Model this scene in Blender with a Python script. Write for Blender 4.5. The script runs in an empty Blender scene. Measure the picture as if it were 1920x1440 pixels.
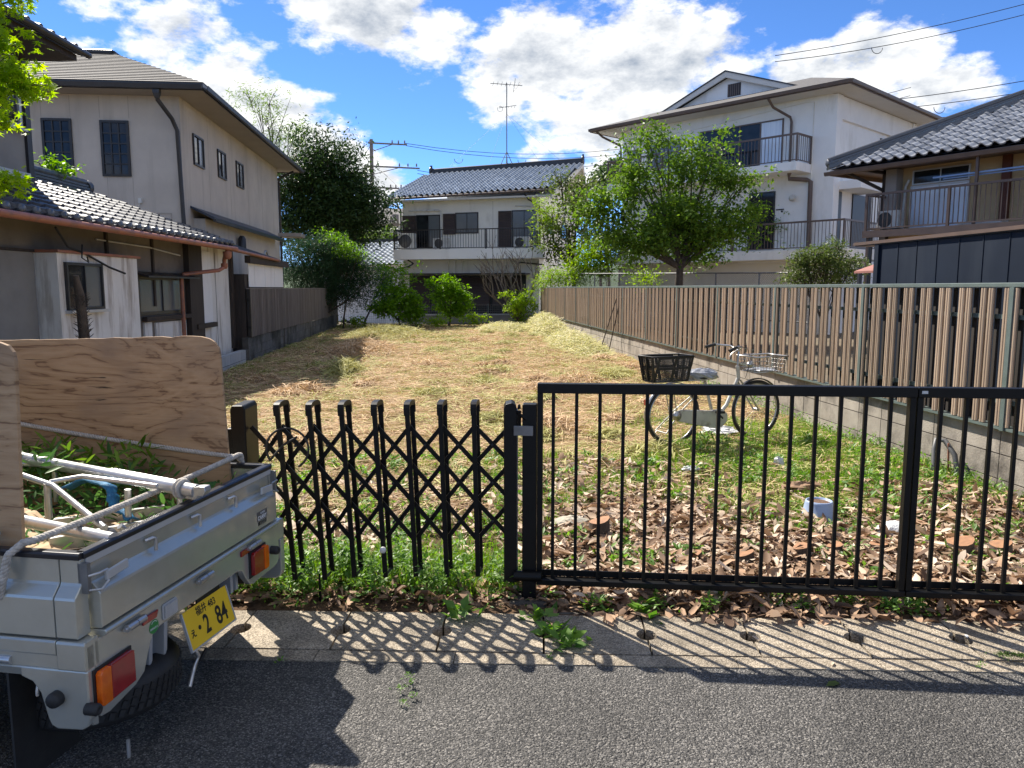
import bpy, math, random
import numpy as np
from mathutils import Vector, Matrix
R = math.radians
rnd = random.Random(11)
rng = np.random.default_rng(11)
sc = bpy.context.scene
C = sc.collection

# ---------------------------------------------------------------- camera, sky, sun, exposure
F_PX, PITCH, YAW, EYE = 1442., R(7.12), R(5.5), 1.6
cam = bpy.data.cameras.new("camera"); camo = bpy.data.objects.new("camera", cam); C.objects.link(camo)
cam.sensor_fit = 'HORIZONTAL'; cam.sensor_width = 36; cam.lens = 36 * F_PX / 1920
camo.location = (0, 0, EYE); camo.rotation_euler = (math.pi / 2 - PITCH, 0, -YAW)
cam.clip_start = .05; cam.clip_end = 3000
sc.camera = camo
SUN_AZ, SUN_EL = R(-33.5), R(47)          # azimuth from +Y towards +X
SUNV = Vector((math.sin(SUN_AZ) * math.cos(SUN_EL), math.cos(SUN_AZ) * math.cos(SUN_EL), math.sin(SUN_EL)))
world = bpy.data.worlds.new("World"); sc.world = world; world.use_nodes = True
sc.view_settings.view_transform = 'Standard'; sc.view_settings.look = 'None'
sc.view_settings.gamma = 1; sc.view_settings.use_curve_mapping = False
sc.view_settings.exposure = 0.98
sun = bpy.data.lights.new("sun", 'SUN'); suno = bpy.data.objects.new("sun", sun); C.objects.link(suno)
sun.energy = 5.0; sun.angle = R(.53); sun.color = (1, .93, .82)
suno.rotation_euler = SUNV.to_track_quat('Z', 'Y').to_euler()
suno.location = (0, 0, 30)

def build_sky():
    nt = world.node_tree; N = nt.nodes; L = nt.links; N.clear()
    out = N.new('ShaderNodeOutputWorld'); bg = N.new('ShaderNodeBackground'); L.new(bg.outputs[0], out.inputs[0])
    bg.inputs[1].default_value = 0.15
    sky = N.new('ShaderNodeTexSky'); sky.sky_type = 'NISHITA'; sky.sun_disc = False
    sky.sun_elevation = SUN_EL; sky.sun_rotation = SUN_AZ
    sky.air_density = .55; sky.dust_density = 0; sky.ozone_density = 6; sky.altitude = 3000
    tc = N.new('ShaderNodeTexCoord')
    def math_(op, a, b=None, clamp=False, c=None):
        n = N.new('ShaderNodeMath'); n.operation = op; n.use_clamp = clamp
        for i, v in enumerate((a, b, c)):
            if v is None: continue
            if isinstance(v, (int, float)): n.inputs[i].default_value = v
            else: L.new(v, n.inputs[i])
        return n.outputs[0]
    # flattened cloud-layer coordinates: dir / (z + k)
    sep = N.new('ShaderNodeSeparateXYZ'); L.new(tc.outputs['Generated'], sep.inputs[0])
    mp = N.new('ShaderNodeMapping'); mp.inputs['Scale'].default_value = (1, 1, 1.9); L.new(tc.outputs['Generated'], mp.inputs[0])
    def noise(vec, scale, detail, rough=.55, w=None):
        n = N.new('ShaderNodeTexNoise'); n.noise_dimensions = '3D'
        n.inputs['Scale'].default_value = scale; n.inputs['Detail'].default_value = detail; n.inputs['Roughness'].default_value = rough
        L.new(vec, n.inputs['Vector']); return n.outputs['Fac']
    # places of the cloud masses: azimuth from +Y, elevation, half-width, half-height (degrees), weight
    BL = [(-20.2,17.4,3.0,1.4,.6),(-16.6,15.6,3.2,2.6,.9),(-14.5,13.0,3.6,3.4,1),(-11.6,11.2,3.6,3.0,1),(-8.2,9.0,3.4,2.6,1),(-4.5,7.2,3.6,2.0,.9),(1.2,6.8,3.6,1.8,.8),
          (-10.2,20.6,2.6,1.6,.7),(-5.0,19.2,4.8,3.0,1.1),(-.2,17.0,3.2,2.6,.9),(5.0,14.6,3.6,3.0,.95),(8.8,15.8,4.4,3.4,1.2),(15.0,15.4,5.4,3.2,1.2),(20.0,13.9,3.4,2.2,.9),
          (11.8,12.0,4.8,3.2,1.1),(7.0,9.3,3,1.8,.6),(13,8.5,5,2.2,.8),(26.4,13.2,3.4,2.8,1.1),(29.6,14.3,3.4,2.3,1.1),(33.6,12.3,4.2,1.7,.85),(-25,13.8,3.2,1.4,.85),(29.4,17.8,1.6,1.1,.55),
          (-13.2,17.9,3.0,1.2,.5),(22,9,5,2,.6),(38,7,5,2,.6)]
    dist = noise(tc.outputs['Generated'], 9, 4)
    acc = None
    for az, el, w, h, wt in BL:
        a, e = R(az), R(el)
        c = Vector((math.sin(a)*math.cos(e), math.cos(a)*math.cos(e), math.sin(e)))
        t = Vector((math.cos(a), -math.sin(a), 0)); u = t.cross(c) * -1
        m = N.new('ShaderNodeVectorMath'); m.operation = 'DOT_PRODUCT'; L.new(tc.outputs['Generated'], m.inputs[0]); m.inputs[1].default_value = t / math.tan(R(w)*1.45)
        m2 = N.new('ShaderNodeVectorMath'); m2.operation = 'DOT_PRODUCT'; L.new(tc.outputs['Generated'], m2.inputs[0]); m2.inputs[1].default_value = u / math.tan(R(h)*1.45)
        m3 = N.new('ShaderNodeVectorMath'); m3.operation = 'DOT_PRODUCT'; L.new(tc.outputs['Generated'], m3.inputs[0]); m3.inputs[1].default_value = c
        q = math_('ADD', math_('POWER', m.outputs['Value'], 2), math_('POWER', m2.outputs['Value'], 2))
        g = math_('MULTIPLY', math_('POWER', 2.718, math_('MULTIPLY', q, -1.0)), wt)
        g = math_('MULTIPLY', g, math_('GREATER_THAN', m3.outputs['Value'], 0))
        acc = g if acc is None else math_('MAXIMUM', acc, g)
    # unseen cumulus beyond the view, cover raised to brighten the shaded walls
    far = noise(mp.outputs[0], 3.1, 3, .5)
    far = math_('MULTIPLY', math_('SUBTRACT', far, .38), 4.2, True)
    fwd = N.new('ShaderNodeVectorMath'); fwd.operation = 'DOT_PRODUCT'; L.new(tc.outputs['Generated'], fwd.inputs[0]); fwd.inputs[1].default_value = (math.sin(YAW)*.97, math.cos(YAW)*.97, .22)
    inview = math_('MULTIPLY', math_('SUBTRACT', fwd.outputs['Value'], .62), 6, True)
    shape = math_('ADD', math_('MULTIPLY', acc, inview), math_('MULTIPLY', far, math_('SUBTRACT', 1, inview)))
    n1 = noise(mp.outputs[0], 10, 9, .62)
    n2 = noise(mp.outputs[0], 34, 5, .6)
    d = math_('ADD', shape, math_('MULTIPLY', math_('SUBTRACT', n1, .5), 1.75))
    d = math_('ADD', d, math_('MULTIPLY', math_('SUBTRACT', n2, .5), .38))
    r = N.new('ShaderNodeMapRange'); r.interpolation_type = 'SMOOTHSTEP'; L.new(d, r.inputs[0])
    r.inputs[1].default_value = .50; r.inputs[2].default_value = .80; mask = r.outputs[0]
    # self-shading: density a little towards the sun compared with here
    off = N.new('ShaderNodeMapping'); off.inputs['Scale'].default_value = (1, 1, 1.9); off.inputs['Location'].default_value = (SUNV.x*.02, SUNV.y*.012, .034)
    L.new(tc.outputs['Generated'], off.inputs[0])
    n3 = noise(off.outputs[0], 10, 9, .62)
    sh = math_('ADD', math_('MULTIPLY', math_('SUBTRACT', n3, n1), 3.0), math_('ADD', math_('MULTIPLY', math_('SUBTRACT', d, .70), .75), .12), True)
    rc = N.new('ShaderNodeMix'); rc.data_type = 'RGBA'; L.new(sh, rc.inputs[0])
    rc.inputs[6].default_value = (4.1, 4.12, 4.1, 1); rc.inputs[7].default_value = (1.15, 1.4, 1.8, 1)
    tint = N.new('ShaderNodeMix'); tint.data_type = 'RGBA'; tint.blend_type = 'MULTIPLY'; tint.inputs[0].default_value = 1
    hs = N.new('ShaderNodeHueSaturation'); hs.inputs['Saturation'].default_value = 1.08; L.new(sky.outputs[0], hs.inputs['Color'])
    mx = N.new('ShaderNodeMix'); mx.data_type = 'RGBA'; L.new(mask, mx.inputs[0]); L.new(hs.outputs[0], mx.inputs[6]); L.new(rc.outputs[2], mx.inputs[7])
    L.new(mx.outputs[2], bg.inputs[0])
build_sky()

# ---------------------------------------------------------------- helpers
class Fr:
    """a vertical plane at (x, y): s runs along it, n comes out of it towards the viewer"""
    def __init__(s, x, y, a):
        s.x, s.y, s.a = x, y, R(a); s.d = (math.cos(s.a), math.sin(s.a)); s.n = (math.sin(s.a), -math.cos(s.a))
    def w(s, a, n=0., z=0.): return (s.x + s.d[0]*a + s.n[0]*n, s.y + s.d[1]*a + s.n[1]*n, z)
    def m(s, a, n=0., z=0., rz=0.): return Matrix.Translation(s.w(a, n, z)) @ Matrix.Rotation(s.a + rz, 4, 'Z')
W0 = Fr(0, 0, 0)
class FrXY(Fr):
    def w(s, a, n=0., z=0.): return (a, n, z)
XY = FrXY(0, 0, 0)

class MB:
    def __init__(s): s.v = []; s.f = []; s.sm = []
    def add(s, vs, fs, smooth=False):
        k = len(s.v); s.v += [tuple(p) for p in vs]; s.f += [tuple(i + k for i in f) for f in fs]; s.sm += [smooth]*len(fs); return s
    def box(s, fr, a0, a1, n0, n1, z0, z1):
        p = [fr.w(a, n, z) for z in (z0, z1) for n in (n0, n1) for a in (a0, a1)]
        return s.add(p, [(0,1,3,2),(4,6,7,5),(0,4,5,1),(2,3,7,6),(0,2,6,4),(1,5,7,3)])
    def quadbox(s, pts, th):
        """four corners, thickened by vector th"""
        t = Vector(th); p = [Vector(q) for q in pts]; p += [q + t for q in p]
        return s.add(p, [(0,1,2,3),(7,6,5,4),(0,4,5,1),(1,5,6,2),(2,6,7,3),(3,7,4,0)])
    def prism(s, fr, poly, n0, n1):
        """polygon in (s,z) from n0 to n1"""
        k = len(poly); p = [fr.w(a, n0, z) for a, z in poly] + [fr.w(a, n1, z) for a, z in poly]
        return s.add(p, [tuple(range(k)), tuple(range(2*k-1, k-1, -1))] + [(i, i+k, (i+1) % k+k, (i+1) % k) for i in range(k)])
    def sweep(s, fr, prof, a0, a1):
        """closed profile in (n,z) swept along s"""
        k = len(prof); p = [fr.w(a0, n, z) for n, z in prof] + [fr.w(a1, n, z) for n, z in prof]
        return s.add(p, [tuple(range(k)), tuple(range(2*k-1, k-1, -1))] + [(i, i+k, (i+1) % k+k, (i+1) % k) for i in range(k)])
    def tube(s, pts, r, seg=8, smooth=True, cap=True):
        pts = [Vector(p) for p in pts]; n = len(pts); rs = r if isinstance(r, (list, tuple)) else [r]*n
        vs = []; prev = None
        for i, p in enumerate(pts):
            d = (pts[min(i+1, n-1)] - pts[max(i-1, 0)])
            if d.length < 1e-9: d = Vector((0, 0, 1))
            d.normalize()
            if prev is None: a = d.orthogonal().normalized()
            else:
                a = prev - d*prev.dot(d)
                a = a.normalized() if a.length > 1e-6 else d.orthogonal().normalized()
            prev = a; b = d.cross(a)
            for j in range(seg):
                t = 2*math.pi*(j+.5)/seg; vs.append(p + (a*math.cos(t) + b*math.sin(t))*rs[i])
        fs = [(i*seg+j, i*seg+(j+1) % seg, (i+1)*seg+(j+1) % seg, (i+1)*seg+j) for i in range(n-1) for j in range(seg)]
        s.add(vs, fs, smooth)
        if cap: s.add([vs[j] for j in range(seg)], [tuple(range(seg-1, -1, -1))]); s.add([vs[(n-1)*seg+j] for j in range(seg)], [tuple(range(seg))])
        return s
    def bar(s, p, q, w, t, side=None):
        """rectangular bar from p to q, w across `side`, t across the other"""
        p, q = Vector(p), Vector(q); d = (q-p).normalized(); a = Vector(side) if side is not None else d.orthogonal(); a = (a - d*a.dot(d)).normalized(); b = d.cross(a)
        vs = [c + a*x*w/2 + b*y*t/2 for c in (p, q) for x, y in ((-1,-1),(1,-1),(1,1),(-1,1))]
        return s.add(vs, [(3,2,1,0),(4,5,6,7),(0,1,5,4),(1,2,6,5),(2,3,7,6),(3,0,4,7)])
    def lathe(s, o, prof, seg=20, axis='Z', smooth=True):
        o = Vector(o); vs = []
        ax = Vector((0,0,1)) if axis == 'Z' else Vector(axis).normalized()
        a = ax.orthogonal().normalized(); b = ax.cross(a)
        for r, h in prof:
            for j in range(seg):
                t = 2*math.pi*j/seg; vs.append(o + ax*h + (a*math.cos(t)+b*math.sin(t))*r)
        n = len(prof)
        s.add(vs, [(i*seg+j, i*seg+(j+1) % seg, (i+1)*seg+(j+1) % seg, (i+1)*seg+j) for i in range(n-1) for j in range(seg)], smooth); return s
    def torus(s, o, R_, r, ax, seg=32, rs=6, a0=0, a1=2*math.pi):
        o = Vector(o); ax = Vector(ax).normalized(); a = ax.orthogonal().normalized() if abs(ax.z) > .9 else Vector((0,0,1)).cross(ax).normalized(); b = ax.cross(a)
        full = abs(a1-a0-2*math.pi) < 1e-6
        pts = [o + (a*math.cos(a0+(a1-a0)*i/seg) + b*math.sin(a0+(a1-a0)*i/seg))*R_ for i in range(seg+1)]
        return s.tube(pts, r, rs, True, not full)
    def mesh(s, name, mat, base=(0, 0, 0)):
        me = bpy.data.meshes.new(name); b = Vector(base)
        me.from_pydata([tuple(Vector(p)-b) for p in s.v], [], s.f); me.polygons.foreach_set('use_smooth', s.sm)
        me.materials.append(mat); me.update(); return me
    def build(s, name, mat, parent=None, bevel=0, **k):
        base = parent['_b'] if parent is not None else k.pop('base', (0, 0, 0))
        o = bpy.data.objects.new(name, s.mesh(name, mat, base)); C.objects.link(o)
        o['_b'] = base
        if parent is not None: o.parent = parent
        else: o.location = base
        if bevel:
            m = o.modifiers.new('bevel', 'BEVEL'); m.width = bevel; m.segments = 2; m.limit_method = 'ANGLE'; m.angle_limit = R(40)
        for kk, vv in k.items(): o[kk] = vv
        return o
def thing(name, label, cat, loc=(0, 0, 0), group=None):
    o = bpy.data.objects.new(name, None); C.objects.link(o); o.location = loc; o.empty_display_size = .2
    o['_b'] = tuple(loc); o['label'] = label; o['category'] = cat
    if group: o['group'] = group
    return o
def inst(name, me, parent, M):
    """a part that shares mesh me, placed at world matrix M (parents carry no rotation)"""
    o = bpy.data.objects.new(name, me); C.objects.link(o); o.parent = parent
    o.matrix_local = Matrix.Translation(-Vector(parent['_b'])) @ M; o['_b'] = parent['_b']; return o
def raw_mesh(name, verts, tris, mat, parent=None, quads=False, smooth=False, **k):
    """big numpy mesh"""
    n = 4 if quads else 3
    base = parent['_b'] if parent is not None else (0, 0, 0)
    me = bpy.data.meshes.new(name); nv, nf = len(verts), len(tris)
    me.vertices.add(nv); me.vertices.foreach_set('co', (np.asarray(verts, dtype=np.float64) - np.array(base)).astype(np.float32).ravel())
    me.loops.add(nf*n); me.loops.foreach_set('vertex_index', np.asarray(tris, dtype=np.int32).ravel())
    me.polygons.add(nf); me.polygons.foreach_set('loop_start', np.arange(0, nf*n, n, dtype=np.int32))
    if smooth: me.polygons.foreach_set('use_smooth', np.ones(nf, dtype=bool))
    me.update(calc_edges=True); me.materials.append(mat)
    o = bpy.data.objects.new(name, me); C.objects.link(o); o['_b'] = base
    if parent is not None: o.parent = parent
    for kk, vv in k.items(): o[kk] = vv
    return o

# ---------------------------------------------------------------- materials
MATS = {}
def mat(name, c1, c2=None, rough=.7, scale=4., detail=6, bump=0., bscale=60., metal=0., rv=0., spec=.5, stretch=(1,1,1), dirt=None, dscale=1.2, dlo=.52, dhi=.72, dstretch=(1,1,1), coat=0., island=False, transl=0., alpha=1., emit=0., bstretch=(1,1,1), wet=0):
    if name in MATS: return MATS[name]
    m = bpy.data.materials.new(name); m.use_nodes = True; nt = m.node_tree; N = nt.nodes; L = nt.links; P = N['Principled BSDF']
    P.inputs['Roughness'].default_value = rough; P.inputs['Metallic'].default_value = metal; P.inputs['Specular IOR Level'].default_value = spec
    if coat: P.inputs['Coat Weight'].default_value = coat; P.inputs['Coat Roughness'].default_value = .08
    geo = N.new('ShaderNodeNewGeometry')
    def mapped(st):
        if st == (1,1,1): return geo.outputs['Position']
        mp = N.new('ShaderNodeMapping'); mp.inputs['Scale'].default_value = st; L.new(geo.outputs['Position'], mp.inputs[0]); return mp.outputs[0]
    def noise(sc_, det, st=(1,1,1), r_=.6):
        n = N.new('ShaderNodeTexNoise'); n.inputs['Scale'].default_value = sc_; n.inputs['Detail'].default_value = det; n.inputs['Roughness'].default_value = r_
        L.new(mapped(st), n.inputs['Vector']); return n.outputs['Fac']
    c2 = c2 or tuple(v*.82 for v in c1)
    mix = N.new('ShaderNodeMix'); mix.data_type = 'RGBA'; mix.inputs[6].default_value = (*c1, 1); mix.inputs[7].default_value = (*c2, 1)
    if island: L.new(geo.outputs['Random Per Island'], mix.inputs[0])
    else:
        mr = N.new('ShaderNodeMapRange'); mr.inputs[1].default_value = .34; mr.inputs[2].default_value = .66; L.new(noise(scale, detail, stretch), mr.inputs[0]); L.new(mr.outputs[0], mix.inputs[0])
    col = mix.outputs[2]
    if dirt:
        dm = N.new('ShaderNodeMix'); dm.data_type = 'RGBA'; dm.inputs[7].default_value = (*dirt, 1); L.new(col, dm.inputs[6])
        mr = N.new('ShaderNodeMapRange'); mr.inputs[1].default_value = dlo; mr.inputs[2].default_value = dhi; L.new(noise(dscale, 8, dstretch, .65), mr.inputs[0]); L.new(mr.outputs[0], dm.inputs[0]); col = dm.outputs[2]
    if rv:
        oi = N.new('ShaderNodeObjectInfo'); hs = N.new('ShaderNodeHueSaturation'); mr = N.new('ShaderNodeMapRange'); mr.inputs[3].default_value = 1-rv; mr.inputs[4].default_value = 1+rv
        L.new(oi.outputs['Random'], mr.inputs[0]); L.new(mr.outputs[0], hs.inputs['Value']); L.new(col, hs.inputs['Color']); col = hs.outputs[0]
    L.new(col, P.inputs['Base Color'])
    if bump:
        b = N.new('ShaderNodeBump'); b.inputs['Strength'].default_value = 1; b.inputs['Distance'].default_value = bump; L.new(noise(bscale, 4, bstretch), b.inputs['Height']); L.new(b.outputs[0], P.inputs['Normal'])
    if wet:
        mr = N.new('ShaderNodeMapRange'); mr.inputs[3].default_value = rough-wet; mr.inputs[4].default_value = rough+wet; L.new(noise(scale*2.3, 3), mr.inputs[0]); L.new(mr.outputs[0], P.inputs['Roughness'])
    if transl:
        tr = N.new('ShaderNodeBsdfTranslucent'); g = N.new('ShaderNodeHueSaturation'); g.inputs['Value'].default_value = 1.5; g.inputs['Saturation'].default_value = 1.1; L.new(col, g.inputs['Color']); L.new(g.outputs[0], tr.inputs[0])
        ms = N.new('ShaderNodeMixShader'); ms.inputs[0].default_value = transl; L.new(P.outputs[0], ms.inputs[1]); L.new(tr.outputs[0], ms.inputs[2]); L.new(ms.outputs[0], N['Material Output'].inputs[0])
    if emit: P.inputs['Emission Color'].default_value = (*c1, 1); P.inputs['Emission Strength'].default_value = emit
    if alpha < 1: P.inputs['Alpha'].default_value = alpha
    MATS[name] = m; return m

M = dict(
 stucco=mat('stucco_beige', (.56,.51,.45), (.48,.435,.385), .9, 1.3, bump=.002, bscale=90, dirt=(.32,.29,.25), dscale=1.1, dlo=.52, dhi=.80, dstretch=(1.6,1.6,.13)),
 stucco_seam=mat('wall_seam', (.40,.36,.31)),
 white=mat('white_render', (.84,.83,.81), (.79,.78,.76), .85, 1.5, bump=.001, bscale=70, dirt=(.55,.53,.48), dscale=1.3, dlo=.54, dhi=.85, dstretch=(1,1,.3)),
 cream=mat('cream_render', (.78,.75,.68), (.72,.69,.62), .88, 1.5, bump=.0015, bscale=70, dirt=(.36,.33,.28), dscale=.9, dlo=.58, dhi=.85, dstretch=(1,1,.3)),
 ochre=mat('ochre_sand_wall', (.56,.41,.23), (.49,.36,.20), .92, 2, bump=.002, bscale=110),
 oldwall=mat('old_clay_wall', (.20,.175,.15), (.155,.135,.115), .93, 2, bump=.002, bscale=110, dirt=(.09,.075,.06), dscale=1.5, dlo=.5, dhi=.75),
 greywall=mat('grey_wall', (.27,.26,.24), (.23,.22,.205), .93, 3, bump=.001, bscale=150),
 stainwall=mat('stained_white_wall', (.78,.76,.72), (.70,.68,.63), .9, 2, bump=.001, bscale=80, dirt=(.22,.16,.10), dscale=2.3, dlo=.50, dhi=.70, dstretch=(1.6,1.6,.22)),
 dkwood=mat('dark_wood', (.05,.035,.027), (.025,.018,.014), .7, 3, stretch=(8,8,.6), bump=.001, bscale=30),
 brown=mat('brown_painted_metal', (.13,.088,.068), (.10,.068,.054), .45, 5),
 darkframe=mat('dark_bronze_frame', (.018,.014,.013), (.012,.010,.010), .4, 5),
 shutter=mat('shutter_brown', (.055,.036,.03), (.045,.03,.026), .5, 5),
 glass=mat('window_glass', (.006,.007,.008), (.035,.04,.045), .05, 1.1, spec=.35),  # paler second tone imitates reflections on the panes
 glassf=mat('frosted_glass', (.10,.115,.125), (.14,.15,.155), .22, .9, spec=.8),
 curtain=mat('curtain_glass', (.74,.80,.88), (.58,.66,.78), .25, 1.2, stretch=(8,8,.5), spec=.7),
 silver=mat('anodised_frame', (.52,.53,.54), (.45,.46,.47), .4, 4, metal=.3),
 gutterb=mat('dark_gutter', (.022,.022,.026), (.03,.03,.034), .4, 4),
 copper=mat('copper_gutter', (.36,.135,.075), (.29,.105,.06), .5, 5, dirt=(.17,.10,.08), dscale=5, dlo=.5, dhi=.75),
 tileD=mat('smoked_tile', (.05,.055,.07), (.034,.038,.05), .36, 6, metal=.0, rv=.25, spec=.9, wet=.08, bump=.0008, bscale=80),
 tileM=mat('grey_tile', (.32,.36,.41), (.20,.235,.28), .4, 3, rv=.2, spec=.9, wet=.08),  # lightened so the sun's glint is part of the base colour
 tileR=mat('silver_grey_tile', (.30,.31,.33), (.20,.21,.23), .34, 6, rv=.25, spec=.8, wet=.1),
 shingle=mat('asphalt_shingle', (.095,.088,.085), (.065,.06,.06), .8, 9, rv=.15, bump=.002, bscale=200),
 dkroof=mat('dark_felt_roof', (.028,.026,.028), (.018,.018,.02), .7, 9, bump=.003, bscale=60),
 blueroof=mat('blue_grey_awning', (.03,.045,.075), (.02,.032,.055), .4, 3),
 navy=mat('navy_steel_cladding', (.010,.017,.032), (.008,.014,.027), .6, 2, spec=.2, rv=.06, dirt=(.022,.03,.045), dscale=1, dstretch=(1,1,.2)),
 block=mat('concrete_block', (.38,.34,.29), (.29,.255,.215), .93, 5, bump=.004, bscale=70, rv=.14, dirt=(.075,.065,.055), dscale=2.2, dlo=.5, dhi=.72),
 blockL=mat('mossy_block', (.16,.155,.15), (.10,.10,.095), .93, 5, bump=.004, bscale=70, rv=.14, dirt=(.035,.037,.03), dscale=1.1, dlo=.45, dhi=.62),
 blockN=mat('new_pale_block', (.42,.43,.44), (.36,.37,.38), .9, 5, bump=.002, bscale=90, rv=.08),
 mortar=mat('mortar', (.09,.08,.07), (.06,.053,.045), .95, 9, bump=.003),
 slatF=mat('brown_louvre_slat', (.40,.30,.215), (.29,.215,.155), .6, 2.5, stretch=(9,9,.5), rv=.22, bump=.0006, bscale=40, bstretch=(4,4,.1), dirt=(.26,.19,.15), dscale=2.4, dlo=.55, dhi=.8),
 slatB=mat('shaded_back_slat', (.035,.028,.024), (.025,.02,.018), .7, 3, rv=.15),  # shade behind the front slats is put into this dark colour
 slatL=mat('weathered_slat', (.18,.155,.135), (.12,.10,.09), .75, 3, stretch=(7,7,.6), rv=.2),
 rail=mat('grey_green_rail', (.12,.155,.148), (.09,.12,.112), .5, 6),
 black=mat('black_powder_coat', (.003,.003,.0035), (.005,.005,.005), .42, 14, spec=.22, bump=.0002, bscale=300, dirt=(.012,.011,.010), dscale=6, dlo=.62, dhi=.85),
 steel=mat('galvanised', (.24,.235,.23), (.15,.15,.15), .5, 9, metal=.5),
 alu=mat('aluminium_tube', (.62,.62,.62), (.50,.50,.50), .32, 9, metal=.75, dirt=(.3,.28,.25), dscale=7),
 paint=mat('silver_truck_paint', (.50,.50,.445), (.46,.46,.41), .24, 1.5, metal=.5, coat=.6, dirt=(.38,.36,.30), dscale=3.4, dlo=.48, dhi=.85, wet=.07),
 rubber=mat('black_rubber', (.013,.013,.014), (.02,.02,.02), .65, 20, bump=.001, bscale=90),
 capblk=mat('black_edge_trim', (.012,.013,.018), (.018,.018,.022), .28, 9),
 underbody=mat('underbody', (.02,.02,.02), (.035,.033,.03), .8, 5),
 redl=mat('red_lens', (.30,.012,.016), (.24,.01,.012), .14, 30, coat=.8),
 orangel=mat('amber_lens', (.95,.22,.01), (.85,.16,.01), .14, 30, coat=.8, transl=.35),
 clearl=mat('clear_lens', (.42,.42,.42), (.35,.35,.35), .15, 30, coat=.5),
 plate=mat('yellow_plate', (.80,.52,.02), (.74,.46,.02), .45, 4),
 ink=mat('black_ink', (.008,.008,.008), (.008,.008,.008), .6),
 whiteprint=mat('white_print', (.7,.7,.7), (.7,.7,.7), .6),
 badge=mat('grey_badge', (.10,.10,.10), (.08,.08,.08), .5),
 green_st=mat('green_sticker', (.02,.22,.05), (.02,.18,.04), .4),
 rope=mat('worn_rope', (.52,.48,.43), (.34,.31,.27), .9, 60, bump=.002, bscale=200),
 card=mat('cardboard', (.50,.36,.22), (.40,.28,.17), .85, 6),
 bluenet=mat('blue_net', (.02,.19,.36), (.02,.11,.24), .7, 60, bump=.004, bscale=120),
 acw=mat('ac_casing', (.60,.60,.57), (.52,.52,.49), .55, 3, dirt=(.35,.33,.3), dscale=3),
 acd=mat('ac_grille', (.09,.09,.09), (.06,.06,.06), .6),
 concrete=mat('pole_concrete', (.22,.19,.17), (.15,.13,.12), .85, 3),
 wire=mat('black_cable', (.012,.012,.014), rough=.6),
 bark=mat('bark', (.10,.075,.055), (.05,.038,.03), .92, 12, bump=.006, bscale=60, bstretch=(1,1,.3)),
 twig=mat('grey_twig', (.15,.125,.11), (.09,.075,.065), .9, 12),
 basket=mat('black_plastic_basket', (.014,.014,.015), rough=.5),
 bikew=mat('bike_frame_white', (.56,.56,.52), (.46,.45,.41), .4, 6, metal=.2, dirt=(.25,.2,.15), dscale=9),
 chrome=mat('dull_chrome', (.52,.52,.52), (.35,.33,.31), .3, 12, metal=.85),
 plasticbag=mat('grey_plastic_bag', (.40,.42,.46), (.24,.25,.28), .35, 9, bump=.01, bscale=25),
 bag=mat('white_scrap', (.7,.7,.7), (.6,.6,.6), .5, 9, bump=.01, bscale=30),
 bucket=mat('pale_blue_plastic', (.32,.40,.56), (.28,.36,.52), .4, 3),
 soilw=mat('wet_soil', (.16,.085,.045), (.09,.05,.03), .8, 30, bump=.01, bscale=80),
 stumpc=mat('cut_wood', (.36,.18,.085), (.24,.12,.06), .75, 30),
 stone=mat('field_stone', (.42,.38,.30), (.34,.31,.25), .9, 7, bump=.006, bscale=30),
 moss=mat('moss', (.05,.11,.012), (.09,.15,.02), .95, 40, bump=.01, bscale=150),
 roofw=mat('white_soffit', (.62,.60,.56), (.57,.55,.51), .8, 2),
 soffit=mat('grey_soffit', (.32,.29,.27), (.28,.255,.235), .85, 2),
 woodpale=mat('pale_timber', (.42,.22,.11), (.36,.18,.09), .7, 4),
 pinkbox=mat('dull_red_tile', (.30,.12,.09), (.24,.10,.08), .7),
 bluetube=mat('pale_blue_pole', (.25,.38,.62), (.22,.34,.56), .4),
)
def leafm(name, a, b, tr=.4, rough=.45): return mat(name, a, b, rough, island=True, transl=tr, spec=.2)
LV = dict(
 bright=leafm('leaf_bright', (.18,.33,.02), (.10,.21,.015), .5),
 maple=leafm('leaf_maple', (.34,.46,.025), (.20,.33,.015), .6),
 mid=leafm('leaf_mid', (.07,.14,.018), (.16,.25,.035), .42),
 dark=leafm('leaf_dark', (.022,.05,.016), (.05,.085,.022), .28, .4),
 conifer=leafm('leaf_conifer', (.022,.055,.03), (.038,.085,.032), .25, .6),
 lime=leafm('leaf_lime', (.17,.30,.02), (.26,.36,.03), .5),
 bamboo=leafm('leaf_bamboo', (.12,.19,.035), (.17,.25,.05), .45),
 red=leafm('leaf_red', (.35,.08,.02), (.40,.20,.03), .4),
 olive=leafm('leaf_olive', (.07,.11,.025), (.12,.15,.04), .35),
 hill=leafm('leaf_hill', (.05,.10,.03), (.08,.13,.04), .3, .7),
 cut=leafm('leaf_cut', (.05,.13,.03), (.10,.20,.05), .3),
)

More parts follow.
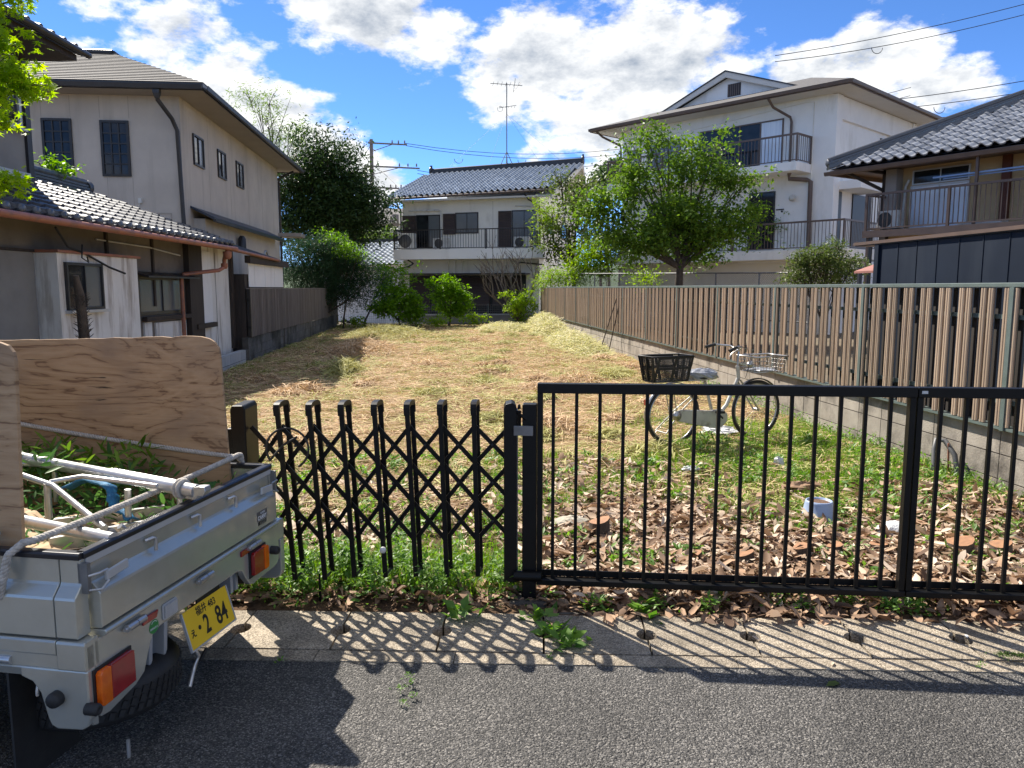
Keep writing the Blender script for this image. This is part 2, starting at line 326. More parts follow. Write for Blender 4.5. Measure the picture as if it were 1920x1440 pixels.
# ---------------------------------------------------------------- the lot's ground, road and gutter
RF = Fr(.45, 3.80, -7.5)        # line of the frontage; n runs towards the road
def hgt(x, y):
    return .018*np.sin(x*1.7+.4)*np.cos(y*1.1) + .012*np.sin(x*4.1+y*2.3) + .008*np.sin(x*9.3-y*7.1) + np.clip((y-14)*.0012, 0, .03)
def m_ground():
    m = bpy.data.materials.new('cut_grass_ground'); m.use_nodes = True; nt = m.node_tree; N = nt.nodes; L = nt.links; P = N['Principled BSDF']; P.inputs['Roughness'].default_value = .95; P.inputs['Specular IOR Level'].default_value = .1
    geo = N.new('ShaderNodeNewGeometry')
    def noise(s_, d_, st=(1,1,1)):
        mp = N.new('ShaderNodeMapping'); mp.inputs['Scale'].default_value = st; L.new(geo.outputs['Position'], mp.inputs[0])
        n = N.new('ShaderNodeTexNoise'); n.inputs['Scale'].default_value = s_; n.inputs['Detail'].default_value = d_; n.inputs['Roughness'].default_value = .65; L.new(mp.outputs[0], n.inputs['Vector']); return n.outputs['Fac']
    def rng_(v, a, b):
        r = N.new('ShaderNodeMapRange'); r.inputs[1].default_value = a; r.inputs[2].default_value = b; L.new(v, r.inputs[0]); return r.outputs[0]
    def mix(f, a, b):
        x = N.new('ShaderNodeMix'); x.data_type = 'RGBA'; L.new(f, x.inputs[0])
        for i, c in ((6, a), (7, b)):
            if isinstance(c, tuple): x.inputs[i].default_value = (*c, 1)
            else: L.new(c, x.inputs[i])
        return x.outputs[2]
    straw = mix(rng_(noise(55, 6), .35, .65), (.19,.125,.06), (.42,.31,.16))
    straw = mix(rng_(noise(1.5, 7, (1,2.2,1)), .5, .66), straw, (.24,.15,.085))
    c = mix(rng_(noise(1.6, 8, (1,1.6,1)), .52, .64), straw, (.20,.21,.06))
    sp = N.new('ShaderNodeSeparateXYZ'); L.new(geo.outputs['Position'], sp.inputs[0])
    near = rng_(sp.outputs[1], 7.2, 5.0)
    soil = mix(rng_(noise(30, 6), .4, .6), (.085,.055,.035), (.16,.10,.06))
    c = mix(near, c, soil)
    L.new(c, P.inputs['Base Color'])
    b = N.new('ShaderNodeBump'); b.inputs['Distance'].default_value = .02; L.new(noise(70, 5), b.inputs['Height']); L.new(b.outputs[0], P.inputs['Normal'])
    return m
def m_asphalt():
    m = bpy.data.materials.new('asphalt'); m.use_nodes = True; nt = m.node_tree; N = nt.nodes; L = nt.links; P = N['Principled BSDF']
    geo = N.new('ShaderNodeNewGeometry')
    v = N.new('ShaderNodeTexVoronoi'); v.inputs['Scale'].default_value = 190; L.new(geo.outputs['Position'], v.inputs['Vector'])
    v2 = N.new('ShaderNodeTexVoronoi'); v2.inputs['Scale'].default_value = 95; L.new(geo.outputs['Position'], v2.inputs['Vector'])
    bw = N.new('ShaderNodeSeparateColor'); L.new(v.outputs['Color'], bw.inputs[0])
    bw2 = N.new('ShaderNodeSeparateColor'); L.new(v2.outputs['Color'], bw2.inputs[0])
    cr = N.new('ShaderNodeValToRGB'); e = cr.color_ramp.elements; e[0].color = (.026,.025,.024,1); e[1].color = (.25,.235,.215,1); e[1].position = 1
    k = e.new(.45); k.color = (.062,.059,.055,1); k = e.new(.8); k.color = (.115,.108,.10,1); L.new(bw.outputs[0], cr.inputs[0])
    n = N.new('ShaderNodeTexNoise'); n.inputs['Scale'].default_value = 1.4; n.inputs['Detail'].default_value = 8; L.new(geo.outputs['Position'], n.inputs['Vector'])
    mr = N.new('ShaderNodeMapRange'); mr.inputs[1].default_value = .35; mr.inputs[2].default_value = .7; mr.inputs[3].default_value = .82; mr.inputs[4].default_value = 1.3; L.new(n.outputs['Fac'], mr.inputs[0])
    hs = N.new('ShaderNodeHueSaturation'); L.new(mr.outputs[0], hs.inputs['Value']); L.new(cr.outputs[0], hs.inputs['Color'])
    wr = N.new('ShaderNodeTexNoise'); wr.inputs['Scale'].default_value = 3.; wr.inputs['Detail'].default_value = 6; L.new(geo.outputs['Position'], wr.inputs['Vector'])
    va = N.new('ShaderNodeVectorMath'); va.operation = 'MULTIPLY_ADD'; va.inputs[1].default_value = (.35, .35, 0); L.new(wr.outputs['Color'], va.inputs[0]); L.new(geo.outputs['Position'], va.inputs[2])
    ve = N.new('ShaderNodeTexVoronoi'); ve.feature = 'DISTANCE_TO_EDGE'; ve.inputs['Scale'].default_value = .62; L.new(va.outputs[0], ve.inputs['Vector'])
    ce = N.new('ShaderNodeMapRange'); ce.inputs[1].default_value = .0; ce.inputs[2].default_value = .0035; ce.inputs[3].default_value = .55; ce.inputs[4].default_value = 0; L.new(ve.outputs['Distance'], ce.inputs[0])
    st = N.new('ShaderNodeTexNoise'); st.inputs['Scale'].default_value = .8; st.inputs['Detail'].default_value = 5; L.new(geo.outputs['Position'], st.inputs['Vector'])
    ss = N.new('ShaderNodeMapRange'); ss.inputs[1].default_value = .58; ss.inputs[2].default_value = .75; ss.inputs[4].default_value = .45; L.new(st.outputs['Fac'], ss.inputs[0])
    mxa = N.new('ShaderNodeMath'); mxa.operation = 'MAXIMUM'; L.new(ce.outputs[0], mxa.inputs[0]); L.new(ss.outputs[0], mxa.inputs[1])
    mc = N.new('ShaderNodeMix'); mc.data_type = 'RGBA'; mc.inputs[7].default_value = (.03, .028, .026, 1); L.new(mxa.outputs[0], mc.inputs[0]); L.new(hs.outputs[0], mc.inputs[6]); L.new(mc.outputs[2], P.inputs['Base Color'])
    P.inputs['Roughness'].default_value = .72; P.inputs['Specular IOR Level'].default_value = .35
    ad = N.new('ShaderNodeMath'); ad.operation = 'MULTIPLY_ADD'; ad.inputs[1].default_value = 1.6; L.new(v2.outputs['Distance'], ad.inputs[0]); L.new(v.outputs['Distance'], ad.inputs[2])
    b = N.new('ShaderNodeBump'); b.invert = True; b.inputs['Distance'].default_value = .0045; L.new(ad.outputs[0], b.inputs['Height']); L.new(b.outputs[0], P.inputs['Normal'])
    return m
def m_aggregate():
    m = bpy.data.materials.new('washed_aggregate'); m.use_nodes = True; nt = m.node_tree; N = nt.nodes; L = nt.links; P = N['Principled BSDF']
    geo = N.new('ShaderNodeNewGeometry')
    v = N.new('ShaderNodeTexVoronoi'); v.inputs['Scale'].default_value = 190; L.new(geo.outputs['Position'], v.inputs['Vector'])
    bw = N.new('ShaderNodeSeparateColor'); L.new(v.outputs['Color'], bw.inputs[0])
    cr = N.new('ShaderNodeValToRGB'); e = cr.color_ramp.elements; e[0].color = (.13,.105,.075,1); e[1].color = (.46,.39,.30,1); k = e.new(.5); k.color = (.27,.225,.165,1); L.new(bw.outputs[0], cr.inputs[0])
    n = N.new('ShaderNodeTexNoise'); n.inputs['Scale'].default_value = 5; n.inputs['Detail'].default_value = 9; L.new(geo.outputs['Position'], n.inputs['Vector'])
    mr = N.new('ShaderNodeMapRange'); mr.inputs[1].default_value = .35; mr.inputs[2].default_value = .7; mr.inputs[3].default_value = .7; mr.inputs[4].default_value = 1.25; L.new(n.outputs['Fac'], mr.inputs[0])
    oi = N.new('ShaderNodeObjectInfo'); mo = N.new('ShaderNodeMath'); mo.operation = 'MULTIPLY_ADD'; mo.inputs[1].default_value = .2; mo.inputs[2].default_value = .9; L.new(oi.outputs['Random'], mo.inputs[0])
    mu = N.new('ShaderNodeMath'); mu.operation = 'MULTIPLY'; L.new(mr.outputs[0], mu.inputs[0]); L.new(mo.outputs[0], mu.inputs[1])
    hs = N.new('ShaderNodeHueSaturation'); L.new(mu.outputs[0], hs.inputs['Value']); L.new(cr.outputs[0], hs.inputs['Color']); L.new(hs.outputs[0], P.inputs['Base Color'])
    P.inputs['Roughness'].default_value = .85
    b = N.new('ShaderNodeBump'); b.invert = True; b.inputs['Distance'].default_value = .0025; L.new(v.outputs['Distance'], b.inputs['Height']); L.new(b.outputs[0], P.inputs['Normal'])
    return m
AGG = m_aggregate(); ASPH = m_asphalt(); GRD = m_ground()
SOIL = mat('bare_soil', (.16,.12,.08), (.10,.08,.05), .95, 2, bump=.01)
b = MB(); b.add([(-900,-300,-.45),(900,-300,-.45),(900,1500,-.45),(-900,1500,-.45)], [(0,1,2,3)]); b.build('ground', SOIL, kind='structure')
# road with a little crossfall, drawn as its own sheet
b = MB(); p = [RF.w(-60,.702,-.006), RF.w(60,.702,-.006), RF.w(60,7.5,-.05), RF.w(-60,7.5,-.05)]; q = [(x,y,-.3) for x,y,z in p]
b.add(p+q, [(3,2,1,0),(0,1,5,4),(1,2,6,5),(2,3,7,6),(3,0,4,7)]); b.build('road', ASPH, kind='structure')
# land on the neighbouring plots
b = MB(); b.box(XY, -60, -4.32, 4.2, 90, -.4, -.03); b.build('left_plot_ground', SOIL, kind='structure')
b = MB(); b.box(XY, 4.62, 80, 3.6, 90, -.4, -.03); b.build('right_plot_ground', SOIL, kind='structure')
b = MB(); b.box(XY, -4.32, 4.62, 33.2, 90, -.4, -.10); b.build('rear_plot_ground', SOIL, kind='structure')
# verge left of the lot front
nx, ny = 180, 420
xs = np.linspace(-4.32, 4.62, nx); ts = np.linspace(0, 1, ny)**1.6
X = np.repeat(xs[None], ny, 0); Y0 = 3.80 - .1305/.9914*(X-.45) - .195
Y = Y0 + ts[:, None]*(33.2-Y0); Z = hgt(X, Y)*np.clip((Y-Y0)/.5, 0, 1) - .005
V = np.stack([X, Y, Z], -1).reshape(-1, 3); ii = np.arange((ny-1)*nx).reshape(ny-1, nx)[:, :-1].ravel()
raw_mesh('lot_ground', V, np.stack([ii, ii+1, ii+nx+1, ii+nx], 1), GRD, quads=True, smooth=True, kind='structure')

gt = thing('gutter', 'long run of concrete gutter lids between the asphalt and the gates', 'gutter', RF.w(0, .4, 0))
def gutter_lid(s0, s1):
    """slab with a half-oval lifting notch in each end"""
    g = .005; a0, a1 = s0+g, s1-g; n0, n1 = .196, .594
    out = [(a0, n0), (a1, n0)]
    def notch(a, sgn):
        return [(a + sgn*.042*math.sin(t), .40 - .055*math.cos(t)) for t in [math.pi*i/8 for i in range(9)]]
    out += notch(a1, -1) + [(a1, n1), (a0, n1)] + [(x, y) for x, y in reversed(notch(a0, 1))]
    k = len(out); dz = rnd.uniform(-.003, .003)
    b = MB(); b.add([RF.w(a, n, dz) for a, n in out] + [RF.w(a, n, -.075) for a, n in out], [tuple(range(k-1, -1, -1)), tuple(range(k, 2*k))] + [(i, (i+1) % k, (i+1) % k+k, i+k) for i in range(k)])
    o = b.build('gutter_lid', AGG, gt); return o
for i in range(-11, 10): gutter_lid(.556+.478*i, .556+.478*(i+1))
b = MB(); b.box(RF, -4.8, 5.5, .19, .60, -.4, -.30); b.build('channel_floor', M['wire'], gt)
b = MB(); b.box(RF, -4.8, 5.5, .15, .192, -.4, -.006); b.build('channel_wall', M['mortar'], gt)
for i in range(-8, 9):
    b = MB(); b.box(RF, .3+.61*i, .3+.61*(i+1)-.004, .607, .70, -.3, -.001); b.build('kerb_stone', AGG, gt)
for s0 in range(-48, 0, 12):
    b = MB(); b.box(RF, -4.82+s0, -4.83+s0+12, .19, .70, -.3, -.002); b.build('far_gutter_run', AGG, gt)
for s0 in (0, 12, 24):
    b = MB(); b.box(RF, 5.52+s0, 5.51+s0+12, .19, .70, -.3, -.002); b.build('far_gutter_run', AGG, gt)

# ---------------------------------------------------------------- scatter tools
def rot_mats(yaw, pitch, roll):
    cy, sy, cp, sp, cr, sr = np.cos(yaw), np.sin(yaw), np.cos(pitch), np.sin(pitch), np.cos(roll), np.sin(roll)
    Rm = np.empty((len(yaw), 3, 3))
    Rm[:,0,0]=cy*cp; Rm[:,0,1]=cy*sp*sr-sy*cr; Rm[:,0,2]=cy*sp*cr+sy*sr
    Rm[:,1,0]=sy*cp; Rm[:,1,1]=sy*sp*sr+cy*cr; Rm[:,1,2]=sy*sp*cr-cy*sr
    Rm[:,2,0]=-sp; Rm[:,2,1]=cp*sr; Rm[:,2,2]=cp*cr
    return Rm
def scatter(name, tv, tf, pos, scl, Rm, m, parent=None, **k):
    tv = np.asarray(tv, float); tf = np.asarray(tf)
    if tv.ndim == 2: tv = np.repeat(tv[None], len(pos), 0)
    scl = np.asarray(scl, float)
    if scl.ndim == 1: scl = scl[:, None].repeat(3, 1)
    v = np.einsum('nij,nkj->nki', Rm, tv*scl[:, None, :]) + pos[:, None, :]
    n, kk = v.shape[:2]; f = (tf[None] + (np.arange(n)*kk)[:, None, None]).reshape(-1, 3)
    return raw_mesh(name, v.reshape(-1, 3), f, m, parent, **k)
LEAF_V = [(0,0,0),(.3,.17,.05),(.68,.15,.05),(1,0,-.02),(.68,-.15,.05),(.3,-.17,.05),(.3,0,0),(.68,0,.01)]
LEAF_F = [(0,6,1),(1,6,7),(1,7,2),(2,7,3),(0,5,6),(5,4,7),(5,7,6),(4,3,7)]
SML_V = [(0,0,0),(.45,.26,.07),(1,0,0),(.45,-.26,.07)]; SML_F = [(0,2,1),(0,3,2)]
BLD_V = [(0,-.5,0),(0,.5,0),(.12,-.38,.5),(.12,.38,.5),(.42,0,1)]; BLD_F = [(0,1,3),(0,3,2),(2,3,4)]
STR_V = [(-.5,-.5,0),(-.5,.5,0),(-.17,-.5,.03),(-.17,.5,.03),(.17,-.5,.035),(.17,.5,.035),(.5,-.3,0),(.5,.3,0)]
STR_F = [(0,2,1),(1,2,3),(2,4,3),(3,4,5),(4,6,5),(5,6,7)]
def U(a, b, n): return rng.uniform(a, b, n)
def in_lot(n, x0, x1, d0, d1, power=1.):
    x = U(x0, x1, n); y0 = 3.80 - .1305*(x-.45)
    y = y0 + d0 + (d1-d0)*U(0, 1, n)**power
    return x, y
def patch(x, y, f=1.):
    """smooth 0..1 noise for clumping"""
    return .5 + .25*np.sin(x*1.9*f+1.3*np.sin(y*1.1*f)) + .25*np.sin(y*2.3*f+1.7*np.sin(x*1.4*f+.5))
# --- straw from the mown grass
strawm = mat('straw', (.27,.17,.09), (.78,.58,.36), .75, island=True, transl=.15, spec=.3)
strawg = mat('greenish_straw', (.26,.25,.07), (.50,.47,.18), .75, island=True, transl=.15)
x, y = in_lot(90000, -4.05, 4.3, 1.4, 29, 1.55); keep = rng.random(len(x)) < np.clip((y-4.6)/2.2, .06, 1)*(.35+.65*(patch(x, y*.8, 2.6) > .42)); x, y = x[keep], y[keep]
n = len(x); z = hgt(x, y)+U(.0, .035, n)
pos = np.stack([x, y, z], 1)
scl = np.stack([U(.10, .34, n), U(.0035, .007, n)*(1+(y-4)*.05), U(.3, 1.6, n)*.3], 1)
scatter('cut_straw', STR_V, STR_F, pos, scl, rot_mats(rng.normal(.1, .75, n), rng.normal(0, .16, n), U(-.6, .6, n)), strawm, kind='stuff')
x, y = in_lot(60000, -4.05, 4.3, 1.6, 29, 1.35); keep = rng.random(len(x)) < .14+.6*(patch(x, y, 1.3) > .58); x, y = x[keep], y[keep]; n = len(x)
scatter('wilted_green_straw', STR_V, STR_F, np.stack([x, y, hgt(x, y)+U(.01, .05, n)], 1), np.stack([U(.08, .26, n), U(.005, .01, n)*(1+(y-4)*.04), U(.1, .6, n)], 1), rot_mats(U(0, 6.28, n), rng.normal(0, .25, n), U(-.6, .6, n)), strawg, kind='stuff')
# heaps of cut grass: left middle, along the right wall far away
def heap(name, cx, cy, rx, ry, h, n, m, wid=.012):
    a = U(0, 6.28, n); r = np.sqrt(U(0, 1, n)); x = cx+rx*r*np.cos(a); y = cy+ry*r*np.sin(a)
    z = hgt(x, y)+h*(1-r**2)*U(.25, 1, n)
    return scatter(name, STR_V, STR_F, np.stack([x, y, z], 1), np.stack([U(.15, .5, n), U(.6, 1.2, n)*wid, U(.3, 1.6, n)], 1), rot_mats(U(0, 6.28, n), rng.normal(0, .35, n), U(-.8, .8, n)), m, kind='stuff')
heap('straw_heap', -1.75, 14.6, .35, .8, .25, 700, strawg)
heap('straw_heap', -1.9, 19.5, .9, 2.0, .30, 1600, strawm)
heap('straw_heap', -1.7, 26, 1.5, 3.0, .35, 2600, strawg)
paleg = mat('pale_cut_grass', (.36,.37,.13), (.66,.60,.38), .7, island=True, transl=.3)
heap('pale_grass_heap', 3.7, 20.5, .6, 3.5, .42, 2600, paleg, .018)
heap('pale_grass_heap', 3.75, 26.5, .6, 4.2, .75, 3400, paleg, .022)
heap('pale_grass_heap', 2.6, 29.0, 1.2, 1.8, .3, 1600, paleg, .018)
for mm_ in (strawm, strawg):
    c_ = np.array([(rnd.uniform(-3.8, 4.0), rnd.uniform(6.5, 28), rnd.uniform(.15, .45)) for _ in range(35)]); c_ = np.repeat(c_, 190, 0); n = len(c_)
    a = U(0, 6.28, n); r = np.sqrt(U(0, 1, n)); x = c_[:, 0]+c_[:, 2]*r*np.cos(a); y = c_[:, 1]+c_[:, 2]*r*np.sin(a); z = hgt(x, y)+c_[:, 2]*.28*(1-r**2)*U(.25, 1, n)
    scatter('straw_tufts', STR_V, STR_F, np.stack([x, y, z], 1), np.stack([U(.12, .4, n), U(.008, .014, n), U(.3, 1.6, n)], 1), rot_mats(U(0, 6.28, n), rng.normal(0, .35, n), U(-.8, .8, n)), mm_, kind='stuff')
# --- living grass
gm = mat('grass_blade', (.10,.20,.02), (.22,.34,.04), .55, island=True, transl=.45)
def grass(n, x0, x1, d0, d1, dens, h, name='grass', power=1.):
    x, y = in_lot(n, x0, x1, d0, d1, power); k = rng.random(n) < dens(x, y); x, y = x[k], y[k]; n = len(x)
    hh = U(.5, 1.2, n)*h
    return scatter(name, BLD_V, BLD_F, np.stack([x, y, hgt(x, y)-.004], 1), np.stack([hh*U(.6, 1.6, n), U(.0035, .007, n)*(1+(y-4)*.06), hh], 1), rot_mats(U(0, 6.28, n), rng.normal(0, .3, n), rng.normal(0, .2, n)), gm, kind='stuff')
sm = lambda v, a, b: np.clip((v-a)/(b-a), 0, 1)
grass(60000, 1.6, 4.4, .9, 5.6, lambda x, y: sm(x+.25*np.sin(y*3), 1.9, 2.8)*sm(y, 4.6, 5.2)*(1-sm(y, 8.2, 9.4))*(.25+.9*(patch(x, y, 1.3) > .38)), .075)
grass(16000, -2.4, 1.2, .5, 4.0, lambda x, y: (patch(x, y, 1.7) > .52)*.9*(1-sm(y, 6.6, 7.8))+.08, .06)
grass(20000, .4, 2.6, 1.0, 3.4, lambda x, y: (patch(x, y, 2.1) > .48)*.9+.06, .085)
grass(9000, -2.2, .42, .02, .6, lambda x, y: .7+0*x, .13)
grass(60000, -4.1, 4.4, 3, 29, lambda x, y: (patch(x, y, 1.5) > .66)*.55+.05, .045)
grass(9000, -4.2, -3.2, 8, 28, lambda x, y: .6+0*x, .06)
# --- dead leaves by the front
lfm = mat('dead_leaf', (.085,.048,.03), (.46,.30,.19), .7, island=True, transl=.12, spec=.25)
lfm2 = mat('pale_dead_leaf', (.32,.23,.155), (.76,.62,.48), .7, island=True, transl=.15, spec=.25)
def litter(n, x0, x1, d0, d1, dens, s0, s1, m, name, up=.03, power=1., gr=True):
    x, y = in_lot(n, x0, x1, d0, d1, power); k = rng.random(n) < dens(x, y); x, y = x[k], y[k]; n = len(x)
    s = s0*.8+(s1*1.25-s0*.8)*rng.random(n)**1.9; tv = np.repeat(np.array(LEAF_V)[None], n, 0); cu = U(-2, 4, n)
    tv[:, 1:6, 2] *= cu[:, None]; tv[:, :, 2] += (U(-.8, .8, n)[:, None])*(tv[:, :, 0]-.5)**2; tv[:, :, 1] *= U(.7, 1.25, n)[:, None]
    z = (hgt(x, y) if gr else 0) + U(.0, up, n)
    return scatter(name, tv, LEAF_F, np.stack([x, y, z], 1), s, rot_mats(U(0, 6.28, n), rng.normal(0, .27, n), rng.normal(0, .32, n)), m, kind='stuff')
dl = lambda x, y: sm(x, .3, .8)*(1-sm(y+.25*np.sin(x*3)+.3*sm(x, 1.6, 2.6), 4.8, 5.9)*(.72+.22*sm(x, 1.5, 2.3)))
litter(23000, .35, 4.4, -.10, 3.2, dl, .045, .115, lfm, 'dead_leaves', .06, .9)
litter(12000, .35, 4.4, -.05, 3.0, dl, .04, .10, lfm2, 'pale_dead_leaves', .075)
litter(3600, -2.3, .6, .1, 2.4, lambda x, y: .4+.5*(patch(x, y, 2) > .5), .05, .12, lfm2, 'scattered_leaves', .03)
litter(1500, -1.6, .6, -.12, .25, lambda x, y: .7+0*x, .05, .12, lfm, 'verge_leaves', .03)
litter(900, .5, 4.4, -.26, .0, lambda x, y: .75+0*x, .05, .12, lfm, 'kerbside_leaves', .03)
# --- green weeds: small-leaved clumps along the verge and among the litter
wm = mat('weed_leaf', (.07,.16,.02), (.19,.33,.05), .5, island=True, transl=.4)
def weeds(pts, per, rad, h, leaf, m, name, asp=1.):
    P_ = np.repeat(np.array(pts, float), per, 0); n = len(P_)
    a = U(0, 6.28, n); r = np.abs(rng.normal(0, rad, n)); x = P_[:, 0]+r*np.cos(a); y = P_[:, 1]+r*np.sin(a)
    z = hgt(x, y)+h*rng.random(n)**1.2*np.exp(-(r/rad)**2*.5)+.01
    s = U(.6, 1.3, n)*leaf
    return scatter(name, SML_V, SML_F, np.stack([x, y, z], 1), np.stack([s, s*asp, s], 1), rot_mats(U(0, 6.28, n), -U(-.1, .9, n), rng.normal(0, .4, n)), m, kind='stuff')
def spots(n, x0, x1, d0, d1):
    x, y = in_lot(n, x0, x1, d0, d1); return list(zip(x, y))
weeds(spots(85, -1.5, .4, -.05, .36), 100, .08, .19, .035, wm, 'verge_weeds', .8)
weeds(spots(26, .5, 4.2, -.14, .08), 60, .045, .07, .032, wm, 'verge_weeds')
weeds(spots(270, -2, 4.3, .3, 3.4), 34, .08, .07, .06, wm, 'lot_weeds', .7)
weeds(spots(120, 2.4, 4.4, 1.0, 4.5), 34, .08, .08, .05, wm, 'lot_weeds', .7)
weeds([(4.25, y) for y in np.arange(5.3, 12, .22)], 50, .09, .16, .05, wm, 'wall_foot_weeds', .6)
weeds([(.47, 3.55), (.52, 3.4), (.56, 3.25), (1.0, 3.58), (.1, 3.6)], 26, .05, .04, .075, wm, 'broad_weeds', 1.)
weeds([RF.w(s, .60)[:2] for s in np.arange(2.05, 2.5, .03)], 200, .018, .008, .008, M['moss'], 'kerb_moss')
weeds([RF.w(s, .69)[:2] for s in np.arange(2.35, 2.85, .03)], 200, .018, .008, .008, M['moss'], 'kerb_moss')
weeds([RF.w(s_, n_)[:2] for s_, n_ in ((-.48, .86), (-.46, .90), (-.5, .95), (-.44, .99), (-.47, 1.04), (.42, 1.62), (.40, 1.66), (-1.05, .75), (1.9, .71), (.1, .66))], 22, .012, .02, .014, wm, 'crack_weeds')
# leaves lying apart on the road and lids
for (sx, nn, s_, yw, mt, lb) in ((1.22,.84,.085,.3,LV['olive'],'long yellow-green leaf lying alone on the asphalt'), (2.02,.40,.05,1.2,M['bag'],'crumpled white scrap on a gutter lid'), (.68,1.45,.05,.2,LV['red'],'small orange leaf on the asphalt near the bottom of the view'),
     (1.06,.46,.06,1.9,lfm2,'pale curled leaf on the second sunlit gutter lid'), (1.30,.68,.045,.9,lfm2,'pale leaf on the kerb where the rail shadow falls')):
    tv = np.array(LEAF_V)[None].copy(); tv[:, :, 2] *= 2
    w_ = RF.w(sx, nn, .006 if nn < .7 else -.003)
    o = scatter('fallen_leaf' if mt is not M['bag'] else 'paper_scrap', tv, LEAF_F, np.array([[0, 0, 0.]]), np.array([s_]), rot_mats(np.array([yw]), np.array([.05]), np.array([.1])), mt)
    o.location = w_; o['label'] = lb; o['category'] = 'leaf' if mt is not M['bag'] else 'litter'

# ---------------------------------------------------------------- right boundary: block wall and louvre fence
FRr = Fr(4.40, 0, -90)      # s = -Y, n = -X (towards the lot)
def block_wall(name, label, fr, s0, s1, z0, rows, m, bl=.41, bh=.2, th=.14, rowmat=None, gap=.010):
    t = thing(name, label, 'wall', fr.w((s0+s1)/2, 0, 0))
    b = MB(); b.box(fr, s0, s1, -th+.006, -.006, z0-.1, z0+rows*bh-.006); b.build('mortar_bed', M['mortar'], t)
    me = {}
    nb = int((s1-s0)/bl)
    for r_ in range(rows):
        mm = rowmat(r_) if rowmat else m
        if mm.name not in me:
            q = MB(); q.box(XY, gap/2, bl-gap/2, 0, th, gap/2, bh-gap/2); me[mm.name] = q.mesh('block', mm)
        for i in range(nb):
            a = s0 + i*bl
            M_ = Matrix.Translation(fr.w(a, rnd.uniform(-.002, .002), z0+r_*bh)) @ Matrix.Rotation(fr.a, 4, 'Z')
            inst('block', me[mm.name], t, M_)
    return t
# stack-bond courses: vertical joints line up, as in the photograph
block_wall('block_wall', 'grey concrete block wall along the right of the lot, under the brown louvre fence', FRr, -32.62, -3.1, -.10, 3, M['block'])
fe = thing('louvre_fence', 'tall brown vertical louvre fence on the right-hand block wall', 'fence', FRr.w(-18, 0, .5))
def fence_pieces(t, fr, s0, s1, z0, z1, period, offs, w, m, n0, n1, limit, groove=True, label=None, name='slat'):
    q = MB()
    if groove: q.sweep(XY, [(0, 0)], 0, 0) if False else None
    prof = [(0, 0), (w, 0), (w, .012), (w*.82, .018), (w*.60, .018), (w*.55, .013), (w*.45, .013), (w*.40, .018), (w*.18, .018), (0, .012)] if groove else [(0, 0), (w, 0), (w, .012), (0, .012)]
    k = len(prof); q.add([(a, -b_, 0) for a, b_ in prof] + [(a, -b_, z1-z0) for a, b_ in prof], [tuple(range(k-1, -1, -1)), tuple(range(k, 2*k))] + [(i, (i+1) % k, (i+1) % k+k, i+k) for i in range(k)])
    me = q.mesh(name, m); pl = []
    s = s0
    while s < s1-period*.5:
        for o_ in offs: pl.append(s+o_)
        s += period
    # nearest first (largest in view)
    pl.sort(key=lambda a: Vector(fr.w(a, 0, 1)).length)
    rest = MB()
    for i, a in enumerate(pl):
        M_ = Matrix.Translation(fr.w(a, n0, z0)) @ Matrix.Rotation(fr.a, 4, 'Z')
        if i < limit:
            inst(name, me, t, M_)
        else:
            rest.add([M_ @ v.co for v in me.vertices], [tuple(p.vertices) for p in me.polygons])
    if rest.v: rest.build('far_'+name+'s', m, t, kind='stuff')
fence_pieces(fe, FRr, -32.5, -3.2, .53, 1.60, .2587, (.014, .100), .062, M['slatF'], .035, 0, 300)
fence_pieces(fe, FRr, -32.5, -3.2, .53, 1.60, .2587, (.205,), .055, M['slatB'], -.045, 0, 115, groove=False, name='back_slat')
fence_pieces(fe, FRr, -32.5, -3.2, .53, 1.60, .2587, (.085,), .045, M['slatB'], -.045, 0, 115, groove=False, name='back_slat')
b = MB(); b.box(FRr, -32.6, -3.15, -.055, .055, 1.605, 1.64); b.build('top_rail', M['rail'], fe, .004)
for z in (.70, 1.36):
    b = MB(); b.box(FRr, -32.6, -3.15, -.02, .012, z, z+.035); b.build('cross_rail', M['rail'], fe)
b = MB(); b.box(FRr, -32.6, -3.15, -.05, .05, .503, .525); b.build('bottom_rail', M['rail'], fe)
i = 0
for i in range(15):
    yy = 3.42+2.07*i
    b = MB(); b.box(FRr, -yy-.022, -yy+.022, .0, .062, .5, 1.606); b.build('fence_post', M['rail'], fe)

# ---------------------------------------------------------------- left boundary
FL = Fr(-4.12, 0, 90)       # s = Y, n = +X
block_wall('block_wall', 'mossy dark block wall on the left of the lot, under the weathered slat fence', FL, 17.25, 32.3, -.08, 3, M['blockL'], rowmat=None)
block_wall('block_wall', 'low pale new block course at the foot of the white side wall on the left', FL, 9.6, 17.25, -.12, 2, M['blockN'], rowmat=None)
fl = thing('slat_fence', 'weathered grey-brown slat fence in shade on the left block wall', 'fence', FL.w(25, 0, .5))
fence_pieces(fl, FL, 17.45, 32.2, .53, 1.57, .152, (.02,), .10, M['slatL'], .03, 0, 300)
b = MB(); b.box(FL, 17.4, 32.3, -.04, .05, 1.572, 1.60); b.build('top_rail', M['slatL'], fl)
for z in (.72, 1.32):
    b = MB(); b.box(FL, 17.4, 32.3, -.03, .025, z, z+.03); b.build('cross_rail', M['darkframe'], fl)
for i in range(9):
    b = MB(); b.box(FL, 17.4+1.85*i, 17.45+1.85*i, -.03, .04, .52, 1.575); b.build('fence_post', M['darkframe'], fl)

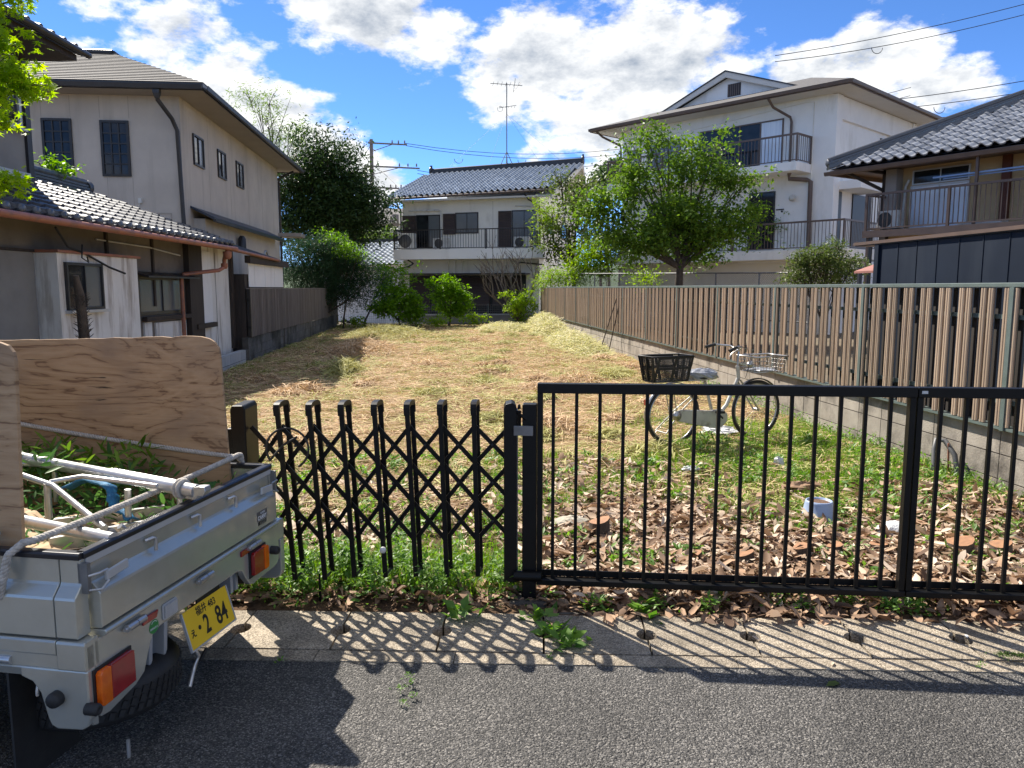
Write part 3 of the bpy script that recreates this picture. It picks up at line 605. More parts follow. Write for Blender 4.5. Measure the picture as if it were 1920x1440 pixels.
# ---------------------------------------------------------------- bar gate
GF = Fr(.49, 3.80, -10.5)
g = thing('bar_gate', 'long black gate of plain vertical bars beside the folding gate', 'gate', GF.w(1.9, 0, .09))
for (a0, a1) in ((.005, 1.828), (1.832, 3.75)):
    b = MB(); b.box(GF, a0, a1, -.028, .028, 1.078, 1.127); b.build('top_rail', M['black'], g, .003)
    b = MB(); b.box(GF, a0, a1, -.03, .03, .082, .112); b.build('bottom_rail', M['black'], g, .003)
    b = MB(); b.box(GF, a0, a1, -.034, -.028, .112, .145); b.build('rail_lip', M['black'], g)
for a in (.005, 1.798, 1.832, 3.72):
    b = MB(); b.box(GF, a, a+.028, -.022, .022, .112, 1.078); b.build('stile', M['black'], g, .002)
q = MB(); q.box(XY, -.0085, .0085, -.0085, .0085, .112, 1.078); me = q.mesh('bar', M['black'])
a = .085
while a < 3.7:
    if min(abs(a-s) for s in (1.81, 1.845)) > .045: inst('bar', me, g, GF.m(a, 0, 0))
    a += .1165
b = MB(); b.box(GF, 1.845, 1.872, .028, .031, 1.098, 1.112); b.build('maker_tag', M['silver'], g)
b = MB(); b.lathe(GF.w(1.79, .0, -.05), [(.012, 0), (.012, .14)], 10); b.build('drop_rod', M['black'], g)
p_ = thing('gate_post', 'square black gate post standing between the folding gate and the bar gate', 'post', (.44, 3.81, 0))
b = MB(); b.box(GF, -.070, .002, -.04, .03, -.02, 1.022); b.build('post_body', M['black'], p_, .006)
b = MB(); b.box(GF, -.112, -.014, .031, .050, .865, .915); b.build('latch_plate', M['steel'], p_, .003)
b = MB(); b.bar(GF.w(-.085, .03, .89), GF.w(-.085, .03, .99), .014, .014); b.bar(GF.w(-.10, .03, .985), GF.w(-.05, .03, .945), .012, .012); b.lathe(GF.w(-.085, .035, 1.0), [(0, 0), (.009, .0), (.007, .02), (0, .025)], 8); b.build('latch_hook', M['black'], p_)
b = MB(); b.tube([GF.w(-.11, .045, .135), GF.w(.03, .045, .135)], .027, 14); b.build('hinge_barrel', M['black'], p_)
b = MB(); b.box(GF, -.13, .06, -.12, .09, -.06, .008); b.build('post_footing', M['mortar'], p_)

# ---------------------------------------------------------------- folding lattice gate
AF = Fr(.44, 3.80, -4.5)
ag = thing('folding_gate', 'black folding lattice gate with rounded uprights behind the truck', 'gate', AF.w(-.75, 0, .1))
dv = Vector((math.sin(R(11)), math.cos(R(11)), 0))*.115     # each upright is a flat hoop set across the gate line
UP = [-.267, -.435, -.601, -.765, -.930, -1.090, -1.250]
def hoop(s, w_, zt=1.02, zb=.122, zs=0.):
    p0 = Vector(AF.w(s, 0, 0)); lean = Vector(AF.d + (0,))*zs
    b = MB(); sd = Vector(AF.d + (0,))
    def at(dn, z): return p0 + dv*dn + lean*(1-z) + Vector((0, 0, z))
    path = [at(0, zb), at(0, zt-.02)] + [at(.5-.5*math.cos(t), zt-.02+.016*math.sin(t)) for t in [math.pi*k/8 for k in range(1, 8)]] + [at(1, zt-.02), at(1, zb)]
    th = .016
    # strip with rectangular section following the path
    pts = path; n = len(pts); vs = []
    for i, p in enumerate(pts):
        d = (pts[min(i+1, n-1)]-pts[max(i-1, 0)]).normalized(); nn = d.cross(sd).normalized()
        for x_, y_ in ((-1, -1), (1, -1), (1, 1), (-1, 1)): vs.append(p + sd*x_*w_/2 + nn*y_*th/2)
    fs = [(i*4+j, i*4+(j+1) % 4, i*4+4+(j+1) % 4, i*4+4+j) for i in range(n-1) for j in range(4)]
    b.add(vs, fs); b.add([vs[0], vs[1], vs[2], vs[3]], [(0, 1, 2, 3)]); b.add(vs[-4:], [(3, 2, 1, 0)])
    b.bar(at(0, zb+.006), at(1, zb+.006), w_*.8, .012)
    cap = MB()
    b.build('upright', M['black'], ag)
    c = MB(); pts = [at(.5-.56*math.cos(t), zt-.018+.022*abs(math.sin(t))**.7) for t in [math.pi*k/8 for k in range(0, 9)]]
    pts = [at(-.06, zt-.055)] + pts + [at(1.06, zt-.055)]
    vs = []; n = len(pts)
    for i, p in enumerate(pts):
        d = (pts[min(i+1, n-1)]-pts[max(i-1, 0)]).normalized(); nn = d.cross(sd).normalized()
        for x_, y_ in ((-1, -1), (1, -1), (1, 1), (-1, 1)): vs.append(p + sd*x_*(w_/2+.003) + nn*y_*.011)
    c.add(vs, [(i*4+j, i*4+(j+1) % 4, i*4+4+(j+1) % 4, i*4+4+j) for i in range(n-1) for j in range(4)] + [(0, 1, 2, 3), (n*4-1, n*4-2, n*4-3, n*4-4)]); c.build('upright_cap', M['black'], ag)
for i, s in enumerate(UP): hoop(s, .024, 1.02, .122 - .012*(i > 4), .02+.008*i)
ZP = [.905, .711, .511, .306]
allS = [-.085] + UP + [-1.40]
for i in range(len(allS)-1):
    a, c_ = allS[i], allS[i+1]
    for k in range(3):
        for (z0, z1, dn) in ((ZP[k], ZP[k+1], .22), (ZP[k+1], ZP[k], .62)):
            # z0 at the left upright, z1 at the right one
            def at(s, z):
                j = 0 if s == -.085 else (UP.index(s) if s in UP else 7)
                return Vector(AF.w(s, 0, 0)) + dv*dn + Vector(AF.d+(0,))*(.02+.008*j)*(1-z) + Vector((0, 0, z))
            b = MB(); b.bar(at(c_, z0), at(a, z1), .022, .008, side=(0, 0, 1)); b.build('lattice_bar', M['black'], ag)
pv = MB()
for i in range(len(allS)-1):
    for k in range(3):
        c_ = Vector(AF.w((allS[i]+allS[i+1])/2, 0, (ZP[k]+ZP[k+1])/2)) + dv*.1
        pv.lathe(c_, [(.0, 0), (.007, 0), (.006, .05), (0, .05)], 8, axis=tuple(dv))
pv.build('pivot_pins', M['rubber'], ag)
# right-hand end channel and left-hand lock stile
b = MB(); b.prism(AF, [(-.115, .095), (-.05, .095), (-.05, 1.0), (-.058, 1.02), (-.075, 1.03), (-.105, 1.022), (-.115, 1.0)], .02, -.10); b.build('end_channel', M['black'], ag, .004)
b = MB(); b.box(AF, -.049, -.043, -.02, -.09, .10, .985); b.build('strike_strip', M['steel'], ag)
p0 = AF.w(-1.43, 0, 0)
LFm = Fr(p0[0], p0[1], -4.5)
b = MB(); b.prism(LFm, [(-.045, .1), (.03, .1), (.03, 1.0), (.02, 1.02), (-.035, 1.02), (-.045, 1.0)], .03, -.17); b.build('lock_stile', M['black'], ag, .006)
b = MB(); b.box(LFm, -.075, -.046, .0, -.06, .70, .90); b.build('lock_case', M['black'], ag, .006)
b = MB(); b.lathe(LFm.w(-.06, .03, .60), [(.0, 0), (.022, 0), (.022, .12), (.014, .14), (0, .14)], 12); b.build('padlock', M['black'], ag)
c0 = Vector(AF.w(-1.20, .02, .80))
b = MB(); b.torus(c0 + Vector((0, 0, -.0)), .105, .006, AF.n+(.0,), 40, 6, R(-60), R(215)); b.tube([c0+Vector((-.09, 0, -.06)), c0+Vector((-.02, 0, .02)), c0+Vector((.05, 0, .06))], .006, 6); b.build('coiled_cable', M['rubber'], ag)
b = MB(); b.lathe(AF.w(-1.065, .0, -.0), [(.006, .0), (.006, .14)], 8); b.build('drop_rod', M['black'], ag)
b = MB(); b.lathe(AF.w(-.728, .05, .285), [(.0, 0), (.016, .003), (.016, .012), (0, .014)], 14, axis=AF.n+(0,)); b.build('white_knob', M['bag'], ag)

# ---------------------------------------------------------------- building parts
PANT = [(0, .0), (.10, .030), (.22, .040), (.34, .030), (.46, .006), (.62, -.012), (.80, -.010), (1.0, .002)]   # cross-section of a pantile
def tile_mesh(name, w, l, m, hump=1., lip=.03):
    q = MB(); th = .014; vs = []
    for yy, up in ((0, lip), (l*1.08, .0)):
        vs += [(x*w*1.03, yy, z*hump+up) for x, z in PANT]
    k = len(PANT)
    q.add(vs, [(i, i+1, k+i+1, k+i) for i in range(k-1)], True)
    q.add([(x, y, z) for x, y, z in vs[:k]] + [(x, y+.002, z-th-lip*.5) for x, y, z in vs[:k]], [(i, k+i, k+i+1, i+1) for i in range(k-1)])
    return q.mesh(name, m)
def tile_roof(t, partname, o, u, v, nu, nv, w, l, m, ok=lambda i, j: True, limit=300, hump=1., name='roof_tile', jit=.004):
    """o: lower left corner, u: unit vector along the eave, v: unit vector up the slope"""
    u = Vector(u).normalized(); v = Vector(v).normalized(); nrm = u.cross(v).normalized()
    me = tile_mesh(name, w, l, m, hump)
    B = Matrix((u, v, nrm)).transposed().to_4x4()
    # underlay board
    roof = MB(); a = Vector(o)
    roof.quadbox([a - nrm*.01, a + u*w*nu - nrm*.01, a + u*w*nu + v*l*nv - nrm*.01, a + v*l*nv - nrm*.01], -nrm*.03) if all(ok(i, j) for i in (0, nu-1) for j in (0, nv-1)) else roof.add([a, a+u*.01, a+v*.01], [(0, 1, 2)])
    ro = roof.build(partname, M['dkroof'], t)
    lst = []
    for i in range(nu):
        for j in range(nv):
            if ok(i, j):
                p = Vector(o) + u*w*i + v*l*j + nrm*rnd.uniform(0, jit)
                lst.append(((p - Vector((0, 0, 1.6))).length, p))
    lst.sort(key=lambda q: q[0]); rest = MB()
    for i, (d, p) in enumerate(lst):
        Mx = Matrix.Translation(p) @ B @ Matrix.Rotation(rnd.uniform(-.012, .012), 4, 'Z')
        if i < limit: inst(name, me, ro, Mx)
        else: rest.add([Mx @ q.co for q in me.vertices], [tuple(pp.vertices) for pp in me.polygons], True)
    if rest.v: rest.build('far_'+name+'s', m, ro, kind='stuff')
    return ro
def window(t, fr, s0, s1, z0, z1, fm, gm, nv=2, nh=1, n=0., fw=.045, prot=.04, name='window', sill=None, muntin=.02, gms=None):
    f = MB(); 
    f.box(fr, s0, s0+fw, n, n+prot, z0, z1); f.box(fr, s1-fw, s1, n, n+prot, z0, z1); f.box(fr, s0+fw, s1-fw, n, n+prot, z1-fw, z1); f.box(fr, s0+fw, s1-fw, n, n+prot, z0, z0+fw)
    o = f.build(name, fm, t)
    W = (s1-s0-2*fw)/nv; H = (z1-z0-2*fw)/nh; g = muntin/2
    for i in range(nv):
        for j in range(nh):
            q = MB(); q.box(fr, s0+fw+W*i+(g if i else 0), s0+fw+W*(i+1)-(g if i < nv-1 else 0), n+.004, n+.010, z0+fw+H*j+(g if j else 0), z0+fw+H*(j+1)-(g if j < nh-1 else 0))
            q.build('pane', (gms[i] if gms else gm), o)
    mu = MB()
    for i in range(1, nv): mu.box(fr, s0+fw+W*i-muntin/2, s0+fw+W*i+muntin/2, n+.001, n+prot*.8, z0+fw, z1-fw)
    for j in range(1, nh): mu.box(fr, s0+fw, s1-fw, n+.002, n+prot*.7, z0+fw+H*j-muntin/2, z0+fw+H*j+muntin/2)
    if mu.v: mu.build('muntin' if (nh > 1) else 'meeting_stile', fm, o)
    if sill:
        q = MB(); q.box(fr, s0-.03, s1+.03, n, n+.09, z0-.04, z0-.002); q.build('sill', sill, o)
    return o
def louvre_shutter(t, fr, s0, s1, z0, z1, m, n=0., d=.09):
    q = MB(); q.box(fr, s0, s1, n, n+d*.7, z0, z1); o = q.build('shutter_box', m, t)
    k = max(3, int((z1-z0)/.07)); h = (z1-z0)/k; q = MB()
    for i in range(k):
        z = z0+h*i
        q.add([fr.w(s0+.03, n+d*.7, z+h*.95), fr.w(s1-.03, n+d*.7, z+h*.95), fr.w(s1-.03, n+d, z+.01), fr.w(s0+.03, n+d, z+.01), fr.w(s0+.03, n+d*.7, z), fr.w(s1-.03, n+d*.7, z)], [(0, 1, 2, 3), (3, 2, 5, 4)])
    q.build('louvres', m, o); return o
def railing(t, fr, pts, z0, z1, m, pitch=.11, top=.05, limit=300, foot=.06, bw=.016, posts=()):
    """pts: list of (s,n) corners"""
    r = MB()
    for (a, b_) in zip(pts, pts[1:]):
        p, q = Vector(fr.w(a[0], a[1], 0)), Vector(fr.w(b_[0], b_[1], 0))
        r.bar(p+Vector((0, 0, z1-top/2)), q+Vector((0, 0, z1-top/2)), top, top, (0, 0, 1)); r.bar(p+Vector((0, 0, z0+foot)), q+Vector((0, 0, z0+foot)), .03, .03, (0, 0, 1))
    o = r.build('balcony_railing', m, t)
    q = MB(); q.box(XY, -bw/2, bw/2, -bw/2, bw/2, z0+foot, z1-top); me = q.mesh('baluster', m); k = 0
    for (a, b_) in zip(pts, pts[1:]):
        L_ = math.hypot(a[0]-b_[0], a[1]-b_[1]); n = max(1, int(L_/pitch))
        for i in range(n+1):
            f = i/n; inst('baluster', me, o, fr.m(a[0]+(b_[0]-a[0])*f, a[1]+(b_[1]-a[1])*f, 0)); k += 1
    q = MB()
    for s, n in list(pts)+list(posts): q.box(fr, s-.028, s+.028, n-.028, n+.028, z0, z1)
    q.build('railing_posts', m, o)
    return o
def pipe(t, pts, r, m, name='downpipe'):
    return MB().tube(pts, r, 10).build(name, m, t)
def ac_unit(fr, s, n, z, label, w=.72, h=.52, group=None):
    a = thing('air_conditioner', label, 'air conditioner', fr.w(s+w/2, n, z))
    if group: a['group'] = group
    b = MB(); b.box(fr, s, s+w, n-.27, n, z+.04, z+.04+h); b.build('casing', M['acw'], a, .01)
    b = MB(); c = Vector(fr.w(s+w*.38, n+.004, z+.04+h/2)); ax = fr.n+(0,)
    for r_ in (.07, .12, .17, .215): b.torus(c, r_*h/.52, .006, ax, 20, 4)
    for k in range(4):
        an = k*math.pi/4; d = Vector(fr.d+(0,))*math.cos(an)+Vector((0, 0, 1))*math.sin(an); b.tube([c-d*.215*h/.52, c+d*.215*h/.52], .004, 4)
    b.build('fan_grille', M['acd'], a)
    b = MB(); b.lathe(c+Vector(ax)*-.0035, [(0, 0), (.215*h/.52, 0), (.215*h/.52, .003), (0, .003)], 20, axis=ax); b.build('fan_opening', M['acd'], a)
    b = MB(); b.box(fr, s+.08, s+.14, n-.25, n-.02, z, z+.04); b.box(fr, s+w-.14, s+w-.08, n-.25, n-.02, z, z+.04); b.build('feet', M['acd'], a)
    return a

# ---------------------------------------------------------------- two-storey beige house, left
S1 = Fr(-5.4, 17.5, 90); S2 = Fr(-5.4, 17.5, 0)
h = thing('stucco_house', 'two-storey beige stucco house with a dark edged hip roof on the left', 'house', (-8.2, 22.5, 0))
b = MB(); b.box(XY, -11.0, -5.4, 17.5, 27.6, -.1, 5.62); b.build('wall', M['stucco'], h)
for (f_, s, z0_, z1_) in [(S2, s, 5.15, 5.6) for s in (-2.80, -2.22, -1.63, -1.04)]+[(S2, s, 2.6, 3.93) for s in (-1.55, -1.03)]+[(S1, s, 3.3, 5.6) for s in (2.0, 3.9, 5.8, 7.6, 9.2)]:
    MB().box(f_, s-.006, s+.006, 0, .002, z0_, z1_).build('wall_joint', M['stucco_seam'], h)
window(h, S2, -2.80, -2.20, 3.96, 5.12, M['darkframe'], M['glass'], 3, 5, fw=.05, muntin=.03, name='lattice_window')
window(h, S2, -1.63, -1.05, 3.95, 5.10, M['darkframe'], M['glass'], 3, 5, fw=.05, muntin=.03, name='lattice_window')
for (u0, u1) in ((.78, 1.55), (2.72, 3.45), (4.5, 5.25)):
    window(h, S1, u0, u1, 4.34, 5.02, M['darkframe'], M['glass'], 2, 1, fw=.04, gms=[M['glass'], M['glassf']])
# recessed panel and meter on the front
b = MB(); b.box(S2, -1.25, -.27, .0, .015, 3.18, 3.20); b.box(S2, -.285, -.27, 0, .015, 2.4, 3.18); b.build('panel_trim', M['stucco_seam'], h)
b = MB(); b.box(S2, -.93, -.86, 0, .06, 3.40, 3.50); b.tube([S2.w(-.9, .04, 3.4), S2.w(-1.0, .05, 3.2)], .01, 6); b.build('cable_box', M['acw'], h)
# soffit, fascia and gutter around the eaves (z = 5.5)
EX0, EX1, EY0, EY1, EZ = -11.7, -4.7, 16.8, 28.3, 5.62
b = MB(); b.box(XY, EX0+.02, EX1-.02, EY0+.02, EY1-.02, EZ, EZ+.02); b.build('soffit', M['soffit'], h)
b = MB(); b.box(XY, EX0, EX1, EY0-.0, EY0+.02, EZ-.03, EZ+.12); b.box(XY, EX1-.02, EX1, EY0+.02, EY1, EZ-.03, EZ+.12); b.box(XY, EX0, EX1, EY1, EY1+.02, EZ-.03, EZ+.12); b.build('fascia', M['gutterb'], h)
b = MB(); b.sweep(XY, [(0, 0)], 0, 0) if False else None
for fr_, a0, a1 in ((Fr(EX0, EY0, 0), 0, EX1-EX0), (Fr(EX1, EY0, 90), -.0, EY1-EY0)):
    b.sweep(fr_, [(.002, EZ+.0), (.04, EZ-.03), (.09, EZ-.02), (.11, EZ+.06), (.10, EZ+.06), (.08, EZ), (.002, EZ+.03)], a0, a1)
b.build('gutter', M['gutterb'], h)
apx = (EX0+EX1)/2; hw = (EX1-EX0)/2; AZ = 6.95
A0, A1 = Vector((EX1-2.75, EY0+2.75, 7.0)), Vector((EX1-2.75, EY1-2.75, 7.0))
A0l, A1l = Vector((EX0+2.75, EY0+2.75, 7.0)), Vector((EX0+2.75, EY1-2.75, 7.0))
rz = EZ+.1
def courses(t, e0, e1, r0, r1, n, m, th=.02, name='shingle_course'):
    e0, e1, r0, r1 = map(Vector, (e0, e1, r0, r1)); nr = (e1-e0).cross(r0-e0).normalized()
    if nr.z < 0: nr = -nr
    for i in range(n):
        f0, f1 = i/n, (i+1.12)/n
        a, b_, c_, d_ = e0.lerp(r0, f0), e1.lerp(r1, f0), e1.lerp(r1, min(f1, 1)), e0.lerp(r0, min(f1, 1))
        q = MB(); q.add([a+nr*th, b_+nr*th, c_+nr*.002, d_+nr*.002, a, b_, c_-nr*.004, d_-nr*.004], [(0, 1, 2, 3), (7, 6, 5, 4), (0, 4, 5, 1), (1, 5, 6, 2), (2, 6, 7, 3), (3, 7, 4, 0)]); q.build(name, m, t)
b = MB(); b.add([(EX0, EY0, rz), (EX1, EY0, rz), (EX1, EY1, rz), (EX0, EY1, rz), A0, A1, A0l, A1l], [(0, 1, 4, 6), (1, 2, 5, 4), (2, 3, 7, 5), (3, 0, 6, 7), (6, 4, 5, 7), (0, 3, 2, 1)]); rf = b.build('roof', M['dkroof'], h)
up = Vector((0, 0, .012))
courses(rf, Vector((EX0, EY0, rz))+up, Vector((EX1, EY0, rz))+up, A0l+up, A0+up, 18, M['shingle'])
courses(rf, Vector((EX1, EY0, rz))+up, Vector((EX1, EY1, rz))+up, A0+up, A1+up, 18, M['shingle'])
b = MB(); b.tube([A0+Vector((-.02, 0, .04)), A0l+Vector((0, 0, .04))], .07, 8); b.tube([A0+Vector((0, 0, .03)), A1+Vector((0, 0, .03))], .06, 8); b.build('ridge_cap', M['gutterb'], rf)
# corner downpipe with hopper
pipe(h, [(-5.62, 16.85, 5.62), (-5.62, 16.86, 5.4), (-5.50, 17.3, 5.12), (-5.44, 17.42, 4.9), (-5.40, 17.44, 2.4)], .045, M['gutterb'])
b = MB(); b.lathe((-5.62, 16.83, 5.42), [(.05, 0), (.09, .1), (.1, .26)], 4, smooth=False); b.build('hopper_head', M['gutterb'], h)
pipe(h, [(-4.85, 27.6, 5.55), (-5.2, 27.62, 5.4), (-5.36, 27.62, 5.3), (-5.36, 27.62, .3)], .04, M['gutterb'])
# lower dark lean-to awnings on the lot side
AW = Fr(-5.4, 17.5, 90)
b = MB(); b.add([AW.w(.4, .0, 3.40), AW.w(8.3, .0, 3.40), AW.w(8.3, .5, 3.16), AW.w(.4, .5, 3.16), AW.w(.4, .0, 3.35), AW.w(8.3, .0, 3.35), AW.w(8.3, .5, 3.10), AW.w(.4, .5, 3.10)], [(0, 1, 2, 3), (7, 6, 5, 4), (3, 2, 6, 7), (0, 3, 7, 4), (1, 5, 6, 2)]); b.build('awning', M['blueroof'], h)
b = MB(); b.box(AW, .4, 8.3, .48, .54, 3.06, 3.12); b.build('awning_gutter', M['gutterb'], h)
b = MB(); b.box(AW, .6, 8.1, 0, .25, 1.0, 3.14); b.build('lower_bay', M['stucco'], h)
b = MB(); b.lathe(AW.w(3.3, .38, 2.60), [(.10, 0), (.10, .26), (.05, .34)], 12); b.build('flue_vent', M['gutterb'], h)
b = MB(); b.lathe(AW.w(6.6, .25, 2.45), [(.28, 0), (.28, .03), (.24, .04)], 24, axis=(1, 0, 0)); b.build('round_window', M['silver'], h)
b = MB(); b.box(S1, 9.9, 10.8, .0, .75, 3.35, 3.47); b.build('rear_canopy', M['soffit'], h)

# ---------------------------------------------------------------- single-storey extension between (felt roof), left
ex = thing('felt_roof_annex', 'low white walled annex with a black felt lean-to roof beside the slat fence', 'annex', (-5.0, 18.5, 0))
EF = Fr(-4.50, 15.3, 89)
b = MB(); b.box(EF, .05, 2.0, -.9, 0, -.1, 2.42); b.build('wall', M['stainwall'], ex)
b = MB(); b.box(EF, -.5, .55, .02, .045, .93, 2.30); b.build('wall_panel', M['white'], ex)
b = MB(); b.box(EF, -.6, .58, .0, .12, .84, .93); b.box(EF, .95, .965, 0, .004, .2, 2.3); b.build('panel_ledge', M['dkwood'], ex)
b = MB(); b.box(EF, 1.90, 2.05, .0, .07, .3, 2.45); b.build('corner_post', M['dkwood'], ex)
b = MB(); b.add([EF.w(-.7, .42, 2.40), EF.w(4.9, .42, 2.33), EF.w(4.9, -.2, 2.46), EF.w(2.2, -.85, 2.70), EF.w(-.7, -.85, 2.94)], [(0, 1, 2, 3, 4)])
b.add([EF.w(-.7, .42, 2.36), EF.w(4.9, .42, 2.29), EF.w(4.9, -.2, 2.42), EF.w(2.2, -.85, 2.66), EF.w(-.7, -.85, 2.90)], [(4, 3, 2, 1, 0)])
b.add([EF.w(-.7, .42, 2.40), EF.w(4.9, .42, 2.33), EF.w(4.9, .42, 2.29), EF.w(-.7, .42, 2.36)], [(3, 2, 1, 0)]); b.build('roof', M['dkroof'], ex)
b = MB(); b.tube([EF.w(-1.1, .46, 2.38), EF.w(2.0, .46, 2.33), EF.w(4.8, .46, 2.28)], .035, 8); b.build('rusty_gutter', M['copper'], ex)
sh = thing('lean_to_shelter', 'narrow lean-to with white corrugated sheets just above the slat fence', 'lean-to', (-4.9, 19.5, 0))
b = MB(); b.box(EF, 2.1, 6.1, .30, .42, 2.14, 2.30); b.build('dark_beam', M['dkwood'], sh)
for i in range(7):
    b = MB(); b.box(EF, 2.35+.5*i, 2.35+.5*i+.49, .30, .315+.004*(i % 2), 1.62, 2.14); b.build('sheet', M['white'], sh)
b = MB(); b.box(EF, 2.1, 6.0, -.3, .28, -.1, 1.9); b.build('back_panel', M['dkwood'], sh)

# ---------------------------------------------------------------- old tiled house, far left
OF = Fr(-4.45, 15.5, 85)
oh = thing('old_tiled_house', 'old single-storey house with smoked tile roof and copper gutter, left edge', 'house', (-6, 11, 0))
b = MB(); b.box(OF, -11.5, -.42, -1.2, 0, -.1, 2.55); b.build('wall', M['oldwall'], oh)
b = MB(); b.box(OF, -6.6, -5.5, .0, .03, .4, 2.03); b.build('grey_wall_panel', M['greywall'], oh)
b = MB()
for s, w_ in ((-6.72, .12), (-3.75, .06), (-2.30, .06)): b.box(OF, s, s+w_, 0, .035, 1.3 if w_ < .07 else .3, 2.5)
b.box(OF, -1.02, -.42, 0, .10, -.1, 2.5); b.box(OF, -6.6, -5.5, .03, .06, 2.035, 2.065); b.build('timber_post', M['dkwood'], oh)
# lattice window at the frame edge
lw = MB(); lw.box(OF, -8.4, -6.75, .0, .02, 1.32, 2.02); lwo = lw.build('barred_window', M['wire'], oh)
for i in range(14):
    b = MB(); b.box(OF, -8.3+.105*i, -8.26+.105*i, .02, .06, 1.34, 2.0); b.build('window_bar', M['brown'], lwo)
# projecting white box with a window
b = MB(); b.box(OF, -5.48, -3.42, .0, .30, .2, 2.03); bx = b.build('box_bay', M['stainwall'], oh)
b = MB(); b.box(OF, -5.52, -3.38, .0, .34, 2.032, 2.065); b.build('bay_cap', M['copper'], bx)
BF = Fr(*OF.w(0, .30)[:2], 85)
window(oh, BF, -5.35, -4.48, 1.32, 1.92, M['gutterb'], M['glassf'], 2, 1, fw=.035, sill=M['silver'], gms=[M['glass'], M['glassf']])
window(oh, OF, -2.86, -1.10, 1.17, 1.78, M['gutterb'], M['glassf'], 2, 1, fw=.05, gms=[M['glassf'], M['glassf']])
b = MB(); b.add([OF.w(-2.95, .0, 1.86), OF.w(-.95, .0, 1.86), OF.w(-.95, .25, 1.79), OF.w(-2.95, .25, 1.79), OF.w(-2.95, .0, 1.83), OF.w(-.95, .0, 1.83), OF.w(-.95, .25, 1.76), OF.w(-2.95, .25, 1.76)], [(0, 1, 2, 3), (7, 6, 5, 4), (3, 2, 6, 7), (0, 3, 7, 4), (1, 5, 6, 2)]); b.build('window_hood', M['gutterb'], oh)
b = MB(); b.box(OF, -2.75, -1.0, .02, .10, 1.07, 1.14); b.build('sill_board', M['dkwood'], oh)
b = MB(); b.box(OF, -2.7, -2.45, .0, .03, .3, 1.05); b.box(OF, -2.3, -1.1, .0, .03, .3, 1.03); b.build('lower_white_board', M['stainwall'], oh)
# roof
eav = 2.40; sl = .40
v_ = Vector((-OF.n[0], -OF.n[1], sl)); u_ = Vector(OF.d+(0,))
o_ = Vector(OF.w(-.25-.262*40, .66, eav))
TW_, TL_ = .262, .235
def okO(i, j):
    s = -.25-.262*40 + TW_*i
    run = (j+.5)*TL_/math.hypot(1, sl)
    return s < -.12-.68*run and j < (9 if s > -4.15 else 6)
tile_roof(oh, 'roof', o_, u_, v_, 40, 13, TW_, TL_, M['tileD'], okO, 300, 1.15)
b = MB(); b.add([OF.w(-11, .60, eav-.02), OF.w(-.3, .60, eav-.02), OF.w(-1.65, -1.36, eav+1.96*sl-.02), OF.w(-11, -1.36, eav+1.96*sl-.02), OF.w(-11, .60, eav-.07), OF.w(-.3, .60, eav-.07), OF.w(-1.65, -1.36, eav+1.96*sl-.07), OF.w(-11, -1.36, eav+1.96*sl-.07)], [(0, 1, 2, 3), (7, 6, 5, 4), (0, 4, 5, 1), (1, 5, 6, 2), (2, 6, 7, 3), (3, 7, 4, 0)]); b.build('eave_boards', M['dkwood'], oh)
# round eave-end tiles
q = MB(); q.lathe((0, 0, 0), [(0, .03), (.05, .03), (.056, .0), (.056, -.05)], 12, axis=OF.n+(0,)); me = q.mesh('eave_end_tile', M['tileD'])
for i in range(40): inst('eave_end_tile', me, oh, Matrix.Translation(o_+u_*TW_*(i+.24)+Vector(OF.n+(0,))*.02+Vector((0, 0, .028))))
# ridge of stacked tiles, dipping end
rs = Vector(OF.w(-4.1, -1.30, eav+1.92*sl+.05)); re_ = Vector(OF.w(-1.72, -1.30, eav+1.92*sl+.03))
b = MB()
for k in range(3): b.bar(rs+Vector((0, 0, .05*k)), re_+Vector((0, 0, .05*k)), .22-.03*k, .035, OF.n+(0,))
b.build('ridge_courses', M['tileD'], oh)
for i in range(14):
    p = rs.lerp(re_, (i+.5)/14)+Vector((0, 0, .16)); b = MB(); b.tube([p-u_*.11, p-u_*.02, p+u_*.12], [.062, .07, .055], 8); b.build('ridge_tile', M['tileD'], oh)
b = MB(); b.lathe(re_+u_*.06+Vector((0, 0, .08)), [(0, .03), (.11, .03), (.13, 0), (.10, -.06)], 14, axis=tuple(u_)); b.build('ridge_end_tile', M['tileD'], oh)
# gutter and its elbow
b = MB(); b.tube([OF.w(-11, .72, 2.36), OF.w(-5, .72, 2.345), OF.w(-.33, .72, 2.325)], .045, 10); b.build('copper_gutter', M['copper'], oh)
pipe(oh, [OF.w(-.75, .72, 2.31), OF.w(-.75, .66, 2.2), OF.w(-.65, .6, 2.1), OF.w(-.65, .6, 1.98), OF.w(-.80, .55, 1.92), OF.w(-1.35, .12, 1.84), OF.w(-1.38, .10, 1.75), OF.w(-1.38, .10, .1)], .035, M['copper'])
b = MB(); b.lathe(OF.w(-.75, .70, 2.12), [(.04, 0), (.075, .05), (.08, .14)], 10); b.lathe(OF.w(-.65, .6, 1.95), [(.04, 0), (.06, .04), (.06, .1)], 10); b.build('hopper_head', M['copper'], oh)
pipe(oh, [OF.w(-4.0, .02, 2.28), OF.w(-2.4, .03, 2.25), OF.w(-1.2, .02, 2.17)], .012, M['acw'], 'conduit')
b = MB(); b.tube([OF.w(-5.9, .55, 2.3), OF.w(-5.4, .4, 2.1), OF.w(-4.9, .32, 2.05), OF.w(-4.35, .36, 1.88), OF.w(-4.1, .45, 1.80)], .014, 6); b.tube([OF.w(-5.0, .36, 2.15), OF.w(-5.1, .4, 1.98), OF.w(-4.95, .4, 1.93), OF.w(-4.88, .35, 2.0)], .009, 6); b.build('loose_cable', M['wire'], oh)
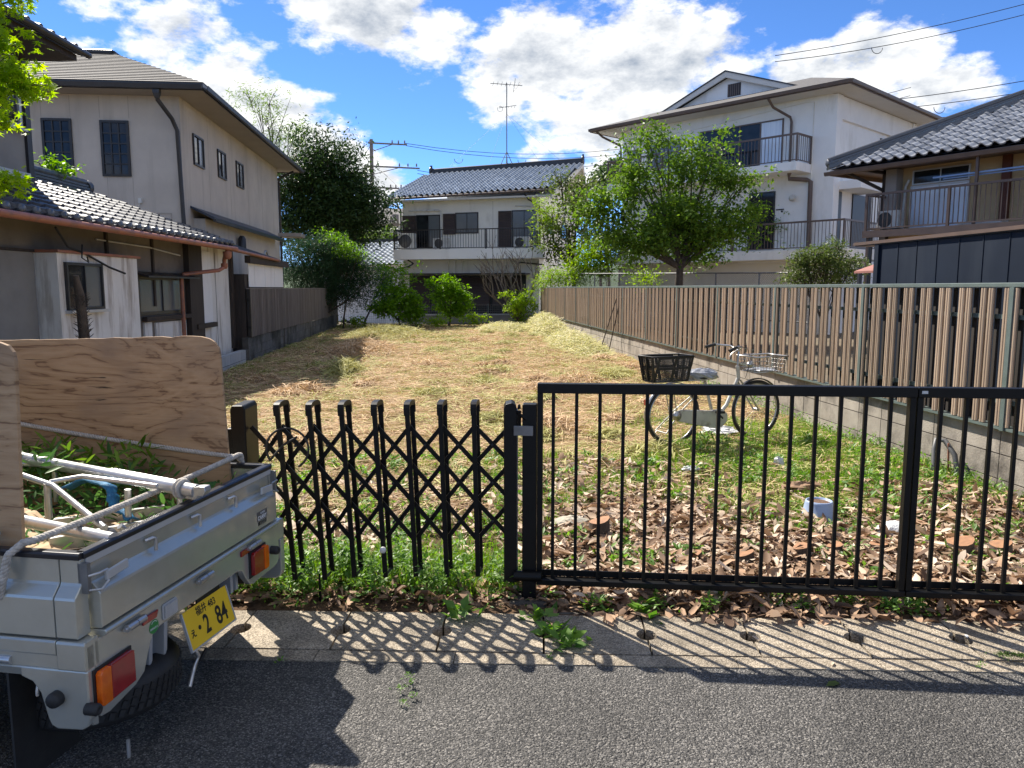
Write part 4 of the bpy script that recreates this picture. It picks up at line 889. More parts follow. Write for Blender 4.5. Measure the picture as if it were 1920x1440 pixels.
# upper storey standing back at the frame edge
b = MB(); b.box(OF, -11, -4.25, -4.5, -.72, 2.5, 4.66); b.build('upper_wall', M['greywall'], oh)
b = MB(); b.box(OF, -4.26, -4.15, -.84, -.68, 2.5, 4.66); b.build('upper_corner_post', M['gutterb'], oh)
b = MB(); b.box(OF, -11, -4.27, -.72, -.66, 3.06, 3.14); b.build('upper_base_trim', M['silver'], oh)
UF = Fr(*OF.w(0, -.72)[:2], 85)
window(oh, UF, -6.6, -4.34, 3.72, 4.4, M['silver'], M['glass'], 2, 1, fw=.05, sill=M['silver'])
uo = Vector(OF.w(-7.0-.262*16+.85, -.72+.82, 5.02)); 
tile_roof(oh, 'upper_roof', Vector(OF.w(-8.52, .05, 4.76)), u_, v_, 17, 12, TW_, TL_, M['tileD'], lambda i, j: True, 120, 1.15)
b = MB(); b.tube([OF.w(-9.8, .11, 4.74), OF.w(-4.03, .11, 4.74)], .04, 8); b.build('upper_gutter', M['gutterb'], oh)
b = MB(); b.box(OF, -9.6, -4.15, -3, .0, 4.64, 4.72); b.build('upper_eave_boards', M['dkwood'], oh)
bk = thing('bamboo_broom_pole', 'thick rusty spiky stem standing upright in front of the white box window', 'stump', OF.w(-6.1, .9, 0))
pp = [OF.w(-6.08, .9, -.05), OF.w(-6.08, .9, .9), OF.w(-6.12, .9, 1.5), OF.w(-6.18, .9, 1.74)]
b = MB(); b.tube(pp, [.075, .06, .052, .03], 10); b.build('stem', M['bark'], bk)
b = MB()
for i in range(260):
    f = rnd.random(); z = .3+f*1.2; a = rnd.uniform(0, 6.28); r_ = .055; c = Vector(OF.w(-6.08-.04*max(0, z-.9)/.6, .9, z)); d = Vector((math.cos(a), math.sin(a), rnd.uniform(.2, 1)))
    b.tube([c+d*r_*.6, c+d*(r_+rnd.uniform(.02, .06))], [.006, .002], 3, cap=False)
b.build('stem_bristles', M['bark'], bk)

# ---------------------------------------------------------------- cream house at the end of the lot
MF = Fr(-1.619, 38.0, -20); MS = Fr(*MF.w(6.72)[:2], 70)
mh = thing('cream_house', 'two-storey cream house with grey tiled gable roof and long balcony at the far end', 'house', MF.w(3.3, -3, 0))
b = MB(); b.box(MF, 0, 6.72, -10, 0, -.2, 5.72)
RT, RZ0, RZ1 = 5., 5.78, 7.68
b.prism(MS, [(0, 5.72), (10, 5.72), (5, 7.72)], 0, -.15); b.build('wall', M['cream'], mh)
b = MB(); b.add([MF.w(-.55, .62, 5.70), MF.w(7.4, .62, 5.76), MF.w(7.4, .0, 5.80), MF.w(-.55, .0, 5.74), MF.w(-.55, .62, 5.62), MF.w(7.4, .62, 5.68), MF.w(7.4, .0, 5.72), MF.w(-.55, .0, 5.66)], [(0, 1, 2, 3), (7, 6, 5, 4), (0, 4, 5, 1), (1, 5, 6, 2), (2, 6, 7, 3), (3, 7, 4, 0)]); b.build('eave_soffit', M['roofw'], mh)
# verge boards on the near gable
b = MB()
for (s_, ) in ((7.42,),):
    for d0, d1, z0, z1 in ((-.62, 5, 5.76, 8.0), (10.6, 5, 5.76, 8.0)):
        b.add([MF.w(s_, -d0, z0), MF.w(s_+.5*(d1 == 5), -d1, z1-.02), MF.w(s_+.5, -d1, z1-.26), MF.w(s_, -d0, z0-.2), MF.w(s_-.06, -d0, z0), MF.w(s_+.44, -d1, z1-.02), MF.w(s_+.44, -d1, z1-.26), MF.w(s_-.06, -d0, z0-.2)], [(0, 1, 2, 3), (7, 6, 5, 4), (0, 4, 5, 1), (1, 5, 6, 2), (2, 6, 7, 3), (3, 7, 4, 0)])
b.build('verge_board', M['roofw'], mh)
b = MB(); b.add([MF.w(6.6, .6, 5.72), MF.w(7.38, .6, 5.72), MF.w(7.85, -5, 7.86), MF.w(6.6, -5, 7.86), MF.w(6.6, -10.5, 5.72), MF.w(7.38, -10.5, 5.72)], [(0, 1, 2, 3), (3, 2, 5, 4)]); b.build('verge_soffit', M['roofw'], mh)
b = MB(); b.prism(MS, [(4.6, 7.0), (5.4, 7.0), (5.4, 7.25), (5, 7.45), (4.6, 7.25)], .002, .06); b.build('gable_timber', M['woodpale'], mh)
nM = Vector(MF.n+(0,)); uM = Vector(MF.d+(.03,)); vM = (-nM*5.66+Vector((0, 0, RZ1-RZ0))); LM = vM.length
W_, L_ = .285, .30
oM = Vector(MF.w(-.55, .66, RZ0+.04)); nu = int(8.5/W_); nvv = int(LM/L_)
def okM(i, j):
    f = j/nvv; s = i*W_; return .22*f <= s+.2 and s <= 7.95+.5*f-.05
tile_roof(mh, 'roof', oM, uM, vM, nu+1, nvv, W_, L_, M['tileM'], okM, 300, 1.8)
b = MB(); b.add([Vector(MF.w(-.55, .66, RZ0-.02)), Vector(MF.w(7.4, .66, RZ0+.22)), Vector(MF.w(7.9, -5, RZ1+.23)), Vector(MF.w(-.32, -5, RZ1-.02)), Vector(MF.w(7.4, -10.66, RZ0+.22)), Vector(MF.w(-.55, -10.66, RZ0))], [(0, 1, 2, 3), (3, 2, 4, 5)]); b.build('roof_deck', M['tileM'], mh)
b = MB(); b.bar(MF.w(-.3, -5, RZ1+.08), MF.w(7.85, -5, RZ1+.33), .26, .20, MF.n+(0,)); b.tube([MF.w(-.3, -5, RZ1+.20), MF.w(7.85, -5, RZ1+.45)], .09, 8); b.build('ridge', M['gutterb'], mh)
b = MB()
for s_, q_ in ((-.36, 0), (7.9, .25)): b.lathe(MF.w(s_, -5, RZ1+.16+q_), [(0, .05), (.2, .05), (.24, -.05), (0, -.05)], 12, axis=MF.d+(0,)); b.bar(MF.w(s_, -5, RZ1+.26+q_), MF.w(s_, -5, RZ1+.46+q_), .14, .08, MF.n+(0,))
b.build('ridge_end_tile', M['gutterb'], mh)
b = MB(); b.tube([MF.w(-.58, .72, 5.74), MF.w(7.4, .72, 5.96)], .055, 8); b.build('gutter', M['brown'], mh)
pipe(mh, [MF.w(-.45, .7, 5.76), MF.w(-.4, .5, 5.62), MF.w(-.08, .1, 5.35), MF.w(-.06, .08, 5.2), MF.w(-.06, .08, 3.4)], .04, M['darkframe'])
pipe(mh, [MF.w(6.2, .7, 5.80), MF.w(6.3, .4, 5.6), MF.w(6.75, .1, 5.3), MF.w(6.78, .06, 3.5)], .04, M['darkframe'])
louvre_shutter(mh, MF, .0, .68, 3.5, 5.03, M['shutter'])
window(mh, MF, .70, 1.92, 3.5, 5.05, M['darkframe'], M['glass'], 2, 1, name='balcony_door', gms=[M['glass'], M['glassf']])
louvre_shutter(mh, MF, 2.07, 2.66, 4.12, 5.08, M['shutter'])
window(mh, MF, 2.67, 3.80, 4.15, 5.12, M['darkframe'], M['glassf'], 2, 1)
louvre_shutter(mh, MF, 4.78, 5.40, 3.5, 5.14, M['shutter'])
window(mh, MF, 5.42, 6.60, 3.5, 5.16, M['darkframe'], M['glassf'], 2, 1, name='balcony_door')
window(mh, MS, 1.9, 2.9, 4.2, 5.0, M['darkframe'], M['glass'], 2, 1)
window(mh, MS, 5.4, 6.8, 4.2, 5.0, M['darkframe'], M['glass'], 2, 1)
pipe(mh, [MF.w(.35, .1, 5.24), MF.w(1.95, .1, 5.24), MF.w(1.98, .1, 5.2), MF.w(1.98, .1, 4.0)], .035, M['acw'], 'white_duct')
pipe(mh, [MF.w(5.6, .06, 5.36), MF.w(6.6, .06, 5.30)], .025, M['acw'], 'white_duct')
b = MB(); b.box(MF, 4.5, 4.515, 0, .003, 3.4, 5.6); b.build('wall_joint', M['stucco_seam'], mh)
b = MB(); b.box(MF, 0, 6.72, 0, 1.2, 2.92, 3.37); b.box(MF, 6.72, 7.15, -1.0, 1.2, 2.94, 3.37) ; b.build('balcony', M['white'], mh)
railing(mh, MF, [(.03, 0.05), (.03, 1.15), (6.69, 1.15), (6.69, .2)], 3.37, 4.28, M['darkframe'], .125, .045, posts=[(2.3, 1.15), (4.5, 1.15)])
ac_unit(MF, .05, .55, 3.38, 'tall air conditioner at the left end of the far cream house balcony', .75, .75)
ac_unit(MF, 1.75, .62, 3.38, 'small air conditioner in the middle of the cream house balcony below the white duct', .75, .5)
ac_unit(MF, 5.65, .62, 3.38, 'air conditioner at the right end of the cream house balcony', .75, .5)
# ground floor: canopy, dark shutters, door
b = MB(); b.box(MF, .15, 6.3, 0, 1.0, 2.22, 2.28); b.build('canopy', M['darkframe'], mh)
b = MB(); b.box(MF, .3, 6.1, 0, .03, .35, 2.2); gs = b.build('ground_floor_shade_sheet', M['wire'], mh)  # flat black sheet on the wall stands in for the shade inside
for s0, s1 in ((.35, 1.35), (1.5, 2.4), (3.0, 4.35), (4.5, 5.9)): louvre_shutter(mh, MF, s0, s1, .75, 2.1, M['shutter'], n=.03)
b = MB(); b.box(MF, -.1, 6.8, 0, .04, -.2, .33); b.build('plinth', M['greywall'], mh)
for s_ in (2.3, 2.65, 3.0): pipe(mh, [MF.w(s_, .05, 2.92), MF.w(s_, .05, 2.3)], .03, M['cream'], 'wall_pipe')
pipe(mh, [MF.w(5.7, 1.0, 2.9), MF.w(5.8, .6, 2.78), MF.w(7.0, .2, 2.66)], .035, M['darkframe'])
pipe(mh, [MF.w(.6, .9, 2.9), MF.w(.75, .6, 2.75), MF.w(.4, .3, 2.62), MF.w(-.3, .1, 2.5)], .035, M['darkframe'])
# white garage-like wing to the left of it
lw = thing('white_wing', 'plain white single-storey wing with small tiled roof left of the cream house', 'house', MF.w(-1.8, -1, 0))
b = MB(); b.box(MF, -4.2, -.16, -5, .2, -.2, 2.55); b.build('wall', M['white'], lw)
vW = (-nM*3.2+Vector((0, 0, 1.3)))
tile_roof(lw, 'roof', Vector(MF.w(-3.9, .75, 2.62)), uM, vW, 13, 11, W_, L_, M['tileM'], lambda i, j: i < 13, 150, 1.35)
b = MB(); b.bar(MF.w(-3.9, -2.6, 4.05), MF.w(-.2, -2.6, 4.05), .2, .16, MF.n+(0,)); b.build('ridge', M['gutterb'], lw)
b = MB(); b.tube([MF.w(-3.9, .8, 2.56), MF.w(-.17, .8, 2.56)], .05, 8); b.build('gutter', M['darkframe'], lw)
b = MB(); b.box(MF, -3.9, -.18, .2, .72, 2.45, 2.55); b.build('eave_soffit', M['roofw'], lw)
b = MB(); b.bar(MF.w(-3.9, .7, 2.66), MF.w(-3.9, -2.6, 3.98), .16, .12, (0, 0, 1)); b.build('verge_board', M['roofw'], lw)
# low wire-mesh fence and kerb wall in front of those houses
mf = thing('mesh_fence', 'low green-white wire mesh fence across the far end of the lot', 'fence', (0, 34.6, 0))
b = MB()
for i in range(101): b.tube([(-4.1+.085*i, 34.6, .05), (-4.1+.085*i, 34.6, .85)], .004, 3, cap=False)
for k in range(9): b.tube([(-4.1, 34.6, .05+.1*k), (4.4, 34.6, .05+.1*k)], .004, 3, cap=False)
b.build('wire_mesh', M['steel'], mf)
for i in range(5): MB().tube([(-4.1+2.12*i, 34.62, -.1), (-4.1+2.12*i, 34.62, .9)], .02, 8).build('fence_post', M['rail'], mf)
b = MB(); b.box(XY, -4.1, 4.4, 34.55, 34.7, -.4, .03); b.build('kerb_wall', M['blockL'], mf)
st = thing('step_stack', 'grey concrete ledge seen between the bushes at the far end', 'ledge', (1.9, 35.4, 0))
b = MB(); b.box(XY, -.6, 4.3, 35.3, 35.5, -.2, .36); b.build('ledge_face', M['greywall'], st)
b = MB(); b.box(XY, -.65, 4.35, 35.25, 35.55, .36, .42); b.build('ledge_cap', M['blockN'], st)

# ---------------------------------------------------------------- three-level white house, right of centre
WF = Fr(13.4, 25.835, -52); WR = Fr(13.4, 25.835, 38)
wh = thing('white_apartment_house', 'large white three-level house with brown balconies and a low gable, right of centre', 'house', WF.w(-4.5, -4, 0))
b = MB(); b.box(WF, -8.95, 0, -8.3, 0, -.2, 8.12); b.build('wall', M['white'], wh)
b = MB(); b.box(WF, -9.9, .95, -9.2, .95, 8.12, 8.16); b.build('soffit', M['roofw'], wh)
b = MB(); b.box(WF, -9.95, 1.0, .95, 1.0, 8.10, 8.26); b.box(WF, .95, 1.0, -9.2, .95, 8.10, 8.26); b.box(WF, -9.95, -9.9, -9.2, .95, 8.10, 8.26); b.build('fascia', M['brown'], wh)
b = MB(); b.sweep(WF, [(1.002, 8.16), (1.04, 8.12), (1.10, 8.13), (1.12, 8.22), (1.10, 8.22), (1.06, 8.17), (1.002, 8.2)], -9.95, 1.1); b.build('gutter', M['brown'], wh)
b = MB(); b.sweep(WR, [(1.002, 8.16), (1.04, 8.12), (1.10, 8.13), (1.12, 8.22), (1.10, 8.22), (1.06, 8.17), (1.002, 8.2)], -1.1, 9.2); b.build('gutter', M['brown'], wh)
e = [Vector(WF.w(-9.95, 1.0, 8.26)), Vector(WF.w(1.0, 1.0, 8.26)), Vector(WF.w(1.0, -9.3, 8.26)), Vector(WF.w(-9.95, -9.3, 8.26))]
r0, r1 = Vector(WF.w(-6.2, -4.1, 9.9)), Vector(WF.w(-2.8, -4.1, 9.9))
b = MB(); b.add(e+[r0, r1], [(0, 1, 5, 4), (1, 2, 5), (2, 3, 4, 5), (3, 0, 4)]); rf = b.build('roof', M['shingle'], wh)
b = MB(); b.prism(WF, [(-7.7, 8.62), (-4.69, 9.72), (-1.7, 8.62)], -1.15, -1.1); b.build('gable_wall', M['white'], wh)
b = MB()
for sgn in (-1, 1):
    c_ = -4.69; e0 = c_+sgn*3.55
    b.prism(WF, [(c_, 9.90), (e0, 8.60), (e0, 8.42), (c_, 9.68)] if sgn < 0 else [(c_, 9.68), (e0, 8.42), (e0, 8.60), (c_, 9.90)], -.85, -.92)
b.build('gable_board', M['roofw'], wh)
b = MB(); b.add([WF.w(-4.69, -.82, 9.95), WF.w(-8.3, -.82, 8.62), WF.w(-8.3, -3.9, 8.8), WF.w(-4.69, -4.1, 9.97), WF.w(-1.08, -.82, 8.62), WF.w(-1.08, -3.9, 8.8), WF.w(-4.69, -.82, 9.90), WF.w(-8.3, -.82, 8.57), WF.w(-1.08, -.82, 8.57)], [(0, 1, 2, 3), (0, 3, 5, 4), (0, 6, 7, 1), (0, 4, 8, 6)]); b.build('gable_roof', M['gutterb'], wh)
vt = MB(); vt.box(WF, -4.71, -4.15, -1.1, -1.08, 8.98, 9.45); vo = vt.build('gable_vent', M['darkframe'], wh)
for i in range(6):
    b = MB(); b.box(WF, -4.69+.09*i, -4.65+.09*i, -1.08, -1.06, 8.99, 9.44); b.build('vent_slat', M['brown'], vo)
# side pilaster, beam and panel edge
b = MB(); b.box(WR, .0, .45, .0, .16, -.1, 8.1); b.box(WR, .45, 6.9, .0, .12, 7.35, 8.1); b.box(WR, 6.9, 7.3, .0, .16, -.1, 8.1); b.build('pilaster', M['white'], wh)
window(wh, WR, 4.1, 5.65, 6.7, 7.18, M['darkframe'], M['glass'], 2, 1)
b = MB(); b.box(WR, .5, 1.0, .005, .03, 3.0, 4.95); b.build('side_opening_shade', M['darkframe'], wh)  # dark sheet on the wall, painted shade of the entry recess
b = MB(); b.box(WR, 1.9, 3.5, .005, .05, 2.9, 4.95); b.build('dark_door', M['darkframe'], wh)
b = MB(); b.box(WR, .45, 2.6, .0, .9, 4.98, 5.25); b.build('entry_canopy', M['white'], wh)
# third level windows
window(wh, WF, -5.19, -1.74, 5.95, 7.58, M['brown'], M['glass'], 4, 1, fw=.05, gms=[M['glass'], M['glass'], M['glass'], M['curtain']], muntin=.05)
window(wh, WF, -7.65, -6.05, 6.4, 7.45, M['brown'], M['glassf'], 2, 1)
window(wh, WF, -8.7, -8.0, 6.2, 7.3, M['brown'], M['glassf'], 1, 1)
b = MB(); b.box(WF, -8.9, -.66, 0, 1.1, 5.57, 5.86); b.build('upper_balcony', M['white'], wh)
railing(wh, WF, [(-8.88, .05), (-8.88, 1.06), (-.68, 1.06), (-.68, .05)], 5.86, 6.80, M['brown'], .13, .06, posts=[(-3.6, 1.06), (-6.2, 1.06)])
b = MB(); b.tube([WF.w(-7.0, .012, 7.62), WF.w(-.95, .012, 7.98), WF.w(-.65, .012, 7.95), WF.w(-.65, .012, 5.2)], .012, 6); b.build('wall_conduit', M['cream'], wh)
# second level
window(wh, WF, -2.98, -1.95, 3.0, 5.07, M['darkframe'], M['glass'], 2, 1, name='balcony_door')
window(wh, WF, -7.6, -5.2, 3.0, 5.07, M['darkframe'], M['glass'], 3, 1, name='balcony_door')
b = MB(); b.box(WF, -8.9, .0, 0, 1.1, 2.58, 2.90); b.box(WR, -1.1, 3.6, .005, 1.1, 2.58, 2.90); b.build('lower_balcony', M['white'], wh)
railing(wh, WF, [(-8.88, .05), (-8.88, 1.06), (1.06, 1.06), (1.06, -3.5)], 2.90, 3.85, M['brown'], .12, .06, posts=[(-6, 1.06), (-3, 1.06)])
b = MB(); b.lathe(WF.w(-1.24, .05, 4.80), [(0, 0), (.10, .02), (.12, .08), (.10, .16), (0, .2)], 14, axis=(WF.n[0], WF.n[1], -.5)); b.build('wall_lamp', M['acw'], wh)
b = MB(); b.box(WF, -1.9, -1.6, 0, .02, 4.38, 4.42); b.box(WF, -1.7, -1.64, 0, .03, 4.3, 4.36); b.build('name_plate', M['darkframe'], wh)
pipe(wh, [WF.w(-1.85, .98, 8.1), WF.w(-1.8, .7, 7.85), WF.w(-1.45, .12, 7.55), WF.w(-1.42, .08, 7.4), WF.w(-1.42, .08, 5.9)], .045, M['brown'])
pipe(wh, [WF.w(-1.2, .5, 5.57), WF.w(-1.2, .5, 5.38), WF.w(-.75, .1, 5.34), WF.w(-.62, .08, 5.28), WF.w(-.60, .08, 2.95)], .075, M['brown'])
pipe(wh, [WF.w(-9.6, .98, 8.1), WF.w(-9.5, .7, 7.9), WF.w(-9.02, .1, 7.55), WF.w(-9.0, .08, 7.4), WF.w(-9.0, .08, 5.9)], .045, M['brown'])
b = MB(); b.box(WF, -9.0, .05, .0, .03, -.2, 2.5); b.build('lower_wall', M['cream'], wh)
lp = thing('laundry', 'bundle of pale laundry hanging on the lower white house balcony, far left end', 'laundry', WF.w(-8.3, 1.1, 3.4))
b = MB(); b.add([WF.w(-8.9+i*.12, 1.15+.05*math.sin(i*2.1)+.06*(j % 2), 3.9-.12*j+.04*math.sin(i*1.3+j)) for j in range(5) for i in range(10)], [(j*10+i, j*10+i+1, j*10+i+11, j*10+i+10) for j in range(4) for i in range(9)]); b.build('cloth', M['plasticbag'], lp)

# ---------------------------------------------------------------- ochre house with tiled hip roof, right
TF = Fr(9.688, 18.657, -62); nT = Vector(TF.n+(0,)); uT = Vector(TF.d+(0,))
th_ = thing('ochre_house', 'ochre walled house with silver-grey tiled roof and brown balcony, right edge', 'house', TF.w(4, -3, 0))
b = MB(); b.box(TF, .86, 9, -6, -1.0, -.2, 4.55); b.build('wall', M['ochre'], th_)
b = MB(); b.box(TF, .86, 1.02, -1.0, -.86, -.1, 4.5); b.build('corner_post', M['dkwood'], th_)
b = MB(); b.box(TF, 1.03, 1.30, -1.0, -.72, 2.95, 4.42); b.build('shutter_case', M['soffit'], th_)
b = MB(); b.box(TF, .05, 9, -6.9, -.05, 4.44, 4.47); b.build('soffit', M['brown'], th_)
b = MB(); b.box(TF, .0, 9, -.05, .0, 4.34, 4.46); b.box(TF, .0, .05, -6.9, -.05, 4.34, 4.46); b.build('fascia', M['brown'], th_)
b = MB(); b.sweep(TF, [(.002, 4.40), (.04, 4.34), (.09, 4.35), (.11, 4.43), (.09, 4.43), (.06, 4.38), (.002, 4.44)], -.1, 9); b.build('gutter', M['brown'], th_)
vT = (-nT+Vector((0, 0, .47))).normalized(); kT = math.hypot(1, .47)
tw, tl = .265, .25
b = MB(); b.add([Vector(TF.w(0, 0, 4.49)), Vector(TF.w(9, 0, 4.49)), Vector(TF.w(6.5, -3.4, 4.49+.47*3.4)), Vector(TF.w(3.4, -3.4, 4.49+.47*3.4)), Vector(TF.w(0, -6.9, 4.49)), Vector(TF.w(9, -6.9, 4.49))], [(0, 1, 2, 3), (4, 0, 3), (5, 4, 3, 2), (1, 5, 2)]); b.build('roof_deck', M['tileD'], th_)
tile_roof(th_, 'roof', Vector(TF.w(.05, .06, 4.52)), uT, vT, 32, 15, tw, tl, M['tileR'], lambda i, j: (i+.2)*tw > j*tl/kT and i*tw < 8.9-j*tl/kT, 300, 1.5)
b = MB(); hp = [Vector(TF.w(-.02, .06, 4.56)), Vector(TF.w(3.4, -3.4, 4.60+.47*3.4))]
for k, (w_, z_) in enumerate(((.34, -.04), (.28, .01), (.16, .08))): b.bar(hp[0]+Vector((0, 0, z_)), hp[1]+Vector((0, 0, z_)), w_, .05, uT+nT)
b.tube([hp[0]+Vector((0, 0, .15)), hp[1]+Vector((0, 0, .15))], .065, 8); b.build('hip_ridge', M['tileD'], th_)
b = MB(); b.lathe(hp[0]+Vector((0, 0, .10)), [(0, .0), (.1, 0), (.12, -.05)], 12, axis=(-1, -.3, 0)); b.build('hip_end_tile', M['tileD'], th_)
b = MB(); b.bar(TF.w(.3, -.3, 4.40), TF.w(.9, -.9, 3.95), .07, .07, (0, 0, 1)); b.bar(TF.w(.9, -.92, 4.38), TF.w(.9, -.1, 4.38), .07, .07, (0, 0, 1)); b.build('eave_bracket', M['dkwood'], th_)
window(th_, TF, 1.55, 2.86, 4.02, 4.36, M['silver'], M['glass'], 2, 1, n=-1.0, fw=.03, name='transom_window')
window(th_, TF, 1.52, 2.86, 2.98, 4.00, M['silver'], M['curtain'], 2, 1, n=-1.0, fw=.035, name='balcony_door')
b = MB(); b.box(TF, 3.55, 3.72, -1.0, -.9, 2.9, 4.44); b.build('wall_post', mat('red_brown_post', (.13,.035,.015), (.09,.025,.012), .6), th_)
b = MB(); b.box(TF, 1.0, 9, -1.0, .06, 2.86, 2.94); b.build('balcony', M['brown'], th_)
b = MB(); b.box(TF, 1.0, 9, .0, .075, 2.78, 2.93); b.build('balcony_beam', M['brown'], th_)
railing(th_, TF, [(1.04, -.9), (1.04, .02), (8.9, .02)], 2.94, 3.80, M['brown'], .105, .05, foot=.05, posts=[(2.95, .02), (5.0, .02)])
b = MB()
for (s_, n0_, z0_, z1_) in ((3.42, -.10, 2.9, 4.4), (7.0, -.10, 2.9, 4.4), (1.06, -.05, .0, 2.86), (6.0, -.05, .0, 2.86)):
    MB().box(TF, s_, s_+.055, n0_, n0_+.055, z0_, z1_).build('balcony_post', M['brown'], th_)
b = MB(); b.tube([TF.w(2.5, -.12, 4.02), TF.w(8, -.12, 4.06)], .022, 8); b.tube([TF.w(2.7, -.16, 3.98), TF.w(8, -.16, 4.0)], .016, 8); 
lpole = thing('laundry_pole', 'pale blue laundry poles hung under the ochre house eave', 'laundry pole', TF.w(4, -.14, 4.0)); b.build('pole', M['bluetube'], lpole)
ac_unit(TF, 1.12, -.3, 2.95, 'air conditioner on the ochre house balcony behind the brown rails', .52, .42)
pipe(th_, [TF.w(1.5, -.92, 4.15), TF.w(1.42, -.92, 4.0), TF.w(1.40, -.92, 3.5), TF.w(1.38, -.9, 3.3)], .03, M['acw'], 'hose_duct')
b = MB(); b.box(TF, 3.0, 3.9, -.6, -.3, 2.95, 3.03); o = b.build('planter', M['acw']); o['label'] = 'low white tray lying on the ochre house balcony'; o['category'] = 'planter'
pipe(th_, [TF.w(1.16, -.02, 2.86), TF.w(1.16, -.02, 2.5), TF.w(1.16, -.02, .3)], .05, M['gutterb'])

# ---------------------------------------------------------------- dark steel shed behind the fence
SD = Fr(5.0, 0, -90)
sd = thing('steel_shed', 'dark navy shed clad in standing seam steel just behind the brown fence', 'shed', (5.9, 6.5, 0))
b = MB(); b.box(SD, -8.42, -2.9, -1.9, -.02, -.1, 2.085); b.build('wall', M['navy'], sd)
for i in range(17):
    s0 = -8.39+.332*i
    b = MB(); b.box(SD, s0+.006, s0+.326, -.02, -.006, .1, 2.088); b.build('cladding_panel', M['navy'], sd)
    b = MB(); b.box(SD, s0-.005, s0+.005, -.02, .0, .1, 2.088); b.build('seam', M['navy'], sd)
b = MB(); b.box(SD, -8.92, -2.8, -2.0, .03, 2.10, 2.135); b.build('roof_edge', M['brown'], sd)
b = MB(); b.box(SD, -8.90, -2.8, -2.0, .015, 2.089, 2.10); b.build('soffit', M['gutterb'], sd)
b = MB(); b.box(SD, -8.48, -8.40, -.03, .02, .1, 2.088); b.build('corner_trim', M['navy'], sd)
pb = thing('small_tile_canopy', 'small dull red canopy beside the end of the dark shed', 'canopy', (5.8, 9.6, 0))
b = MB(); b.add([(6.05, 10.2, 1.84), (6.4, 10.2, 1.96), (6.4, 10.8, 1.96), (6.05, 10.8, 1.84), (6.05, 10.2, 1.81), (6.4, 10.2, 1.93), (6.4, 10.8, 1.93), (6.05, 10.8, 1.81)], [(0, 1, 2, 3), (7, 6, 5, 4), (0, 4, 5, 1), (1, 5, 6, 2), (2, 6, 7, 3), (3, 7, 4, 0)]); b.build('canopy_top', M['pinkbox'], pb)
b = MB(); b.box(XY, 6.3, 6.35, 10.0, 10.05, -.1, 1.9); b.box(XY, 6.3, 6.35, 11.1, 11.15, -.1, 1.9); b.build('canopy_leg', M['gutterb'], pb)

# ---------------------------------------------------------------- chain-link fence between the gardens
cl = thing('chain_link_fence', 'grey chain link fence showing above the far half of the brown fence', 'fence', (7.3, 24, 0))
p0, p1 = Vector((5.5, 31.2, 0)), Vector((9.1, 18.2, 0)); zt = lambda f: 2.17-.20*f
b = MB(); b.tube([p0+Vector((0, 0, zt(0))), p1+Vector((0, 0, zt(1)))], .022, 8); b.tube([p0+Vector((0, 0, .75)), p1+Vector((0, 0, .75))], .018, 6); b.build('top_tube', M['steel'], cl)
for i in range(8):
    f = i/7; p = p0.lerp(p1, f); MB().tube([p+Vector((0, 0, -.1)), p+Vector((0, 0, zt(f)))], .026, 8).build('fence_post', M['steel'], cl)
b = MB(); L_ = (p1-p0).length; step = .075; n = int(L_/step)
for i in range(-18, n):
    for sg in (0, 1):
        a, c_ = (i, i+18) if sg == 0 else (i+18, i)
        a0, c0_ = a*step, c_*step; za, zc = .78, 2.0
        # clip to the run
        def cut(s): return min(max(s, 0), L_)
        sa, sc_ = cut(a0), cut(c0_)
        if abs(sa-sc_) < .01: continue
        fz = lambda s: za+(zc-za)*((s-a0)/(c0_-a0))
        b.tube([p0.lerp(p1, sa/L_)+Vector((0, 0, fz(sa))), p0.lerp(p1, sc_/L_)+Vector((0, 0, fz(sc_)+.1*0))], .0028, 3, cap=False)
b.build('wire_netting', M['steel'], cl, kind='stuff')

# ---------------------------------------------------------------- utility poles, wires, aerial, houses far off
def pole(name, lab, x, y, ht, arms, lean=0, insul=True):
    t = thing(name, lab, 'utility pole', (x, y, 0))
    MB().tube([(x, y, -.3), (x+lean, y, ht)], [.17, .11], 12).build('shaft', M['concrete'], t)
    for (z, x0, x1) in arms:
        xx = x+lean*z/ht
        b = MB(); b.bar((xx+x0, y-.12, z), (xx+x1, y-.25, z-.12*(x1-x0)/3), .09, .09, (0, 0, 1)); b.bar((xx, y-.1, z-.55), (xx+x1*.6, y-.2, z-.08), .04, .04, (0, 0, 1)); ao = b.build('crossarm', M['concrete'], t)
        if insul:
            for f in (.62, .78, .94):
                b = MB(); b.lathe((xx+x0+(x1-x0)*f, y-.2, z-.02), [(.03, 0), (.06, .05), (.03, .1), (.055, .14), (.02, .2), (0, .22)], 8); b.build('insulator', M['concrete'], ao)
    return t
pl1 = pole('utility_pole', 'tall grey utility pole with three crossarms left of the cream house', -4.15, 52, 11.15, [(10.9, -.2, 2.3), (9.45, -.35, 3.1), (8.1, -.1, 2.0)])
b = MB(); b.lathe((-2.75, 51.7, 5.6), [(0, 0), (.3, .05), (.3, .75), (0, .8)], 12); b.build('transformer', M['concrete'], pl1)
b = MB(); b.bar((-4.2, 51.8, 5.5), (-2.0, 51.7, 5.3), .08, .08, (0, 0, 1)); b.build('transformer_arm', M['concrete'], pl1)
pole('utility_pole', 'shorter leaning brown utility pole beside the tall one', -4.75, 51.3, 9.3, [(5.9, -1.2, .3)], .28, False)
